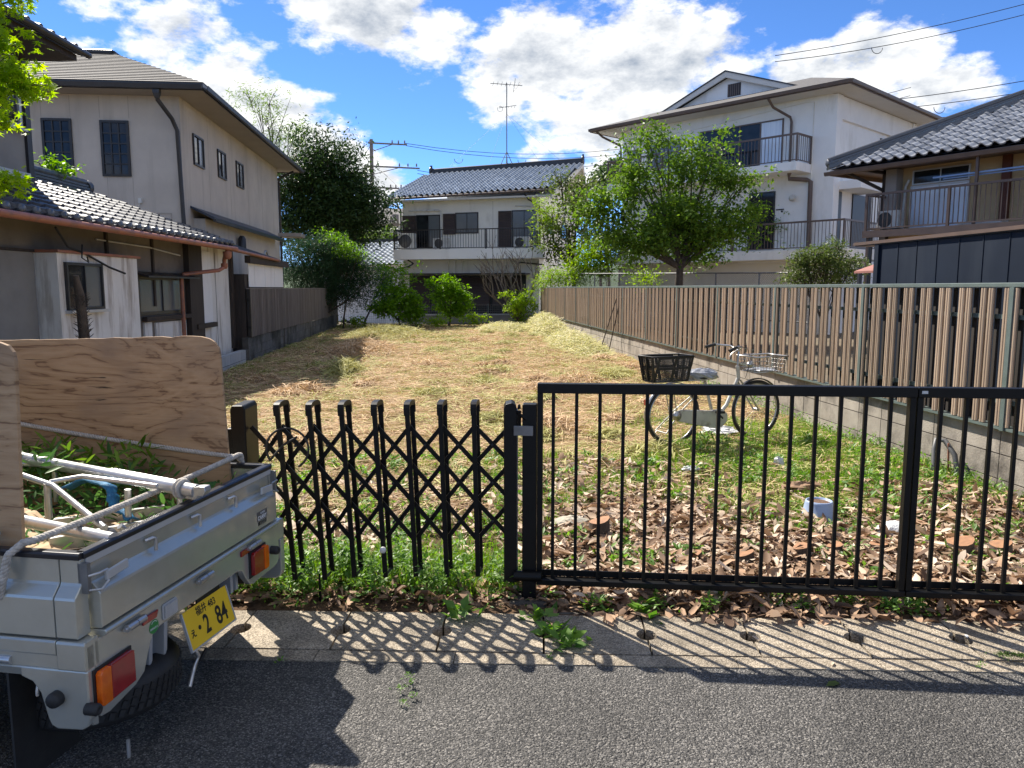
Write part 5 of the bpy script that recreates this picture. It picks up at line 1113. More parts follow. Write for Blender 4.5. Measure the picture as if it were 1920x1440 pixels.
wires = [((-2.0, 51.8, 10.9), (14, 60, 12.2), (30, 48, 14.2)), ((-1.9, 51.8, 10.75), (14, 60, 11.8), (30, 48, 13.7)), ((-1.2, 51.8, 9.2), (14, 60, 9.6), (32, 48, 10.2)), ((-1.2, 51.8, 9.0), (14, 60, 9.2), (32, 48, 9.7)),
         ((-2.2, 51.8, 7.9), (2, 49, 8.4), (12, 46, 9.0)), ((-4.2, 52, 10.8), (-9, 60, 9.5), (-20, 70, 9)), ((-4.2, 52, 9.4), (-9, 60, 8.5), (-20, 70, 8)), ((-4.0, 52, 8.9), (-3, 48, 6.5), (-2.2, 44, 5.2)), ((-3.6, 52, 9.2), (-1.6, 44, 6.6), (-1.4, 40, 5.6)),
         ((17.5, 40, 13.5), (26, 40, 15.2), (34, 38, 17)), ((17.5, 40, 13.2), (26, 40, 14.7), (34, 38, 16.5)), ((19, 38, 10.6), (26, 38, 11.4), (34, 36, 12.6)), ((19, 38, 10.2), (26, 38, 10.9), (34, 36, 12.0)), ((19, 38, 9.9), (26, 38, 10.2), (34, 36, 11.0))]
WL = ('topmost wire from the tall pole towards the white house roof', 'wire just below the topmost one from the tall pole', 'third wire down running right from the tall pole', 'lowest of the four long wires running right from the tall pole', 'short low wire from the pole to behind the tv aerial', 'upper wire leaving the poles to the left', 'lower wire leaving the poles to the left', 'slack wire dropping from the pole into the trees', 'service wire from the pole down to the cream house eave', 'topmost wire at the upper right sky', 'second wire at the upper right sky', 'highest of the three wires above the ochre roof', 'middle of the three wires above the ochre roof', 'lowest of the three wires above the ochre roof')
for i, (a, m_, c_) in enumerate(wires):
    a, m_, c_ = map(Vector, (a, m_, c_)); pts = []
    for k in range(17):
        f = k/16; p = a*(1-f)*(1-2*f)+m_*4*f*(1-f)+c_*f*(2*f-1); pts.append(p)
    o = MB().tube(pts, .018, 4).build('overhead_wire', M['wire']); o['category'] = 'cable'; o['group'] = 'overhead wires'; o['label'] = WL[i]
wc = thing('wire_clamps', 'dark looped connectors hanging on the wires above the ochre house roof', 'connector', (24, 40, 14))
for (x_, y_, z_) in ((23.0, 40, 14.3), (25.6, 38.4, 11.0), (1.6, 56, 10.9), (6.4, 58.8, 11.35)):
    b = MB(); b.torus((x_, y_, z_-.25), .3, .018, (0, 1, 0), 14, 4, R(180), R(360)); b.build('loop', M['wire'], wc)
an = thing('tv_aerial', 'tall thin television aerial mast on the cream house ridge', 'aerial', (3.2, 36.5+4, 8.1))
ax_, ay_ = MF.w(3.85, -5)[:2]
MB().tube([(ax_, ay_, 7.9), (ax_, ay_, 12.15)], .028, 6).build('mast', M['steel'], an)
b = MB(); b.tube([(ax_-.85, ay_, 12.12), (ax_+.8, ay_-.1, 12.02)], .018, 5)
for k in range(7): xk = ax_-.7+.22*k; b.tube([(xk, ay_-.45, 12.1), (xk, ay_+.45, 12.1)], .010, 4)
b.tube([(ax_+.35, ay_, 11.7), (ax_+.45, ay_, 12.4)], .012, 4); b.tube([(ax_+.3, ay_, 11.7), (ax_+.75, ay_, 12.2)], .012, 4); b.build('upper_yagi', M['steel'], an)
b = MB(); b.tube([(ax_-.4, ay_, 10.9), (ax_+.5, ay_, 11.05)], .016, 5)
for k in range(6): xk = ax_-.35+.15*k; b.tube([(xk, ay_-.2, 10.95), (xk, ay_+.2, 10.95)], .010, 4)
b.torus((ax_-.35, ay_, 10.85), .14, .012, (0, 1, 0), 10, 4); b.build('lower_yagi', M['steel'], an)
b = MB()
for dx, dy in ((-3, .1), (3, -.9), (-1.0, -1.5), (2.2, 1.0)): b.tube([(ax_, ay_, 10.6), (ax_+dx, ay_+dy, 7.9)], .005, 3)
b.build('guy_wire', M['steel'], an)
b = MB(); 
for dx, dy in ((-.3, 0), (.3, 0), (0, -.3), (0, .3)): b.tube([(ax_, ay_, 8.7), (ax_+dx, ay_+dy, 8.05)], .02, 5)
b.build('roof_tripod', M['steel'], an)
fh = thing('distant_house', 'distant two-storey house with brown roof between the utility poles and the cream house', 'house', (-3.5, 60, 0))
FH = Fr(-7, 58, -4)
b = MB(); b.box(FH, 0, 6.0, -7, 0, -.3, 6.3); b.build('wall', M['cream'], fh)
b = MB(); b.add([FH.w(-.5, .6, 6.2), FH.w(6.6, .6, 6.2), FH.w(6.0, -3.5, 7.7), FH.w(0, -3.5, 7.7), FH.w(-.5, -7.6, 6.2), FH.w(6.6, -7.6, 6.2)], [(0, 1, 2, 3), (3, 2, 5, 4), (1, 5, 2), (0, 3, 4), (0, 4, 5, 1)]); b.build('roof', M['shingle'], fh)
for s_ in (1.0, 3.2, 4.6): window(fh, FH, s_, s_+1.0, 4.2, 5.4, M['darkframe'], M['glass'], 2, 1)
b = MB(); b.box(FH, -.1, 6.1, 0, .9, 3.3, 3.5); b.build('balcony', M['roofw'], fh)
window(fh, FH, 2.6, 4.4, .9, 2.6, M['darkframe'], M['glass'], 2, 1)
hl = MB()
nxh = 60; hv = []; 
for j in range(9):
    for i in range(nxh):
        x_ = -140+300*i/(nxh-1); y_ = 150+14*j; hz = (9+4.5*math.sin(x_*.035+1)+2*math.sin(x_*.11))*math.sin(math.pi*min(1, j/8)*.5)-.4
        hv.append((x_, y_, hz))
hl.add(hv, [(j*nxh+i, j*nxh+i+1, (j+1)*nxh+i+1, (j+1)*nxh+i) for j in range(8) for i in range(nxh-1)], True); hl.build('far_hill', mat('hill_green', (.05,.085,.03), (.03,.055,.02), .95, .3), kind='structure')

# ---------------------------------------------------------------- trees and shrubs
def pp(u, v, y):
    """world point at depth y on the sight line through photo pixel (u, v) - used only to read off sizes and places"""
    x = (u-960)/F_PX; z = -(v-720)/F_PX
    a, b_, c_ = x, math.cos(PITCH)+z*math.sin(PITCH), -math.sin(PITCH)+z*math.cos(PITCH)
    X = a*math.cos(YAW)+b_*math.sin(YAW); Y = -a*math.sin(YAW)+b_*math.cos(YAW); t = y/Y
    return Vector((X*t, y, EYE+c_*t))
def crown(t, lobes, per, leaf, m, cl=.22, name='crown', asp=1., up=.35, tv=SML_V, tf=SML_F, kmul=1.):
    """lobes: (centre, (rx,ry,rz), clusters). returns cluster centres"""
    cs = []
    for c, r_, k in lobes:
        k = max(14, int(k*2.5)); q = max(2, k//7); d = rng.normal(0, 1, (q, 3)); d /= np.linalg.norm(d, axis=1)[:, None]
        rr = rng.random(q)**.45; sc_ = np.array(c)[None]+d*rr[:, None]*np.array(r_)[None]
        cs.append(np.repeat(sc_, 7, 0)+rng.normal(0, 1, (q*7, 3))*np.array([1, 1, .55])*cl*1.05)
    cs = np.concatenate(cs); P_ = np.repeat(cs, per, 0); n = len(P_)
    pos = P_ + rng.normal(0, 1, (n, 3))*np.array([cl, cl, cl*.7])*.55
    s = U(.55, 1.35, n)*leaf
    scatter(name, tv, tf, pos, np.stack([s, s*asp, s], 1), rot_mats(U(0, 6.28, n), rng.normal(up, .5, n), rng.normal(0, .6, n)), m, t)
    return cs
def limbs(t, base, lobes, cs, r0, m, fork=.3, nt=.12, trunk=None, tw=.008):
    b = MB(); base = Vector(base); tops = [Vector(c) for c, _, _ in lobes]
    cen = sum(tops, Vector())/len(tops); f = base.lerp(cen, fork); f.x += rnd.uniform(-.1, .1)
    tp = trunk or [base, base.lerp(f, .5)+Vector((rnd.uniform(-.05, .05), 0, 0)), f]
    b.tube(tp, [r0*(1-.35*i/(len(tp)-1)) for i in range(len(tp))], 9); b.build('trunk', m, t)
    f = Vector(tp[-1]); b = MB()
    for c in tops:
        mid = f.lerp(c, .5)+Vector((rnd.uniform(-.15, .15), rnd.uniform(-.15, .15), rnd.uniform(-.05, .2)))*(c-f).length*.35
        b.tube([f, f.lerp(mid, .6), mid, c], [r0*.42, r0*.26, r0*.17, r0*.07], 6)
    b.build('limbs', m, t)
    b = MB(); A_ = np.array([tuple(c) for c in tops])
    for c in cs[rng.random(len(cs)) < nt*.45]:
        k = int(np.argmin(((A_-c)**2).sum(1))); a = tops[k]; c = Vector(c); o_ = f.lerp(a, rnd.uniform(.5, 1))
        b.tube([o_, o_.lerp(c, .55)+Vector((0, 0, .08)), c], [tw*1.6, tw, tw*.4], 4, cap=False)
    if b.v: b.build('twigs', m, t)
def L3(items, y, k, dy=.8):
    """lobes from photo-measured centres and radii (px), all at real depth y (+ offset)"""
    out = []
    for it in items:
        u, v, r_ = it[:3]; yy = y+(it[3] if len(it) > 3 else rnd.uniform(-.4, .4)*r_*y/F_PX); w_ = r_*yy/F_PX
        out.append((pp(u, v, yy), (w_, w_*dy, w_*.85), max(4, int(k*w_*w_))))
    return out
def tree(name, label, cat, items, y, leaf, m, k=110, per=16, r0=.12, bark=None, base=None, cl=.25, nt=.15, asp=1., fork=.3, up=.35, group=None, tw=.008, dy=.9, trunk=None):
    lb = L3(items, y, k, dy); b0 = base or (lb[0][0].x, y, 0)
    t = thing(name, label, cat, tuple(b0)); 
    if group: t['group'] = group
    cs = crown(t, lb, per, leaf, m, cl, asp=asp, up=up)
    limbs(t, b0, lb, cs, r0, bark or M['bark'], fork, nt, tw=tw, trunk=trunk); return t, lb
# big broadleaf tree before the white house
tree('broadleaf_tree', 'large full green tree standing before the white three-level house', 'tree',
     [(u_-2, v_, r__*.86) for u_, v_, r__ in [(1275,400,75),(1200,330,55),(1285,315,50),(1350,335,48),(1160,400,50),(1120,370,36),(1345,420,62),(1220,455,62),(1300,470,50),(1395,420,45),(1155,445,40),(1230,270,26),(1300,272,22),(1385,350,22),(1408,335,10),(1405,395,18),(1115,412,20),(1190,275,22),(1340,290,20),(1210,247,8),(1255,258,9),(1350,265,9)]],
     23, .135, LV['mid'], 92, 15, .16, base=(7.35, 23, .9), cl=.26, nt=.12, fork=.35)
tree('variegated_shrub', 'grey-green twiggy shrub in front of the dark shed end, over the brown fence', 'shrub', [(1545,495,45),(1510,480,26),(1580,510,30),(1500,515,28),(1555,465,18),(1600,490,14)], 15, .06, LV['olive'], 420, 14, .05, base=(7.75, 15, .3), cl=.12, nt=.3)
tree('young_bush', 'small yellow-green bush peeking by the chain link fence left of the big tree', 'bush', [(1110,480,34),(1085,500,24),(1140,500,24)], 31, .11, LV['lime'], 130, 14, .05, base=(6.2, 31, .4))
tree('red_tinted_bush', 'dark bush with reddish tips on the white balcony edge left of the big tree', 'bush', [(1130,430,24),(1150,460,26)], 30, .10, LV['dark'], 130, 14, .05, base=(6.8, 30, .4))
tree('nandina_bush', 'bright feathery bush rising just behind the far end of the brown fence', 'bush', [(1035,518,24),(1065,522,22),(1015,528,16),(1090,520,14)], 31.6, .12, LV['lime'], 150, 12, .04, base=(4.95, 31.6, .3), asp=.5)
tree('slim_tree', 'slim leaning tree with sparse glossy leaves in front of the cream house gable', 'tree', [(1050,335,18),(1085,370,26),(1065,430,22),(1040,405,16),(1095,350,16),(1075,475,22),(1045,460,16),(1100,440,20),(1025,445,12)], 33.5, .17, LV['olive'], 90, 10, .13, base=(6.0, 33.5, 0), cl=.4, nt=.5, tw=.02, fork=.55)
tree('lime_shoot', 'lime green upright shoots against the right end of the cream house wall', 'shrub', [(1022,400,16),(1028,430,16),(1035,380,9),(1018,460,12),(1010,375,8)], 33.2, .17, LV['lime'], 120, 11, .03, base=(5.0, 33.2, 0), asp=.35, tw=.012)
# bushes along the far end of the lot
tree('leafy_bush', 'broad bright green bush at the far end, left of its taller rounded neighbour', 'bush', [(752,572,34),(722,580,24),(780,582,20),(738,548,20),(712,560,12),(768,548,9)], 31, .13, LV['bright'], 120, 14, .05, cl=.15, base=(-1.4, 31, 0), nt=.2)
tree('tall_bush', 'taller rounded bright green bush in the middle of the far end', 'bush', [(845,560,30),(842,530,20),(862,548,18),(822,552,16),(848,585,24),(803,532,9),(868,572,14)], 32, .12, LV['bright'], 130, 14, .06, cl=.15, base=(.45, 32, 0), nt=.2)
tree('yellowing_bush', 'yellow-green bush with bare grey branches at the far right corner of the lot', 'bush', [(968,568,22),(950,552,9),(988,560,16),(975,592,18),(998,582,10)], 32.2, .10, LV['lime'], 120, 14, .05, cl=.15, base=(3.3, 32.2, 0), nt=.2)
tree('leafy_sapling', 'spindly sapling with loose bright leaves leaning at the far left corner', 'sapling', [(722,520,16),(742,505,16),(700,515,10),(735,540,18),(712,500,9),(760,525,12)], 31.5, .13, LV['bright'], 110, 11, .05, base=(-3.0, 31.5, 0), nt=.6, tw=.012, bark=M['twig'])
for (u, v, lab) in ((775, 600, 'low ground-hugging green plant left of the rounded far bush'), (885, 596, 'low green plant between the rounded bush and the yellowing bush'), (655, 603, 'low bright plant at the end of the left slat fence'), (815, 603, 'small green plant at the foot of the rounded far bush')):
    tree('low_plant', lab, 'plant', [(u, v, 13), (u+16, v+1, 9)], 31, .10, LV['lime'], 160, 12, .01, cl=.14)
# bare twigs
bt = thing('bare_shrub', 'bare grey branching shrub without leaves before the cream house', 'shrub', (3.5, 32.6, 0)); b = MB()
def twig(p, d, L_, r_, n):
    q = p+d*L_; m_ = p.lerp(q, .5)+Vector((rnd.uniform(-.05, .05), 0, rnd.uniform(-.04, .04)))*L_
    b.tube([p, m_, q], [r_, r_*.8, r_*.6], 5, cap=False)
    if n:
        for k in range(rnd.choice((2, 3, 3))):
            e_ = Vector((d.x+rnd.uniform(-.6, .6), d.y+rnd.uniform(-.4, .4), d.z+rnd.uniform(-.25, .5))).normalized(); twig(m_.lerp(q, rnd.random()), e_, L_*rnd.uniform(.5, .8), r_*.6, n-1)
for dx, dz in ((-.75, .8), (-.4, 1), (-.15, 1), (.1, 1), (.4, 1), (-.6, 1)): twig(Vector((3.5, 32.6, 0)), Vector((dx, rnd.uniform(-.2, .2), dz)).normalized(), 1.75, .045, 3)
b.build('branches', M['twig'], bt)
# dark evergreens left behind the slat fence
tree('evergreen_tree', 'tall dark evergreen tree behind the beige house, left of the utility poles', 'tree',
     [(610,370,70),(560,390,50),(660,400,55),(620,310,42),(575,330,42),(650,340,40),(690,370,30),(590,430,60),(660,430,45),(605,268,16),(575,275,16),(640,290,16),(590,340,45),(630,390,60),(540,350,30),(695,415,24),(550,430,36),(655,300,10),(610,245,7),(570,252,7)],
     35, .17, LV['dark'], 62, 16, .2, base=(-4.6, 35, 0), cl=.42, nt=.1, asp=.8)
tree('bamboo_clump', 'pale wispy bamboo tips rising behind the beige house eave', 'bamboo', [(500,215,20),(520,250,24),(490,255,16),(545,280,24),(480,195,8),(465,175,5),(560,260,10),(520,300,18),(500,185,6),(545,235,8)], 38, .24, LV['bamboo'], 24, 12, .04, base=(-6.6, 38, 0), cl=.4, nt=.8, asp=.28, tw=.014, fork=.6)
tree('conifer_bush', 'soft dark conifer-like bush hanging over the left slat fence', 'bush', [(590,500,55),(640,510,50),(560,510,38),(615,465,36),(665,490,36),(645,545,34),(590,545,36),(690,530,26),(560,470,26),(680,555,18)], 29.5, .11, LV['conifer'], 150, 18, .1, base=(-4.3, 29.5, 0), cl=.24, asp=.45)
tree('sunlit_bush_side', 'yellow-green side of the dark bush over the slat fence, sunlight put into its leaf colour', 'shrub', [(648,458,18),(625,448,13),(668,478,14)], 29.0, .11, LV['bright'], 170, 14, .04, base=(-3.6, 30, 0), cl=.22, asp=.6)  # sunlit part of the conifer bush, its light painted as brighter leaves
tree('hedge_plant', 'patch of hedge behind the tiled wing and the utility poles', 'hedge', [(700,445,20),(725,440,18),(680,440,14)], 48, .2, LV['mid'], 40, 16, .05, base=(-4, 48, 0), cl=.4)
tree('roof_side_plant', 'bright leafy sprig in front of the left lattice window', 'plant', [(100,305,10),(112,318,10),(90,318,8)], 13.2, .09, LV['bright'], 900, 8, .02, base=(-6.3, 13.2, 2.5), cl=.09)
# trees on the hillside between the two houses
for i, (u, v, r_) in enumerate(((1145, 325, 16), (1165, 318, 14), (1128, 335, 12), (1185, 325, 12))):
    tree('hillside_tree', ('rounded tree on the hillside left of the white house gap', 'second hillside tree, nearest the white house wall', 'lowest hillside tree beside the cream gable', 'hillside tree half behind the white house')[i], 'tree', [(u, v, r_), (u, v+14, r_)], 75, .4, LV['hill'], 22, 14, .2, base=None, cl=.7)
# plants on the lower white balcony
tree('balcony_plants', 'pale leafy potted plants behind the lower balcony rail, right of the big tree', 'plant', [(1475,405,14),(1500,425,16),(1485,445,16),(1455,425,12)], 27.3, .09, LV['mid'], 260, 10, .02, base=(12.4, 27.0, 2.9), cl=.16)
tree('rear_garden_bush', 'low yellowish garden bush behind the chain link fence', 'bush', [(1210,520,14),(1230,523,12),(1195,525,10)], 25, .08, LV['lime'], 200, 12, .03, base=(6.5, 25, .8))
# Japanese maple leaning in from the left
ST = []
for i in range(7):
    a = math.pi*(.5+(i-3)*.27); l_ = (1, .95, .8, .5)[abs(i-3)]; ST.append((a, l_))
mv = [(0, 0, 0)]; 
for i, (a, l_) in enumerate(ST):
    mv.append((l_*math.sin(a), l_*math.cos(a)*-1, -.12*l_))
    if i < 6: a2 = (a+ST[i+1][0])/2; mv.append((.34*math.sin(a2), -.34*math.cos(a2), 0))
mfc = [(0, i, i+1) for i in range(1, len(mv)-1)]
mp = thing('maple_tree', 'bright green maple branches with star-shaped leaves reaching in at the top left', 'tree', (-5.2, 6.6, 0))
ml = L3([(5,45,22),(18,105,26),(5,150,28),(42,150,17),(8,195,24),(38,178,14),(-15,80,30),(-60,120,60),(-80,200,60),(-90,40,60),(-5,18,18),(58,160,8),(-5,232,14),(30,128,14)], 6.0, 300, .9)
ml2 = L3([(-8,338,14),(-35,335,26),(10,346,6)], 5.6, 300, .8) + L3([(38,-4,7),(-10,-30,30),(-60,-60,60)], 6.2, 300, .8)
cs = crown(mp, ml+ml2, 6, .045, LV['maple'], .06, tv=mv, tf=mfc, up=.1)
b = MB(); b.tube([(-5.2, 6.6, -.1), (-5.1, 6.5, 1.6), (-4.7, 6.4, 2.8), (-4.3, 6.2, 3.8)], [.12, .10, .08, .05], 9); b.build('trunk', M['bark'], mp)
b = MB()
for c, _, _ in ml+ml2:
    s_ = Vector((-4.7, 6.4, 2.8)).lerp(Vector((-4.3, 6.2, 3.8)), rnd.random()); b.tube([s_, s_.lerp(c, .5)+Vector((0, 0, .1)), c], [.03, .016, .005], 5)
for c in cs[rng.random(len(cs)) < .5]:
    c = Vector(c); k = min((Vector(q[0]) for q in ml+ml2), key=lambda q: (q-c).length); b.tube([k, c], [.006, .002], 3, cap=False)
b.build('limbs', M['bark'], mp)

# ---------------------------------------------------------------- silver mini truck
T0 = (-1.082, 2.348)
TA = 74.77
TT = Fr(T0[0], T0[1], TA)               # tailgate plane: s near -> far, n out of the tail
TN = Fr(T0[0], T0[1], TA+90); 
class FrN(Fr):                          # near side of the bed: s forwards, n out towards the camera
    def __init__(s, x, y, a): super().__init__(x, y, a); s.n = (-s.n[0], -s.n[1])
TN = FrN(T0[0], T0[1], TA+90)
WDT, BL_ = 1.215, 1.95
fx = TT.w(WDT); TFar = Fr(fx[0], fx[1], TA+90)
tr = thing('mini_truck', 'silver mini pickup truck parked at the left with its rear corner in view', 'truck', TT.w(.6, -1.2, 0))
PR = [(-.026, .787), (.0, .787), (.0, .712), (.004, .704), (.030, .676), (.033, .668), (.033, .562), (.028, .556), (-.026, .556)]
b = MB(); b.sweep(TT, PR, .035, WDT-.035); tg = b.build('tailgate', M['paint'], tr, .003)
b = MB(); b.sweep(TT, [(-.030, .785), (.006, .785), (.007, .80), (.0, .806), (-.026, .806), (-.030, .80)], .012, WDT-.012); b.build('edge_trim', M['capblk'], tg, .002)
b = MB(); b.sweep(TT, [(.001, .765), (.005, .765), (.005, .786), (.001, .786)], .02, WDT-.02); b.build('pale_lip', M['silver'], tg)
b = MB(); b.sweep(TT, [(-.02, .552), (.040, .552), (.045, .547), (.045, .540), (.036, .532), (-.02, .532)], .035, WDT-.03); b.build('bumper_ledge', M['paint'], tr, .002)
PRs = [(-.026, .787), (.0, .787), (.0, .712), (.004, .704), (.030, .676), (.033, .668), (.033, .552), (.028, .546), (-.026, .546)]
for fr_, nm in ((TN, 'side_gate'), (TFar, 'side_gate')):
    b = MB(); b.sweep(fr_, PRs, .075, BL_); sg_ = b.build(nm, M['paint'], tr, .003)
    b = MB(); b.sweep(fr_, [(-.030, .785), (.006, .785), (.007, .80), (.0, .806), (-.026, .806), (-.030, .80)], .0, BL_); b.build('edge_trim', M['capblk'], sg_, .002)
    b = MB(); b.sweep(fr_, [(-.02, .542), (.036, .542), (.040, .536), (.040, .500), (.036, .494), (.036, .452), (-.02, .452)], .072, BL_); b.build('side_sill', M['paint'], tr, .002)
    b = MB(); b.sweep(fr_, [(.036, .452), (.040, .448), (.03, .42), (-.05, .40), (-.05, .452)], .15, BL_); b.build('lower_rail', M['paint'], tr)
    # corner posts of the bed
    b = MB(); b.sweep(fr_, PRs, .0, .071); b.build('corner_post', M['paint'], tr, .003)
    b = MB(); b.sweep(fr_, [(-.02, .542), (.038, .542), (.042, .534), (.042, .452), (-.02, .452)], -.028, .068); b.build('sill_corner', M['paint'], tr, .003)
    b = MB(); b.prism(fr_, [(-.03, .452), (-.03, .300), (-.022, .275), (.0, .262), (.085, .258), (.105, .268), (.115, .29), (.135, .37), (.16, .405), (.20, .42), (.20, .452)], .0, .040); b.build('corner_leg', M['paint'], tr, .005)
    b = MB(); b.tube([fr_.w(.23, .035, .468), fr_.w(.30, .035, .468)], .014, 10); b.tube([fr_.w(.305, .035, .468), fr_.w(.37, .035, .468)], .014, 10); b.build('hinge', M['alu'], tr)
    b = MB(); b.lathe(Vector(fr_.w(.075, .038, .362)), [(0, .03), (.021, .03), (.024, .022), (.024, 0)], 16, axis=fr_.n+(0,)); b.build('rubber_stop', M['rubber'], tr)
    b = MB(); b.tube([fr_.w(.155, .02, .40), fr_.w(.155, .03, .37), fr_.w(.155, .03, .355)], .006, 6); b.build('hook', M['alu'], tr)
# valance with corner feet
VAL = [(.0, .531), (.0, .300), (.012, .280), (.05, .275), (.18, .296), (.225, .318), (.262, .40), (.285, .428), (.33, .437), (.84, .437), (.875, .425), (.90, .385), (.935, .345), (.965, .337), (1.16, .342), (1.19, .352), (1.205, .375), (1.205, .531)]
b = MB(); b.prism(TT, VAL, .028, .0); b.build('valance', M['paint'], tr, .004)
b = MB(); b.prism(TT, [(-.036, .531), (-.036, .30), (-.02, .268), (.002, .262), (.002, .531)], .028, -.02); b.build('corner_foot', M['paint'], tr, .006)
def lamp(pts, m, n0, n1, name, bev=.003): MB().prism(TT, pts, n0, n1).build(name, m, tr, bev)
for (a0, a1, z0, z1, tilt, am) in ((-.012, .150, .325, .437, 0, 0), (.935, 1.062, .380, .482, 0, 1)):
    MB().prism(TT, [(a0-.008, z0-.008), (a1+.008, z0+.0), (a1+.008, z1+.006), (a0-.008, z1+.008)], .029, .034).build('lamp_bezel', M['rubber'], tr)
    wd = (a1-a0)*.30
    red = [(a0+wd+.002, z0), (a1, z0+.004), (a1, z1-.004), (a1-.01, z1), (a0+wd+.002, z1)] if not am else [(a0, z0+.004), (a1-wd-.002, z0), (a1-wd-.002, z1), (a0+.01, z1), (a0, z1-.01)]
    amb = [(a0, z0+.008), (a0+.008, z0), (a0+wd, z0), (a0+wd, z1), (a0+.008, z1), (a0, z1-.008)] if not am else [(a1-wd, z0), (a1-.008, z0), (a1, z0+.008), (a1, z1-.008), (a1-.008, z1), (a1-wd, z1)]
    lamp(red, M['redl'], .034, .052, 'tail_lamp'); lamp(amb, M['orangel'], .034, .054, 'turn_lamp')
for (a0, a1, z0, z1) in ((.222, .305, .480, .504), (.862, .94, .490, .514)):
    lamp([(a0, z0), (a1-.01, z0), (a1, z1), (a0, z1)], M['redl'], .029, .036, 'reflector', .002)
MB().prism(TT, [(.332, .455), (.338, .448), (.412, .448), (.418, .455), (.418, .500), (.412, .506), (.338, .506), (.332, .500)], .029, .033).build('lamp_bezel', M['silver'], tr, .002)
lamp([(.339, .454), (.411, .454), (.411, .500), (.339, .500)], M['clearl'], .033, .039, 'reversing_lamp', .002)
for a0 in (.135, .545, .93-.01):
    z_ = .510
    MB().tube([TT.w(a0, .040, z_), TT.w(a0+.045, .040, z_)], .0125, 12).build('hinge', M['alu'], tr)
    MB().tube([TT.w(a0+.048, .040, z_), TT.w(a0+.088, .040, z_)], .0125, 12).build('hinge', M['alu'], tr)
    MB().tube([TT.w(a0-.012, .040, z_), TT.w(a0-.001, .040, z_)], .007, 8).build('hinge_pin', M['alu'], tr)
for a0 in (.33, .60, .86):
    MB().tube([TT.w(a0-.035, .006, .748), TT.w(a0-.01, .020, .752), TT.w(a0, .022, .748), TT.w(a0, .022, .705)], .0065, 8).build('rope_hook', M['alu'], tr)
for a0, sg in ((.05, 1), (1.165, -1)):
    b = MB(); b.bar(TT.w(a0+sg*.015, .032, .715), TT.w(a0+sg*.115, .034, .722), .030, .010, (0, 0, 1)); b.build('latch_handle', M['silver'], tr, .003)
    b = MB(); b.tube([TT.w(a0-sg*.045, .02, .735), TT.w(a0-sg*.02, .040, .738), TT.w(a0+sg*.02, .036, .735)], .004, 6); b.tube([TT.w(a0-sg*.045, .02, .69), TT.w(a0-sg*.02, .044, .686), TT.w(a0+sg*.02, .038, .70)], .004, 6); b.build('latch_wire', M['alu'], tr)
    b = MB(); b.box(TT, a0-sg*.05, a0-sg*.035, -.01, .022, .68, .775); b.build('latch_base', M['steel'], tr)
for (a_, z_) in ((-.040, .335), (1.13, .43)):
    MB().lathe(TT.w(a_+.0, .022, z_), [(.019, 0), (.019, .034), (.015, .042), (.006, .042), (.006, .035), (0, .035)], 16, axis=TT.n+(0,)).build('rubber_stop', M['rubber'], tr)
# number plate, tilted forwards under the valance
PLm = Matrix.Translation(TT.w(.605, .035, .345)) @ Matrix.Rotation(R(TA), 4, 'Z') @ Matrix.Rotation(R(74), 4, 'X') @ Matrix.Rotation(R(-1), 4, 'Z') @ Matrix.Scale(.92, 4) 
def plate_box(x0, x1, y0, y1, z0, z1): return [PLm @ Vector((x, y, z)) for z in (z0, z1) for y in (y0, y1) for x in (x0, x1)]
BXF = [(0,1,3,2),(4,6,7,5),(0,4,5,1),(2,3,7,6),(0,2,6,4),(1,5,7,3)]
b = MB(); b.add(plate_box(-.16, .16, -.078, .078, -.0, .003), BXF); pl = b.build('number_plate', M['plate'], tr, .001)
b = MB()
for q in ((-.166, .166, -.084, -.078), (-.166, -.160, -.078, .078), (.160, .166, -.078, .078)): b.add(plate_box(*q, -.004, .006), BXF)
b.build('plate_frame', M['silver'], pl)
def text(body, size, M_, m, parent, name, sx=1., align='CENTER', bold=.0):
    c = bpy.data.curves.new('text', 'FONT'); c.body = body; c.size = size; c.align_x = align; c.align_y = 'CENTER'; c.offset = bold; c.extrude = .0003; c.resolution_u = 4
    o = bpy.data.objects.new('text', c); C.objects.link(o); bpy.context.view_layer.update()
    me = bpy.data.meshes.new_from_object(o.evaluated_get(bpy.context.evaluated_depsgraph_get())); bpy.data.objects.remove(o)
    me.transform(Matrix.Diagonal((sx, 1, 1, 1))); me.materials.clear(); me.materials.append(m)
    return inst(name, me, parent, M_)
def PT(x, y, z=.0036): return PLm @ Matrix.Translation((x, y, z))
text('福井 483', .040, PT(-.005, .048), M['ink'], pl, 'plate_text', .95, bold=.0006)
text('え', .036, PT(-.125, -.022), M['ink'], pl, 'plate_text', 1, bold=.001)
text('・', .07, PT(-.078, -.018), M['ink'], pl, 'plate_text', 1, bold=.002)
text('2', .108, PT(-.028, -.020), M['ink'], pl, 'plate_text', .72, bold=.0022)
text('84', .108, PT(.082, -.020), M['ink'], pl, 'plate_text', .78, bold=.0022)
def TP(s, n, z): return Matrix.Translation(TT.w(s, n, z)) @ Matrix.Rotation(R(TA), 4, 'Z') @ Matrix.Rotation(R(90), 4, 'X')
b = MB(); b.box(TT, 1.005, 1.095, .0331, .0336, .597, .637); bd = b.build('badge', M['badge'], tg)
text('CARRY', .025, TP(1.050, .0341, .608), M['whiteprint'], bd, 'badge_text', .98, bold=.0004)
text('SUZUKI', .012, TP(1.055, .0341, .628), M['whiteprint'], bd, 'badge_text', 1)
text('農繁仕様', .019, TP(1.050, .0341, .584), M['ink'], bd, 'badge_text', 1, bold=.0003)
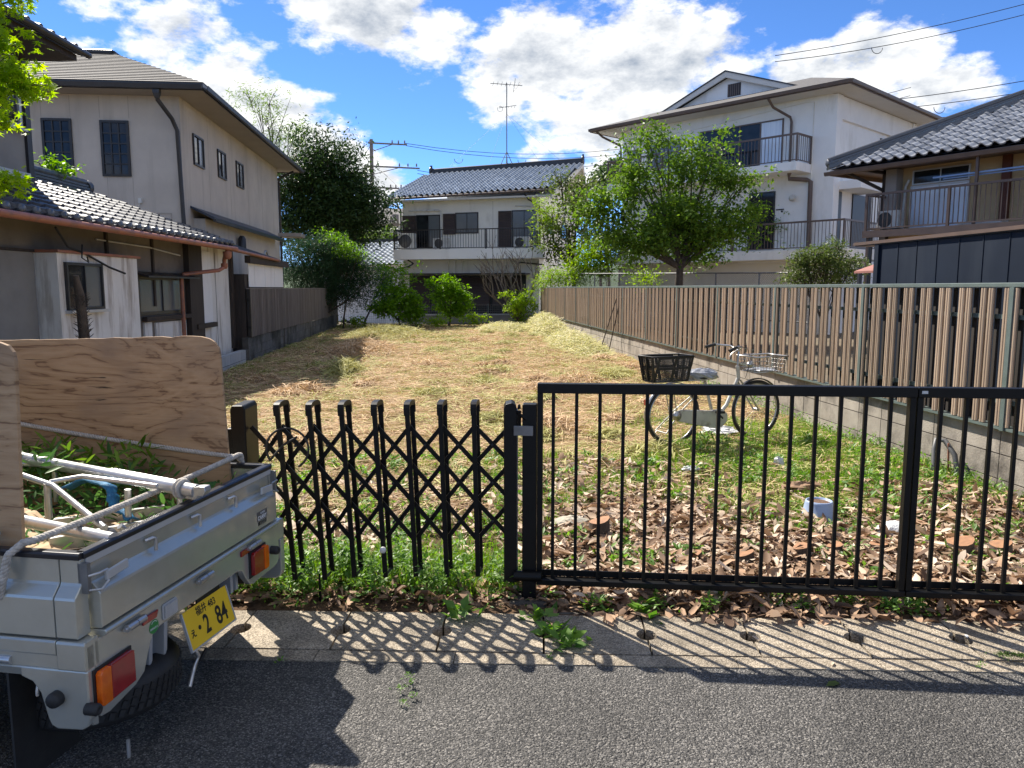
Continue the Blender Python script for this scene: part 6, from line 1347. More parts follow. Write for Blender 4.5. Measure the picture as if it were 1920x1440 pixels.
st_ = MB(); st_.add([TT.w(.285+.026*math.cos(t), .0287, .460-.01+.024*math.sin(t)) for t in [2*math.pi*i/24 for i in range(24)]], [tuple(range(24))]); so = st_.build('green_sticker', M['green_st'], tr)
text('低排出ガス', .0085, TP(.285, .0292, .444), M['whiteprint'], so, 'sticker_text', 1)
b = MB(); b.tube([TT.w(.273, .029, .462), TT.w(.278, .029, .468), TT.w(.291, .029, .469), TT.w(.301, .029, .462)], .0012, 4); b.build('sticker_mark', M['whiteprint'], so)
# bed floor, inner walls, chassis, brackets
b = MB(); b.box(TT, .0, WDT, -BL_, -.0, .50, .53); b.build('bed_floor', M['paint'], tr)
b = MB(); b.box(TT, .02, WDT-.02, -BL_-.02, -BL_, .5, 1.25); b.build('headboard', M['paint'], tr)
b = MB(); b.box(TT, .22, .30, -BL_, -.05, .36, .50); b.box(TT, .92, 1.0, -BL_, -.05, .36, .50); b.box(TT, .1, 1.1, -.12, -.04, .40, .49); b.build('chassis_rails', M['underbody'], tr)
for a0 in (.30, .385):
    b = MB(); b.add([TT.w(a0, .0, .43), TT.w(a0+.02, .0, .43), TT.w(a0+.035, -.02, .30), TT.w(a0+.015, -.02, .27), TT.w(a0-.0, -.05, .43), TT.w(a0+.02, -.06, .43), TT.w(a0+.035, -.07, .30), TT.w(a0+.015, -.07, .27)], [(0, 1, 2, 3), (7, 6, 5, 4), (0, 4, 5, 1), (1, 5, 6, 2), (2, 6, 7, 3), (3, 7, 4, 0)]); b.build('bracket', M['silver'], tr, .003)
for a0 in (.86, .90): MB().box(TT, a0, a0+.02, -.07, -.02, .33, .44).build('bracket', M['silver'], tr)
# spare wheel hung flat under the bed
def tyre(parent, c, axis, R_, w_, name='spare_tyre'):
    h_ = w_/2; prof = [(R_*.60, -h_*.8), (R_*.72, -h_), (R_*.93, -h_*.92), (R_, -h_*.62), (R_*1.0, -h_*.1), (R_*1.0, h_*.1), (R_, h_*.62), (R_*.93, h_*.92), (R_*.72, h_), (R_*.60, h_*.8), (R_*.60, -h_*.8)]
    o = MB().lathe(c, prof, 48, axis=axis).build(name, M['rubber'], parent)
    tb = MB(); ax = Vector(axis).normalized(); a = ax.orthogonal().normalized(); b_ = ax.cross(a)
    for i in range(56):
        for k in (-1, 0, 1):
            t_ = 2*math.pi*(i+.3*k)/56; d = a*math.cos(t_)+b_*math.sin(t_); e_ = ax.cross(d)
            p = Vector(c)+d*(R_+.001)+ax*h_*.38*k
            tb.bar(p-ax*h_*.15-e_*.004, p+ax*h_*.15+e_*.004, .016, .010, tuple(e_))
    tb.build('tread_blocks', M['rubber'], o)
    MB().lathe(c, [(0, -h_*.35), (R_*.3, -h_*.35), (R_*.5, -h_*.2), (R_*.61, -h_*.75), (R_*.61, h_*.75), (R_*.5, h_*.2), (R_*.3, 0), (0, 0)], 24, axis=axis).build('rim', M['underbody'], o)
    return o
tyre(tr, TT.w(.335, -.235, .222), (0.02, 0.02, 1), .265, .15)
MB().tube([TT.w(.50, .02, .30), TT.w(.50, .05, .24), TT.w(.50, .035, .205), TT.w(.46, .05, .195), TT.w(.42, .06, .16)], .008, 8).build('hanger_rod', M['alu'], tr)
MB().tube([TT.w(.57, .04, .235), TT.w(.56, .02, .19)], .007, 6).build('hanger_rod', M['underbody'], tr)
MB().tube([TT.w(.08, .06, .165), TT.w(.08, .06, .105)], .006, 6).build('hanger_rod', M['alu'], tr)
for sgn, sx in ((1, .02), (-1, WDT-.02)):
    c_ = Vector(TT.w(sx+sgn*.06, -.78, .265)); o = tyre(tr, c_, TT.d+(0,), .255, .14, 'wheel')
    b = MB(); b.box(TT, min(sx-sgn*.05, sx+sgn*.22), max(sx-sgn*.05, sx+sgn*.22), -.26, -.252, .03, .44); b.build('mudflap', M['rubber'], tr)
    c_ = Vector(TT.w(sx+sgn*.06, -2.65, .265)); tyre(tr, c_, TT.d+(0,), .255, .14, 'wheel')
b = MB()
cabp = [(2.0, .42), (2.0, 1.45), (2.12, 1.60), (2.75, 1.60), (3.12, .98), (3.18, .9), (3.2, .35), (2.95, .3), (2.9, .45), (2.4, .45), (2.35, .3), (2.1, .3)]
b.add([TN.w(a, -.03, z) for a, z in cabp]+[TN.w(a, -WDT+.03, z) for a, z in cabp], [tuple(range(12)), tuple(range(23, 11, -1))]+[(i, i+12, (i+1) % 12+12, (i+1) % 12) for i in range(12)])
cb = b.build('cab', M['paint'], tr, .012)
for n_ in (-.028, -WDT+.028):
    b = MB(); pts = [(2.15, 1.02), (2.15, 1.46), (2.22, 1.52), (2.70, 1.52), (2.98, 1.02)]; b.prism(TN, pts, n_-.002, n_+.002); b.build('side_window', M['glass'], cb)
b = MB(); b.box(TT, .15, WDT-.15, -2.0, -1.996, 1.28, 1.52); b.build('rear_window', M['glass'], cb)

# ---------------------------------------------------------------- load on the truck
SFr = TFar
def m_ply():
    m = bpy.data.materials.new('weathered_plywood'); m.use_nodes = True; nt = m.node_tree; N = nt.nodes; L = nt.links; P = N['Principled BSDF']; P.inputs['Roughness'].default_value = .8
    geo = N.new('ShaderNodeNewGeometry')
    vr = N.new('ShaderNodeVectorRotate'); vr.rotation_type = 'Z_AXIS'; vr.inputs['Angle'].default_value = -R(TA+90); L.new(geo.outputs['Position'], vr.inputs['Vector'])
    def mp(st):
        q = N.new('ShaderNodeMapping'); q.inputs['Scale'].default_value = st; L.new(vr.outputs[0], q.inputs[0]); return q.outputs[0]
    def nz(st, s_, d_, dist=0):
        n = N.new('ShaderNodeTexNoise'); n.inputs['Scale'].default_value = s_; n.inputs['Detail'].default_value = d_; n.inputs['Distortion'].default_value = dist; L.new(mp(st), n.inputs['Vector']); return n.outputs['Fac']
    big = nz((.9, .9, 3.6), 1.7, 5, .5)
    mu = N.new('ShaderNodeMath'); mu.operation = 'MULTIPLY'; mu.inputs[1].default_value = 9; L.new(big, mu.inputs[0])
    fr_ = N.new('ShaderNodeMath'); fr_.operation = 'PINGPONG'; fr_.inputs[1].default_value = .5; L.new(mu.outputs[0], fr_.inputs[0])
    fine = nz((2, 2, 60), 1.6, 6)
    cr = N.new('ShaderNodeValToRGB'); e = cr.color_ramp.elements; e[0].color = (.19,.105,.055,1); e[1].color = (.44,.29,.165,1); e[1].position = .5; e[0].position = .0
    k = e.new(.10); k.color = (.36,.225,.12,1)
    ad = N.new('ShaderNodeMath'); ad.operation = 'MULTIPLY_ADD'; ad.inputs[1].default_value = .55; L.new(fine, ad.inputs[0]); sb = N.new('ShaderNodeMath'); sb.operation = 'MULTIPLY_ADD'; sb.inputs[1].default_value = 1.; sb.inputs[2].default_value = -.27; L.new(fr_.outputs[0], sb.inputs[0]); L.new(sb.outputs[0], ad.inputs[2]); L.new(ad.outputs[0], cr.inputs[0])
    stn = nz((1, 1, 1.3), 3.2, 8); mr = N.new('ShaderNodeMapRange'); mr.inputs[1].default_value = .5; mr.inputs[2].default_value = .75; L.new(stn, mr.inputs[0])
    mx = N.new('ShaderNodeMix'); mx.data_type = 'RGBA'; mx.inputs[7].default_value = (.27,.18,.115,1); L.new(mr.outputs[0], mx.inputs[0]); L.new(cr.outputs[0], mx.inputs[6])
    cr2 = nz((2.5, 2.5, 46), 2.2, 4, .4); mr2 = N.new('ShaderNodeMapRange'); mr2.inputs[1].default_value = .67; mr2.inputs[2].default_value = .72; L.new(cr2, mr2.inputs[0])
    mx2 = N.new('ShaderNodeMix'); mx2.data_type = 'RGBA'; mx2.inputs[7].default_value = (.045,.028,.018,1); L.new(mr2.outputs[0], mx2.inputs[0]); L.new(mx.outputs[2], mx2.inputs[6])
    L.new(mx2.outputs[2], P.inputs['Base Color'])
    bm = N.new('ShaderNodeBump'); bm.inputs['Distance'].default_value = .0015; L.new(fine, bm.inputs['Height']); L.new(bm.outputs[0], P.inputs['Normal'])
    return m
PLY = m_ply()
def sheet(name, label, fr, outline, n0, n1):
    o = MB().prism(fr, outline, n0, n1).build(name, PLY, bevel=.002); o['label'] = label; o['category'] = 'plywood'; return o
jag = lambda x0, x1, z0, z1, n: [(x0+(x1-x0)*i/n, z0+(z1-z0)*i/n+rnd.uniform(-.0035, .0035)) for i in range(n+1)]
sheet('plywood_sheet', 'large weathered plywood sheet standing along the far side of the truck bed', SFr, [(.17, .535), (.20, 1.30), (.205, 1.335), (.225, 1.362), (.25, 1.376)]+jag(.29, 1.55, 1.386, 1.352, 26)+[(1.55, .535)], -.034, -.048)
sheet('plywood_sheet', 'narrow upright plywood board at the very left edge, near side of the truck bed', TN, [(.275, .535), (.238, 1.38), (.243, 1.405), (.26, 1.425), (.29, 1.435)]+jag(.32, 1.7, 1.440, 1.45, 20)+[(1.7, .535)], -.075, -.089)
def rope_obj(pts, r_, label, name='rope'):
    """laid rope: three strands twisted round the centre line"""
    P3 = [Vector(p) for p in pts]; seg = []; 
    for a, b_ in zip(P3, P3[1:]):
        n = max(2, int((b_-a).length/.006)); seg += [a.lerp(b_, i/n) for i in range(n)]
    seg.append(P3[-1]); b = MB()
    for k in range(3):
        pts_ = []; L_ = 0
        for i, p in enumerate(seg):
            if i: L_ += (p-seg[i-1]).length
            d = (seg[min(i+1, len(seg)-1)]-seg[max(i-1, 0)]).normalized(); a = d.cross(Vector((0, 0, 1)));
            a = a.normalized() if a.length > 1e-4 else Vector((1, 0, 0)); c_ = d.cross(a); t = L_/.042*2*math.pi+k*2.094
            pts_.append(p+(a*math.cos(t)+c_*math.sin(t))*r_*.5)
        b.tube(pts_, r_*.62, 6, cap=False)
    o = b.build(name, M['rope']); o['label'] = label; o['category'] = 'rope'; return o
def sag(a, b_, s_, n=10):
    a, b_ = Vector(a), Vector(b_); return [a.lerp(b_, i/n)+Vector((0, 0, -s_*4*(i/n)*(1-i/n))) for i in range(n+1)]
kn = SFr.w(.165, .0, .83)
rope_obj(sag(SFr.w(1.5, -.056, 1.0), SFr.w(.168, -.052, .845), .012)+[kn, SFr.w(.16, .03, .80), SFr.w(.165, .03, .74)], .0105, 'worn rope stretched across the face of the large plywood sheet')
nk = TN.w(.215, -.02, .822)
rope_obj([SFr.w(.16, .03, .76), SFr.w(.158, .02, .835)]+sag(SFr.w(.155, -.01, .842), (-1.235, 2.40, .835), .008)+[TN.w(.19, .0, .83), TN.w(.215, .035, .80), TN.w(.235, .04, .72), TN.w(.26, .03, .66), TN.w(.25, .045, .70), TN.w(.29, .04, .80), TN.w(.30, -.01, .83), TN.w(.34, -.06, .835)], .0115, 'worn rope running from the far bed corner down over the near black edge')
# aluminium orchard ladder lying on the load
ld = thing('tripod_ladder', 'aluminium tripod ladder lying on the truck bed with its foot over the tailgate', 'ladder', (-1.4, 3.0, .7))
e1 = Vector((-.905, 2.905, .845)); e0 = Vector((-2.25, 3.72, .885))
b = MB(); b.tube([e0, e1], .0245, 16); b.build('main_pole', M['alu'], ld)
d_ = (e1-e0).normalized(); b = MB(); b.tube([e1-d_*.26, e1+d_*.0], .0265, 16); b.build('pole_sleeve', M['alu'], ld)
b = MB(); b.add([tuple(e1+d_*x+Vector((0, 0, z))+Vector((.96, -.26, 0))*0+Vector((.26, .96, 0))*y) for y in (-.02, .02) for x, z in ((-.05, -.028), (.0, -.03), (.02, -.012), (.045, -.008), (.06, .012), (.055, .028), (.03, .026), (-.0, .02))], [tuple(range(8)), tuple(range(15, 7, -1))]+[(i, i+8, (i+1) % 8+8, (i+1) % 8) for i in range(8)]); b.build('pole_foot', M['alu'], ld, .002)
b = MB(); b.torus(e1-d_*.085, .031, .009, tuple(d_), 18, 6); b.torus(e1-d_*.070, .031, .009, tuple((d_+Vector((0, .1, 0))).normalized()), 18, 6)
rk = b.build('rope_loop', M['rope']); rk['label'] = 'rope loop tied round the lower end of the aluminium pole'; rk['category'] = 'rope'
q0, q1 = Vector((-1.60, 2.83, .80)), Vector((-1.045, 2.50, .80))
b = MB(); b.tube([q0+(q0-q1)*.6, q1], .021, 14); b.build('side_pole', M['alu'], ld)
b = MB(); b.tube([(-2.0, 3.35, .93), (-1.60, 3.05, .89), (-1.42, 2.92, .875), (-1.12, 2.62, .80)], .0115, 10); b.build('brace', M['alu'], ld)
b = MB(); b.tube([(-1.44, 2.94, .885), (-1.36, 3.02, .885), (-1.06, 2.94, .86)], .0095, 8); b.build('brace', M['alu'], ld)
b = MB(); b.tube([(-2.1, 3.45, .86), (-1.7, 3.40, .85), (-1.35, 3.30, .84), (-1.05, 3.12, .83)], .010, 8); b.build('brace', M['alu'], ld)
for p, q, r_ in (((-1.45, 2.94, .88), (-1.46, 2.95, .70), .013), ((-1.15, 2.90, .86), (-1.16, 2.91, .70), .012), ((-1.62, 3.35, .85), (-1.62, 3.35, .70), .011), ((-1.08, 2.64, .80), (-1.02, 2.70, .70), .012), ((-1.0, 3.0, .84), (-1.0, 3.0, .7), .010)):
    MB().tube([p, q], r_, 8).build('step_tube', M['alu'], ld)
b = MB(); b.bar((-1.35, 2.72, .715), (-.98, 2.98, .715), .05, .02, (0, 0, 1)); b.bar((-1.5, 2.95, .71), (-1.1, 3.12, .71), .05, .02, (0, 0, 1)); b.build('step_plate', M['alu'], ld)
b = MB(); b.lathe((-1.13, 2.66, .745), [(0, 0), (.03, .0), (.034, .02), (.02, .04), (0, .045)], 12); b.build('rubber_foot', M['badge'], ld)
# cardboard, net and prunings
for (p, q, w_, lab) in (((-1.62, 2.98, .74), (-1.14, 2.52, .655), .16, 'long folded cardboard strip poking from under the ladder, lowest of the pieces'), ((-1.50, 3.10, .70), (-1.05, 2.85, .69), .24, 'flat crumpled cardboard sheet under the ladder steps'), ((-1.75, 3.12, .80), (-1.42, 2.86, .70), .10, 'brown cardboard edge rising behind the left plywood board')):
    p, q = Vector(p), Vector(q); d = (q-p); s_ = d.cross(Vector((0, 0, 1))).normalized()*w_/2; b = MB(); n = 7; vs = []
    for i in range(n+1):
        c = p+d*i/n+Vector((0, 0, rnd.uniform(-.008, .008)))
        vs += [c-s_+Vector((0, 0, rnd.uniform(-.012, .012))), c+Vector((0, 0, .012+rnd.uniform(-.005, .01))), c+s_+Vector((0, 0, rnd.uniform(-.012, .012)))]
    b.add(vs, [(i*3+j, i*3+j+1, i*3+j+4, i*3+j+3) for i in range(n) for j in range(2)]); o = b.build('cardboard', M['card']); so_ = o.modifiers.new('thick', 'SOLIDIFY'); so_.thickness = .006; o['label'] = lab; o['category'] = 'cardboard'
for pts, lab in (([(-1.72, 2.98, .80), (-1.70, 3.0, .88), (-1.60, 2.94, .885), (-1.56, 2.88, .80), (-1.55, 2.86, .74)], 'blue net strap looped beside the left plywood board'), ([(-1.48, 3.12, .80), (-1.38, 3.10, .85), (-1.26, 3.02, .84), (-1.24, 2.97, .77), (-1.12, 2.90, .73)], 'blue net strap draped over the cardboard in the bed'), ([(-1.5, 2.62, .70), (-1.44, 2.58, .74), (-1.38, 2.55, .66)], 'small end of blue net near the truck side')):
    pts = [Vector(p) for p in pts]; fine = []
    for i in range(len(pts)-1):
        for k in range(6): fine.append(pts[i].lerp(pts[i+1], k/6)+Vector((rnd.uniform(-.004, .004),)*3))
    b = MB(); vs = []
    for i, p in enumerate(fine): w_ = .028+.006*math.sin(i*1.7); vs += [p+Vector((-.25*w_, -w_, .3*w_)), p+Vector((0, 0, .012)), p+Vector((.25*w_, w_, -.2*w_))]
    b.add(vs, [(i*3+j, i*3+j+1, i*3+j+4, i*3+j+3) for i in range(len(fine)-1) for j in range(2)], True); o = b.build('net_strap', M['bluenet']); so_ = o.modifiers.new('thick', 'SOLIDIFY'); so_.thickness = .008; o['label'] = lab; o['category'] = 'net'
n = 2600; a_ = U(.06, 1.15, n); f_ = U(.1, 1.75, n); w_ = np.array([TT.w(a, -f, 0) for a, f in zip(a_, f_)])
hgt_b = .56+.17*np.exp(-((a_-.85)/.35)**2)*np.clip(f_*1.2, .3, 1)+.10
w_[:, 2] = hgt_b*U(.82, 1.10, n)
s_ = U(.035, .085, n); scatter('prunings', LEAF_V, LEAF_F, w_, np.stack([s_, s_*.7, s_], 1), rot_mats(U(0, 6.28, n), rng.normal(0, .6, n), rng.normal(0, .6, n)), LV['cut'], kind='stuff')
n = 500; a_ = U(.85, 1.14, n); f_ = U(.45, 1.7, n); w_ = np.array([TT.w(a, -f, 0) for a, f in zip(a_, f_)]); w_[:, 2] = U(.72, .90, n)
s_ = U(.05, .10, n); scatter('prunings', LEAF_V, LEAF_F, w_, np.stack([s_, s_*.5, s_], 1), rot_mats(U(0, 6.28, n), -U(-.2, 1.0, n), rng.normal(0, .6, n)), LV['mid'], kind='stuff')
b = MB()
for i in range(40):
    p = Vector(TT.w(rnd.uniform(.1, 1.1), -rnd.uniform(.15, 1.6), rnd.uniform(.60, .72))); d = Vector((rnd.uniform(-1, 1), rnd.uniform(-1, 1), rnd.uniform(-.1, .15))).normalized()*rnd.uniform(.08, .22)
    b.tube([p-d, p+Vector((0, 0, .01)), p+d], [.007, .006, .003], 5)
b.build('pruned_sticks', M['bark'], kind='stuff')

# ---------------------------------------------------------------- bicycle
BK = Fr(2.377, 7.55, 16.68)
bi = thing('bicycle', 'silver-white town bicycle with black rear basket parked in the grass by the wall', 'bicycle', BK.w(.5, 0, 0))
def P3(a, z, n=0.): return BK.w(a, n, z)
def wheel(a, z, R_, lab):
    ax = BK.n+(0,); o = MB().torus(P3(a, z), R_-.014, .0175, ax, 48, 8).build('tyre', M['rubber'], bi)
    MB().torus(P3(a, z), R_-.037, .010, ax, 48, 6).build('rim', M['chrome'], o)
    b = MB(); c = Vector(P3(a, z)); u = Vector(BK.d+(0,)); v = Vector((0, 0, 1)); nn = Vector(ax)
    for i in range(28):
        t = 2*math.pi*i/28; t2 = t+(.35 if i % 2 else -.35); sd_ = .02 if (i//2) % 2 else -.02
        b.tube([c+(u*math.cos(t2)+v*math.sin(t2))*.02+nn*sd_, c+(u*math.cos(t)+v*math.sin(t))*(R_-.04)], .0013, 3, cap=False)
    b.build('spokes', M['chrome'], o); b = MB(); b.tube([c-nn*.04, c+nn*.04], .018, 10); b.build('hub', M['chrome'], o)
wheel(.0, .315, .315, 'rear'); wheel(1.045, .312, .312, 'front')
def bt_(name, pts, r_, m=None): return MB().tube([P3(*p) for p in pts], r_, 10).build(name, m or M['bikew'], bi)
bt_('down_tube', [(.55, .27), (.66, .38), (.80, .66)], .021)
bt_('head_tube', [(.80, .66), (.785, .79)], .021)
bt_('seat_tube', [(.50, .25), (.40, .56), (.375, .64)], .017)
bt_('seat_post', [(.375, .64), (.345, .71)], .012, M['chrome'])
bt_('stem', [(.785, .79), (.79, .90), (.80, .945)], .012, M['chrome'])
for n_ in (-.045, .045):
    bt_('fork_blade', [(.805, .64, n_*.6), (.87, .55, n_), (.98, .40, n_), (1.045, .312, n_)], .009, M['chrome'])
    bt_('seat_stay', [(.0, .315, n_*1.3), (.38, .60, n_*.4)], .007)
    bt_('chain_stay', [(.0, .315, n_*1.3), (.50, .26, n_*.6)], .009)
    bt_('carrier_stay', [(.0, .32, n_*1.6), (-.06, .63, n_*1.6)], .006, M['chrome'])
    bt_('fender_stay', [(1.045, .312, n_), (1.32, .20, n_*.6)], .003, M['chrome'])
bt_('handlebar', [(.486, .975, .24), (.58, 1.012, .25), (.70, 1.0, .16), (.80, .945, .0), (.79, .99, -.14), (.68, 1.0, -.25), (.56, .975, -.26)], .011, M['chrome'])
bt_('grip', [(.486, .972, .24), (.57, 1.008, .25)], .017, M['rubber']); bt_('grip', [(.68, 1.0, -.25), (.56, .975, -.26)], .017, M['rubber'])
bt_('brake_lever', [(.60, .985, .245), (.52, .945, .235), (.50, .91, .23)], .006, M['chrome'])
bt_('brake_cable', [(.62, 1.0, .22), (.86, .98, .05), (.92, .85, .04), (.86, .66, .04)], .003, M['rubber'])
MB().lathe(P3(.89, .80, .02), [(0, 0), (.022, .01), (.038, .05), (.036, .06), (0, .062)], 14, axis=BK.d+(0,)).build('head_lamp', M['chrome'], bi)
# chain case
b = MB(); b.prism(BK, [(-.02, .30), (.0, .36), (.05, .375), (.42, .345), (.55, .36), (.63, .30), (.63, .22), (.57, .165), (.47, .155), (.30, .19), (.02, .255)], .045, .065); b.build('chain_case', M['bikew'], bi, .008)
MB().lathe(P3(.0, .315, .06), [(0, 0), (.05, 0), (.05, .02), (0, .03)], 14, axis=BK.n+(0,)).build('hub_cover', M['chrome'], bi)
b = MB(); b.bar(P3(.55, .26, .09), P3(.46, .33, .10), .018, .012); b.bar(P3(.42, .34, .16), P3(.50, .34, .16), .06, .025, (0, 1, 0)); b.build('pedal_crank', M['rubber'], bi)
b = MB(); b.bar(P3(.55, .26, -.07), P3(.63, .18, -.08), .018, .012); b.build('crank_arm', M['chrome'], bi)
def fender(a, z, R_, t0, t1, m, w_=.024):
    b = MB(); vs = []; k = 20
    for i in range(k+1):
        t = R(t0+(t1-t0)*i/k)
        for n_, dr in ((-w_, -.008), (-w_*.5, 0), (w_*.5, 0), (w_, -.008)): vs.append(P3(a+(R_+.022+dr)*math.cos(t), z+(R_+.022+dr)*math.sin(t), n_))
    b.add(vs, [(i*4+j, i*4+j+1, i*4+j+5, i*4+j+4) for i in range(k) for j in range(3)], True); o = b.build('fender', m, bi); so_ = o.modifiers.new('thick', 'SOLIDIFY'); so_.thickness = .002
fender(.0, .315, .315, 25, 200, M['chrome']); fender(1.045, .312, .312, 30, 150, M['capblk'])
MB().box(BK, -.318-.02, -.300, -.02, .02, .43, .49).build('rear_reflector', M['redl'], bi, .004)
b = MB(); b.tube([P3(.0, .30, .06), P3(-.14, .15, .10)], .007, 6); b.tube([P3(.0, .30, -.06), P3(-.14, .15, -.10)], .007, 6); b.tube([P3(-.14, .15, .10), P3(-.14, .15, -.10)], .007, 6); b.build('kick_stand', M['bikew'], bi)
b = MB()
for n_ in (-.06, 0, .06): b.tube([P3(-.30, .665, n_), P3(.24, .665, n_)], .005, 6)
for a in (-.29, -.1, .1, .23): b.tube([P3(a, .665, -.065), P3(a, .665, .065)], .005, 6)
b.build('rear_carrier', M['chrome'], bi)
def basket(name, a0, a1, n0, n1, z0, z1, sh, m, ga, gz, solid=False, r_=.003, rim=.009):
    lo = [(a0+sh, n0+sh*.6), (a1-sh, n0+sh*.6), (a1-sh, n1-sh*.6), (a0+sh, n1-sh*.6)]; hi = [(a0, n0), (a1, n0), (a1, n1), (a0, n1)]
    bo = MB(); bo.tube([P3(a, z1+(.02 if i in (1, 2, 5) else 0)*0, n) for i, (a, n) in enumerate(hi+hi[:1])], rim, 6); bo.tube([P3(a, z0, n) for a, n in lo+lo[:1]], rim*.7, 6); o = bo.build(name, m, bi)
    w = MB()
    for k in range(4):
        l0, l1, h0, h1 = lo[k], lo[(k+1) % 4], hi[k], hi[(k+1) % 4]; L_ = math.hypot(h0[0]-h1[0], h0[1]-h1[1]); c_ = max(3, int(L_/ga))
        for i in range(c_+1):
            f = i/c_; w.tube([P3(l0[0]+(l1[0]-l0[0])*f, z0, l0[1]+(l1[1]-l0[1])*f), P3(h0[0]+(h1[0]-h0[0])*f, z1, h0[1]+(h1[1]-h0[1])*f)], r_, 3, cap=False)
        for j in range(1, gz):
            g_ = j/gz; p = [(l_[0]+(h_[0]-l_[0])*g_, l_[1]+(h_[1]-l_[1])*g_) for l_, h_ in ((l0, h0), (l1, h1))]; w.tube([P3(p[0][0], z0+(z1-z0)*g_, p[0][1]), P3(p[1][0], z0+(z1-z0)*g_, p[1][1])], r_, 3, cap=False)
    for i in range(8): f = i/7; w.tube([P3(lo[0][0]+(lo[1][0]-lo[0][0])*f, z0, lo[0][1]), P3(lo[3][0]+(lo[2][0]-lo[3][0])*f, z0, lo[3][1])], r_, 3, cap=False)
    w.build('mesh_wires', m, o)
    if solid:
        for k in range(4):
            l0, l1, h0, h1 = lo[k], lo[(k+1) % 4], hi[k], hi[(k+1) % 4]; g_ = .06
            def at(f, g): return P3(l0[0]+(l1[0]-l0[0])*f+(h0[0]-l0[0])*g, z0+(z1-z0)*g, l0[1]+(l1[1]-l0[1])*f+(h0[1]-l0[1])*g)
            for f in (0., .5, 1.): MB().bar(at(f, 0), at(f, 1), .03 if f == .5 else .022, .006, BK.d+(0,)).build('basket_rib', m, o)
            MB().bar(at(0, .52), at(1, .52), .022, .006, (0, 0, 1)).build('basket_band', m, o); MB().bar(at(0, .96), at(1, .96), .03, .007, (0, 0, 1)).build('basket_band', m, o)
    return o
basket('rear_basket', -.345, .135, -.12, .13, .675, .925, .045, M['basket'], .014, 14, True)
basket('front_basket', .90, 1.31, -.16, .16, .72, .885, .05, M['chrome'], .045, 4)
def crumple(name, lab, c, r_, m, seed, cat='plastic', sq=(1, 1, .6), parent=None, amp=.3):
    rr = random.Random(seed); vs = []; fs = []; nu, nv = 16, 9
    for j in range(nv):
        for i in range(nu):
            a = 2*math.pi*i/nu; t = math.pi*j/(nv-1); k = 1+rr.uniform(-amp, amp)
            vs.append((c[0]+r_*k*sq[0]*math.sin(t)*math.cos(a), c[1]+r_*k*sq[1]*math.sin(t)*math.sin(a), c[2]+r_*k*sq[2]*math.cos(t)))
    fs = [(j*nu+i, j*nu+(i+1) % nu, (j+1)*nu+(i+1) % nu, (j+1)*nu+i) for j in range(nv-1) for i in range(nu)]
    o = MB().add(vs, fs).build(name, m, parent)
    if parent is None: o['label'] = lab; o['category'] = cat
    return o
crumple('plastic_bag', 'grey crumpled plastic bag tied over the bicycle saddle', P3(.34, .715), .15, M['plasticbag'], 3, 'plastic bag', (1.15, .6, .42), amp=.16)
crumple('saddle', '', P3(.33, .69), .10, M['rubber'], 1, parent=bi, sq=(1.2, .7, .3), amp=.02)
crumple('clear_plastic', 'clear plastic sheet lying in the front bicycle basket', P3(1.10, .735), .16, M['plasticbag'], 8, 'plastic', (1.1, .8, .14), amp=.2)
crumple('plastic_scrap', 'white plastic scrap in the grass beneath the bicycle pedals', (3.02, 8.0, .05), .13, M['bag'], 4, 'litter', (1.5, .8, .4))
crumple('plastic_scrap', 'small white scrap among dead leaves below the rear wheel', (2.19, 6.4, .03), .06, M['bag'], 5, 'litter', (1.2, .8, .4))
crumple('plastic_scrap', 'thin white scrap standing in the grass below the front wheel', (2.98, 6.40, .05), .05, M['bag'], 6, 'litter', (1, .6, 1.3))
crumple('stone', 'pale rounded stone behind the tallest stump, left in the leaf litter', (.86, 4.86, .03), .14, M['stone'], 7, 'stone', (1.15, .7, .55), amp=.06)
crumple('stone', 'white stone half hidden behind the gate stile on the right', (2.93, 4.56, .03), .12, M['bag'], 9, 'stone', (1.1, .8, .6), amp=.06)
crumple('leaf_clump', 'large curled brown leaf lying in the grass above the bucket', (2.86, 5.72, .03), .10, lfm, 10, 'leaf', (1.6, .9, .4))
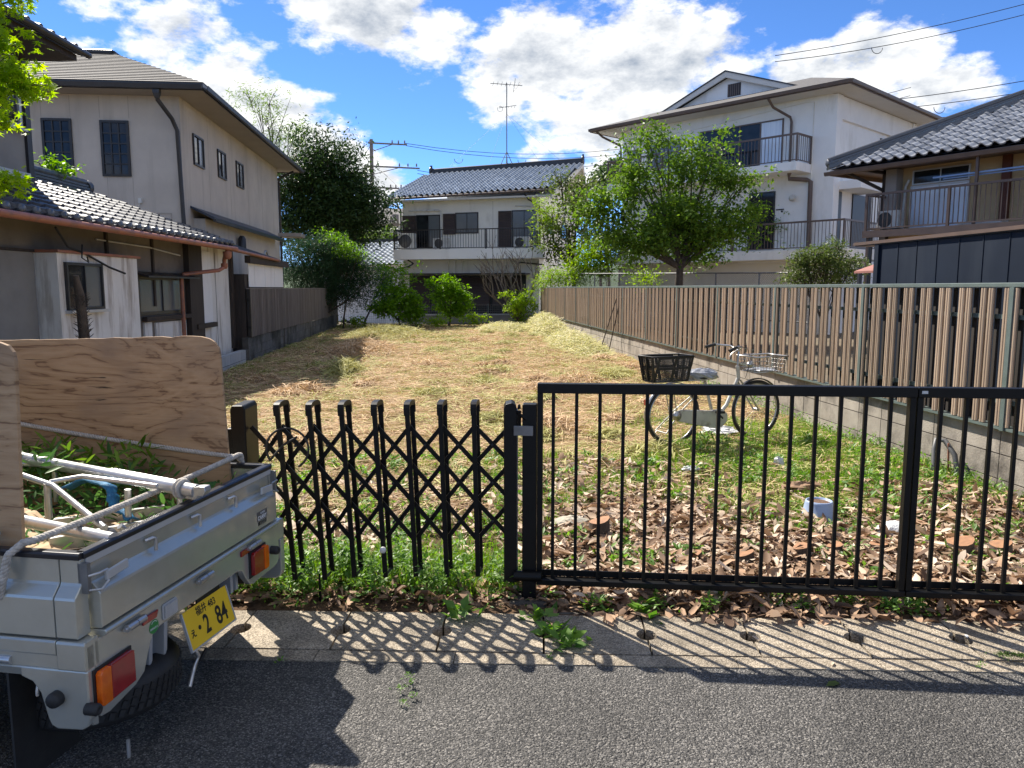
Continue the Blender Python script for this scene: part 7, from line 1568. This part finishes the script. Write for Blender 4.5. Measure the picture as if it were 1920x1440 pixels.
# stumps
for i, (x, y, r_, h_, lab) in enumerate(((1.0, 4.62, .065, .15, 'tallest cut tree stump beside the pale stone, left of the litter'), (1.47, 4.22, .05, .06, 'low cut stump third of the row behind the bar gate'), (1.76, 4.18, .055, .07, 'cut stump with orange top in the middle of the row behind the bars'), (1.24, 4.36, .04, .03, 'smallest cut stump, just right of the tallest one'),
      (2.12, 4.20, .05, .09, 'cut stump just left of a gate bar below the bucket'), (2.36, 4.26, .045, .07, 'cut stump between bucket and gate stile'), (2.62, 4.22, .055, .09, 'broad cut stump under the white stone'), (3.08, 4.14, .075, .11, 'dark broken stump at the right end of the row'), (3.30, 4.1, .06, .10, 'cut stump furthest right behind the bars'))):
    s_ = thing('tree_stump', lab, 'stump', (x, y, 0))
    b = MB(); ang = rnd.uniform(-.15, .15); prof = []; vs = []; k = 14
    for (rr_, zz) in ((r_*1.5, -.02), (r_*1.15, .03), (r_, h_*.6), (r_*.97, h_)):
        for j in range(k): t = 2*math.pi*j/k; q = rr_*(1+.1*math.sin(3*t+i)); vs.append((x+q*math.cos(t), y+q*math.sin(t), zz+(.25*q*math.cos(t) if zz == h_ else 0)))
    b.add(vs, [(a*k+j, a*k+(j+1) % k, (a+1)*k+(j+1) % k, (a+1)*k+j) for a in range(3) for j in range(k)], True); b.build('bark', M['bark'], s_)
    MB().add([(vx, vy, vz+.001) for vx, vy, vz in vs[3*k:]], [tuple(range(k))]).build('cut_face', M['stumpc'], s_)
# pot upside down
bu = thing('plastic_pot', 'pale blue plastic pot turned upside down with soil on top, among the leaves', 'pot', (2.60, 4.93, 0))
MB().lathe((2.60, 4.93, 0), [(.118, -.01), (.122, .0), (.116, .02), (.112, .022), (.092, .135), (.088, .148), (.082, .150), (.078, .146), (.076, .136), (0, .134)], 32).build('pot_body', M['bucket'], bu)
MB().lathe((2.60, 4.93, 0), [(.074, .137), (.05, .142), (.02, .139), (0, .141)], 20).build('soil', M['soilw'], bu)
# rods leaning on the wall, pipe by the wall
for dx, lab in ((0, 'thin rusty rod leaning on the brown fence, left of the pair'), (.22, 'thin rusty rod leaning on the brown fence, right of the pair')):
    o = MB().tube([(3.92+dx, 18.4, .05), (4.36+dx*.2, 18.6-dx, 1.35)], .014, 6).build('leaning_rod', M['bark']); o['label'] = lab; o['category'] = 'rod'
hs = MB().tube([(4.20, 6.05, .05), (4.24, 6.12, .22), (4.28, 6.16, .30), (4.32, 6.10, .30), (4.33, 5.98, .20), (4.33, 5.92, .03)], .022, 10).build('bent_pipe', M['badge']); hs['label'] = 'bent grey pipe rising from the weeds at the foot of the block wall'; hs['category'] = 'pipe'
MB().tube([(4.31, 6.04, .29), (4.32, 6.03, .02)], .008, 6).build('thin_pipe', M['copper'], None, label='thin rusty pipe beside the bent grey pipe at the wall', category='pipe')
for o in list(bpy.data.objects):
    if '_b' in o: del o['_b']
